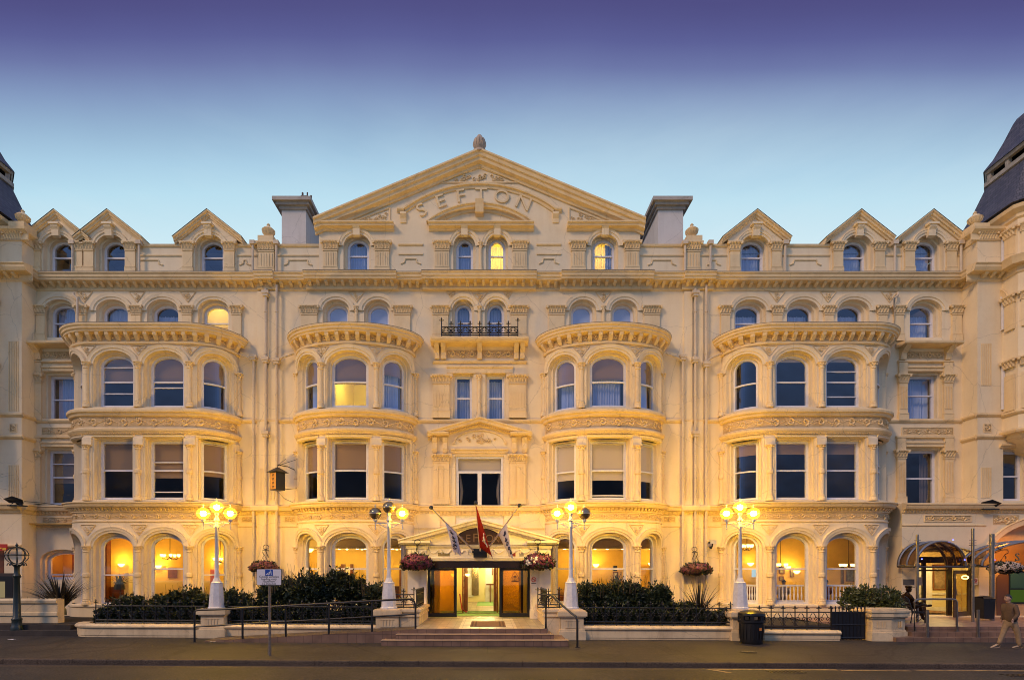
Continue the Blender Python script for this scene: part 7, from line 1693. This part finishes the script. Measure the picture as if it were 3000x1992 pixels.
hand(W, q(-.045, .25, .925), (-.15, 0, -1), M['skin']); hand(W, q(-.145, -.255, .985), (-.5, 0, -1), M['skin'])
for x, y, z, a in ((-.36, .09, .05, .35), (.17, -.09, .04, -.25)):
    mb = MB(); mb.grid([[(px_+x+dx*cos(a)+.0, py_+y+w, g0+z+hz+dx*sin(a)*.3) for w in (-1*ww, -.6*ww, .6*ww, ww)] for dx, ww, hz in ((.10, .02, -.02), (.09, .045, .04), (.02, .05, .07), (-.08, .05, .03), (-.17, .045, 0.), (-.2, .015, -.02))]); mb.grid([[(px_+x+dx*cos(a), py_+y+w, g0+z-.035+dx*sin(a)*.3) for w in (-ww, ww)] for dx, ww in ((.10, .03), (.02, .05), (-.08, .052), (-.19, .03))]); mb.build('shoe', simple('pale_shoe', (.40, .32, .24), .6), W, True)
# bronze man with a flat cap sitting on a bench, legs stretched out
d = 20.7; bx0, by0 = X(2092, d), d-CAMD; fz_ = g+.475
T = thing('bronze_statue', 'dark bronze seated figure in a flat cap with one leg crossed', 'statue', (bx0, by0, fz_)); q = lambda x, y, z: (bx0+x, by0+y, fz_+z)
skin_body('body', [('p', None, q(.05, 0, .56), (.15, .13)), ('w', 'p', q(.0, 0, .74), (.15, .13)), ('c', 'w', q(-.03, 0, .96), (.175, .15)), ('n', 'c', q(-.01, 0, 1.10), .09), ('h', 'n', q(.02, 0, 1.18), .065),
    ('l0', 'p', q(.18, .09, .56), .095), ('l1', 'l0', q(.56, .10, .60), .08), ('l2', 'l1', q(.68, .08, .12), .06), ('l3', 'l2', q(.86, .06, .05), .045), ('r0', 'p', q(.18, -.09, .58), .095), ('r1', 'r0', q(.55, -.06, .70), .08), ('r2', 'r1', q(.80, .06, .62), .06), ('r3', 'r2', q(1.02, .08, .64), .048),
    ('a0', 'c', q(-.03, .19, 1.02), .07), ('a1', 'a0', q(.05, .26, .80), .056), ('a2', 'a1', q(.30, .18, .72), .045), ('e0', 'c', q(-.03, -.19, 1.02), .07), ('e1', 'e0', q(.06, -.27, .80), .056), ('e2', 'e1', q(.32, -.16, .76), .045)], M['bronze'], T)
head(T, q(.05, 0, 1.27), (1, 0), False, 1.05, M['bronze']); mb = MB(); c = q(.05, 0, 1.33); mb.lathe((c[0], c[1], c[2]), [(.10, 0), (.125, .03), (.12, .065), (.06, .09), (0, .092)], 14); mb.fbox((c[0]+.13, c[1], c[2]+.03), .12, .17, .02); mb.build('flat_cap', M['bronze'], T, True)
hand(T, q(.32, -.16, .76), (1, .1, -.1), M['bronze'], .8); hand(T, q(.31, .18, .72), (1, -.1, -.1), M['bronze'], .8)
B = thing('bench', 'dark cast bench with a raked back under the bronze figure', 'bench', (bx0, by0, fz_)); mb = MB()
for i in range(4): mb.xyz(bx0-.16+.11*i, bx0-.07+.11*i, by0-.55, by0+.55, fz_+.40, fz_+.44)
mb.build('seat', M['iron'], B); mb = MB()
for i in range(4): x = bx0-.24-.05*i; mb.xyz(x-.015, x+.015, by0-.55, by0+.55, fz_+.5+.12*i, fz_+.59+.12*i)
mb.build('backrest', M['iron'], B)
for s in (-1, 1):
    mb = MB(); yy = by0+s*.5; mb.tube([(bx0-.5, yy, fz_+1.02), (bx0-.36, yy, fz_+.92), (bx0-.2, yy, fz_+.42), (bx0-.27, yy, fz_)], .03, 6); mb.tube([(bx0-.2, yy, fz_+.40), (bx0+.3, yy, fz_+.40), (bx0+.28, yy, fz_)], .03, 6); mb.tube([(bx0+.05+.1*cos(k*.6), yy, fz_+.22+.1*sin(k*.6)) for k in range(11)], .016, 5); mb.build('leg', M['iron'], B)
# drinkers inside the bar
clo = [simple('shirt_%s' % n, c, .85) for n, c in (('white', (.5, .45, .4)), ('navy', (.04, .05, .09)), ('rust', (.22, .08, .04)))]
for i, (x, y, z, m_, lab) in enumerate(((12.55, .9, .5, 1, 'dark-haired drinker in navy at the edge of the group behind the balustrade'), (13.1, 1.3, .5, 0, 'dark-haired drinker seated between two others in the second bar window'), (13.55, .8, .5, 0, 'dark-haired drinker in a white shirt in the second bar window'), (15.75, 1.2, .5, 2, 'dark-haired drinker in a rust top sitting alone below the large picture'), (11.0, 1.0, .5, 1, 'dark-haired drinker in navy at the curved bar window behind the lamp post'))):
    P = thing('person', lab, 'person', (x, y, z)); q = lambda a, b, c: (x+a, y+b, z+c)
    skin_body('body', [('p', None, q(0, 0, .58), (.17, .13)), ('c', 'p', q(0, 0, .95), (.19, .13)), ('n', 'c', q(0, 0, 1.14), .075), ('n2', 'n', q(0, 0, 1.22), .055), ('l', 'p', q(-.12, .3, .58), .09), ('l1', 'l', q(-.14, .42, .1), .06), ('r', 'p', q(.12, .3, .58), .09), ('r1', 'r', q(.14, .42, .1), .06),
        ('a', 'c', q(-.21, 0, 1.06), .07), ('a1', 'a', q(-.27, .08, .82), .055), ('a2', 'a1', q(-.15, .3, .8), .04), ('b', 'c', q(.21, 0, 1.06), .07), ('b1', 'b', q(.27, .08, .82), .055), ('b2', 'b1', q(.15, .3, .8), .04)], clo[m_], P, 1)
    head(P, q(.0, .02, 1.34), (.25*(i-2), 1), True)
    s_ = thing('stool', 'wooden bar stool under the drinker %s' % ('in navy at the edge of the group', 'in the middle of the second bar window', 'in the white shirt', 'in the rust top', 'near the lamp post')[i], 'stool', (x, y, z)); mb = MB(); mb.lathe((x, y, z+.42), [(.19, 0), (.2, .03), (.18, .06)], 12); mb.build('seat', M['wood'], s_)
    for a in (.8, 2.36, 3.93, 5.5): mb = MB(); mb.tube([(x+.12*cos(a), y+.12*sin(a), z+.43), (x+.2*cos(a), y+.2*sin(a), z)], .018, 5); mb.build('leg', M['wood'], s_)
# potted palms in the lounge windows
for x, y, h, sd, lab in ((-5.05, -.55, 1.35, 3, 'big spiky indoor palm near the door frame in the second bow window'), (-6.9, -.4, 1.3, 4, 'small spiky indoor palm in the second bow window'), (6.6, 3.6, 1.2, 6, 'spiky indoor palm in front of the yellow wall in the third bow'), (-16.3, 0., 1.2, 7, 'leafy indoor palm in the first dining window')):
    t = flax(lab, x, y, .5+h, 34, .62, sd, 1.5, M['leaf']); t.name = 'indoor_palm'; mb = MB(); mb.tube([(x, y, .7), (x+.03, y, .5+h)], .02, 5); mb.build('trunk', M['stem'], t); mb = MB(); mb.lathe((x, y, .5), [(.13, 0), (.19, .3), (.2, .32), (.17, .32), (.16, .28), (0, .28)], 12); mb.build('pot', M['wood'], t)
# ================================================================ CAMERA, SKY, SUN
cam = bpy.data.cameras.new('camera'); co = bpy.data.objects.new('camera', cam); COL.objects.link(co); sc.camera = co
co.location = (0, -CAMD, EYE); co.rotation_euler = (pi/2, 0, 0); cam.sensor_width = 36.; cam.lens = 36*FOC/2361.
cam.shift_x = (2361/2-VX)/2361.; cam.shift_y = (HY-784)/2361.; cam.clip_end = 2000; cam.clip_start = .1
w = bpy.data.worlds.new('World'); sc.world = w; w.use_nodes = True; nt = w.node_tree; bg = nt.nodes['Background']
tc = N(nt, 'ShaderNodeTexCoord'); sp = N(nt, 'ShaderNodeSeparateXYZ'); at = N(nt, 'ShaderNodeMath', operation='ARCTAN2'); mr = N(nt, 'ShaderNodeMath', operation='DIVIDE'); mr.inputs[1].default_value = pi
nt.links.new(tc.outputs['Generated'], sp.inputs[0]); nt.links.new(sp.outputs[2], at.inputs[0]); nt.links.new(sp.outputs[1], at.inputs[1]); nt.links.new(at.outputs[0], mr.inputs[0])
ns = N(nt, 'ShaderNodeTexNoise'); ns.inputs['Scale'].default_value = 1.6; ns.inputs['Detail'].default_value = 5; nt.links.new(tc.outputs['Generated'], ns.inputs['Vector'])
ma = N(nt, 'ShaderNodeMath', operation='MULTIPLY_ADD'); ma.inputs[1].default_value = .022; nt.links.new(ns.outputs['Fac'], ma.inputs[0]); nt.links.new(mr.outputs[0], ma.inputs[2])
sb = N(nt, 'ShaderNodeMath', operation='SUBTRACT'); sb.inputs[1].default_value = .011; nt.links.new(ma.outputs[0], sb.inputs[0])
rp = N(nt, 'ShaderNodeValToRGB'); cr = rp.color_ramp; cr.interpolation = 'B_SPLINE' if False else 'LINEAR'
def el(py): return math.atan2(HY-py, FOC)/pi
def lin(c): return tuple(((v/255+.055)/1.055)**2.4 if v > 10 else v/255/12.92 for v in c)
stops = [(0., lin((228, 240, 244))), (el(560), lin((206, 234, 244))), (el(450), lin((186, 223, 240))), (el(380), lin((171, 207, 230))), (el(300), lin((151, 182, 211))), (el(220), lin((131, 153, 192))), (el(150), lin((110, 121, 169))), (el(80), lin((91, 95, 150))), (el(0), lin((80, 79, 132))),
         (.36, (.16, .17, .38)), (.52, (.40, .46, .70)), (.70, (.42, .50, .82)), (.80, (.25, .44, 1.0)), (.88, (.17, .28, .58)), (.95, (.08, .115, .22)), (1., (.05, .06, .10))]
while len(cr.elements) < len(stops): cr.elements.new(.5)
for e, (p, c) in zip(cr.elements, stops): e.position = p; e.color = (*c, 1)
nt.links.new(sb.outputs[0], rp.inputs['Fac'])
# faint streaks of high cloud, more of them to the right
mp = N(nt, 'ShaderNodeMapping'); mp.inputs['Scale'].default_value = (1.2, 1.2, 5.); mp.inputs['Rotation'].default_value = (0, .16, 0); nt.links.new(tc.outputs['Generated'], mp.inputs['Vector'])
cl = N(nt, 'ShaderNodeTexNoise'); cl.inputs['Scale'].default_value = 2.2; cl.inputs['Detail'].default_value = 7; cl.inputs['Roughness'].default_value = .6; nt.links.new(mp.outputs['Vector'], cl.inputs['Vector'])
c1 = N(nt, 'ShaderNodeMath', operation='MULTIPLY_ADD'); c1.inputs[1].default_value = .28; nt.links.new(sp.outputs[0], c1.inputs[0]); nt.links.new(cl.outputs['Fac'], c1.inputs[2])
c2 = N(nt, 'ShaderNodeMapRange'); c2.inputs[1].default_value = .36; c2.inputs[2].default_value = .85; c2.inputs[4].default_value = .5; nt.links.new(c1.outputs[0], c2.inputs[0])
mk = N(nt, 'ShaderNodeMapRange'); mk.inputs[1].default_value = .24; mk.inputs[2].default_value = .19; nt.links.new(mr.outputs[0], mk.inputs[0])
c3 = N(nt, 'ShaderNodeMath', operation='MULTIPLY'); nt.links.new(c2.outputs[0], c3.inputs[0]); nt.links.new(mk.outputs[0], c3.inputs[1])
cm = N(nt, 'ShaderNodeMix', data_type='RGBA'); cm.inputs[7].default_value = (*lin((214, 234, 242)), 1); nt.links.new(c3.outputs[0], cm.inputs[0]); nt.links.new(rp.outputs['Color'], cm.inputs[6]); nt.links.new(cm.outputs[2], bg.inputs['Color']); bg.inputs['Strength'].default_value = SKY_S
s = bpy.data.lights.new('sun', 'SUN'); s.energy = SUN_E; s.angle = radians(SUN_A); s.color = SUN_C; so = bpy.data.objects.new('sun', s); COL.objects.link(so)
az, elv = radians(SUN_AZ), radians(SUN_EL)          # from the front-left, over the promenade
dirv = Vector((-sin(az)*cos(elv), -cos(az)*cos(elv), sin(elv))); so.rotation_euler = dirv.to_track_quat('Z', 'Y').to_euler(); so.location = (-20, -40, 30)
sc.view_settings.view_transform = 'Standard'; sc.view_settings.look = 'None'; sc.view_settings.exposure = EXPO; sc.view_settings.gamma = 1.; sc.view_settings.use_curve_mapping = False
sc.cycles.use_denoising = True; sc.cycles.filter_width = .95; sc.cycles.max_bounces = 6; sc.cycles.diffuse_bounces = 3; sc.cycles.glossy_bounces = 3; sc.cycles.transparent_max_bounces = 12; sc.cycles.sample_clamp_indirect = 6.; sc.cycles.caustics_reflective = False; sc.cycles.caustics_refractive = False
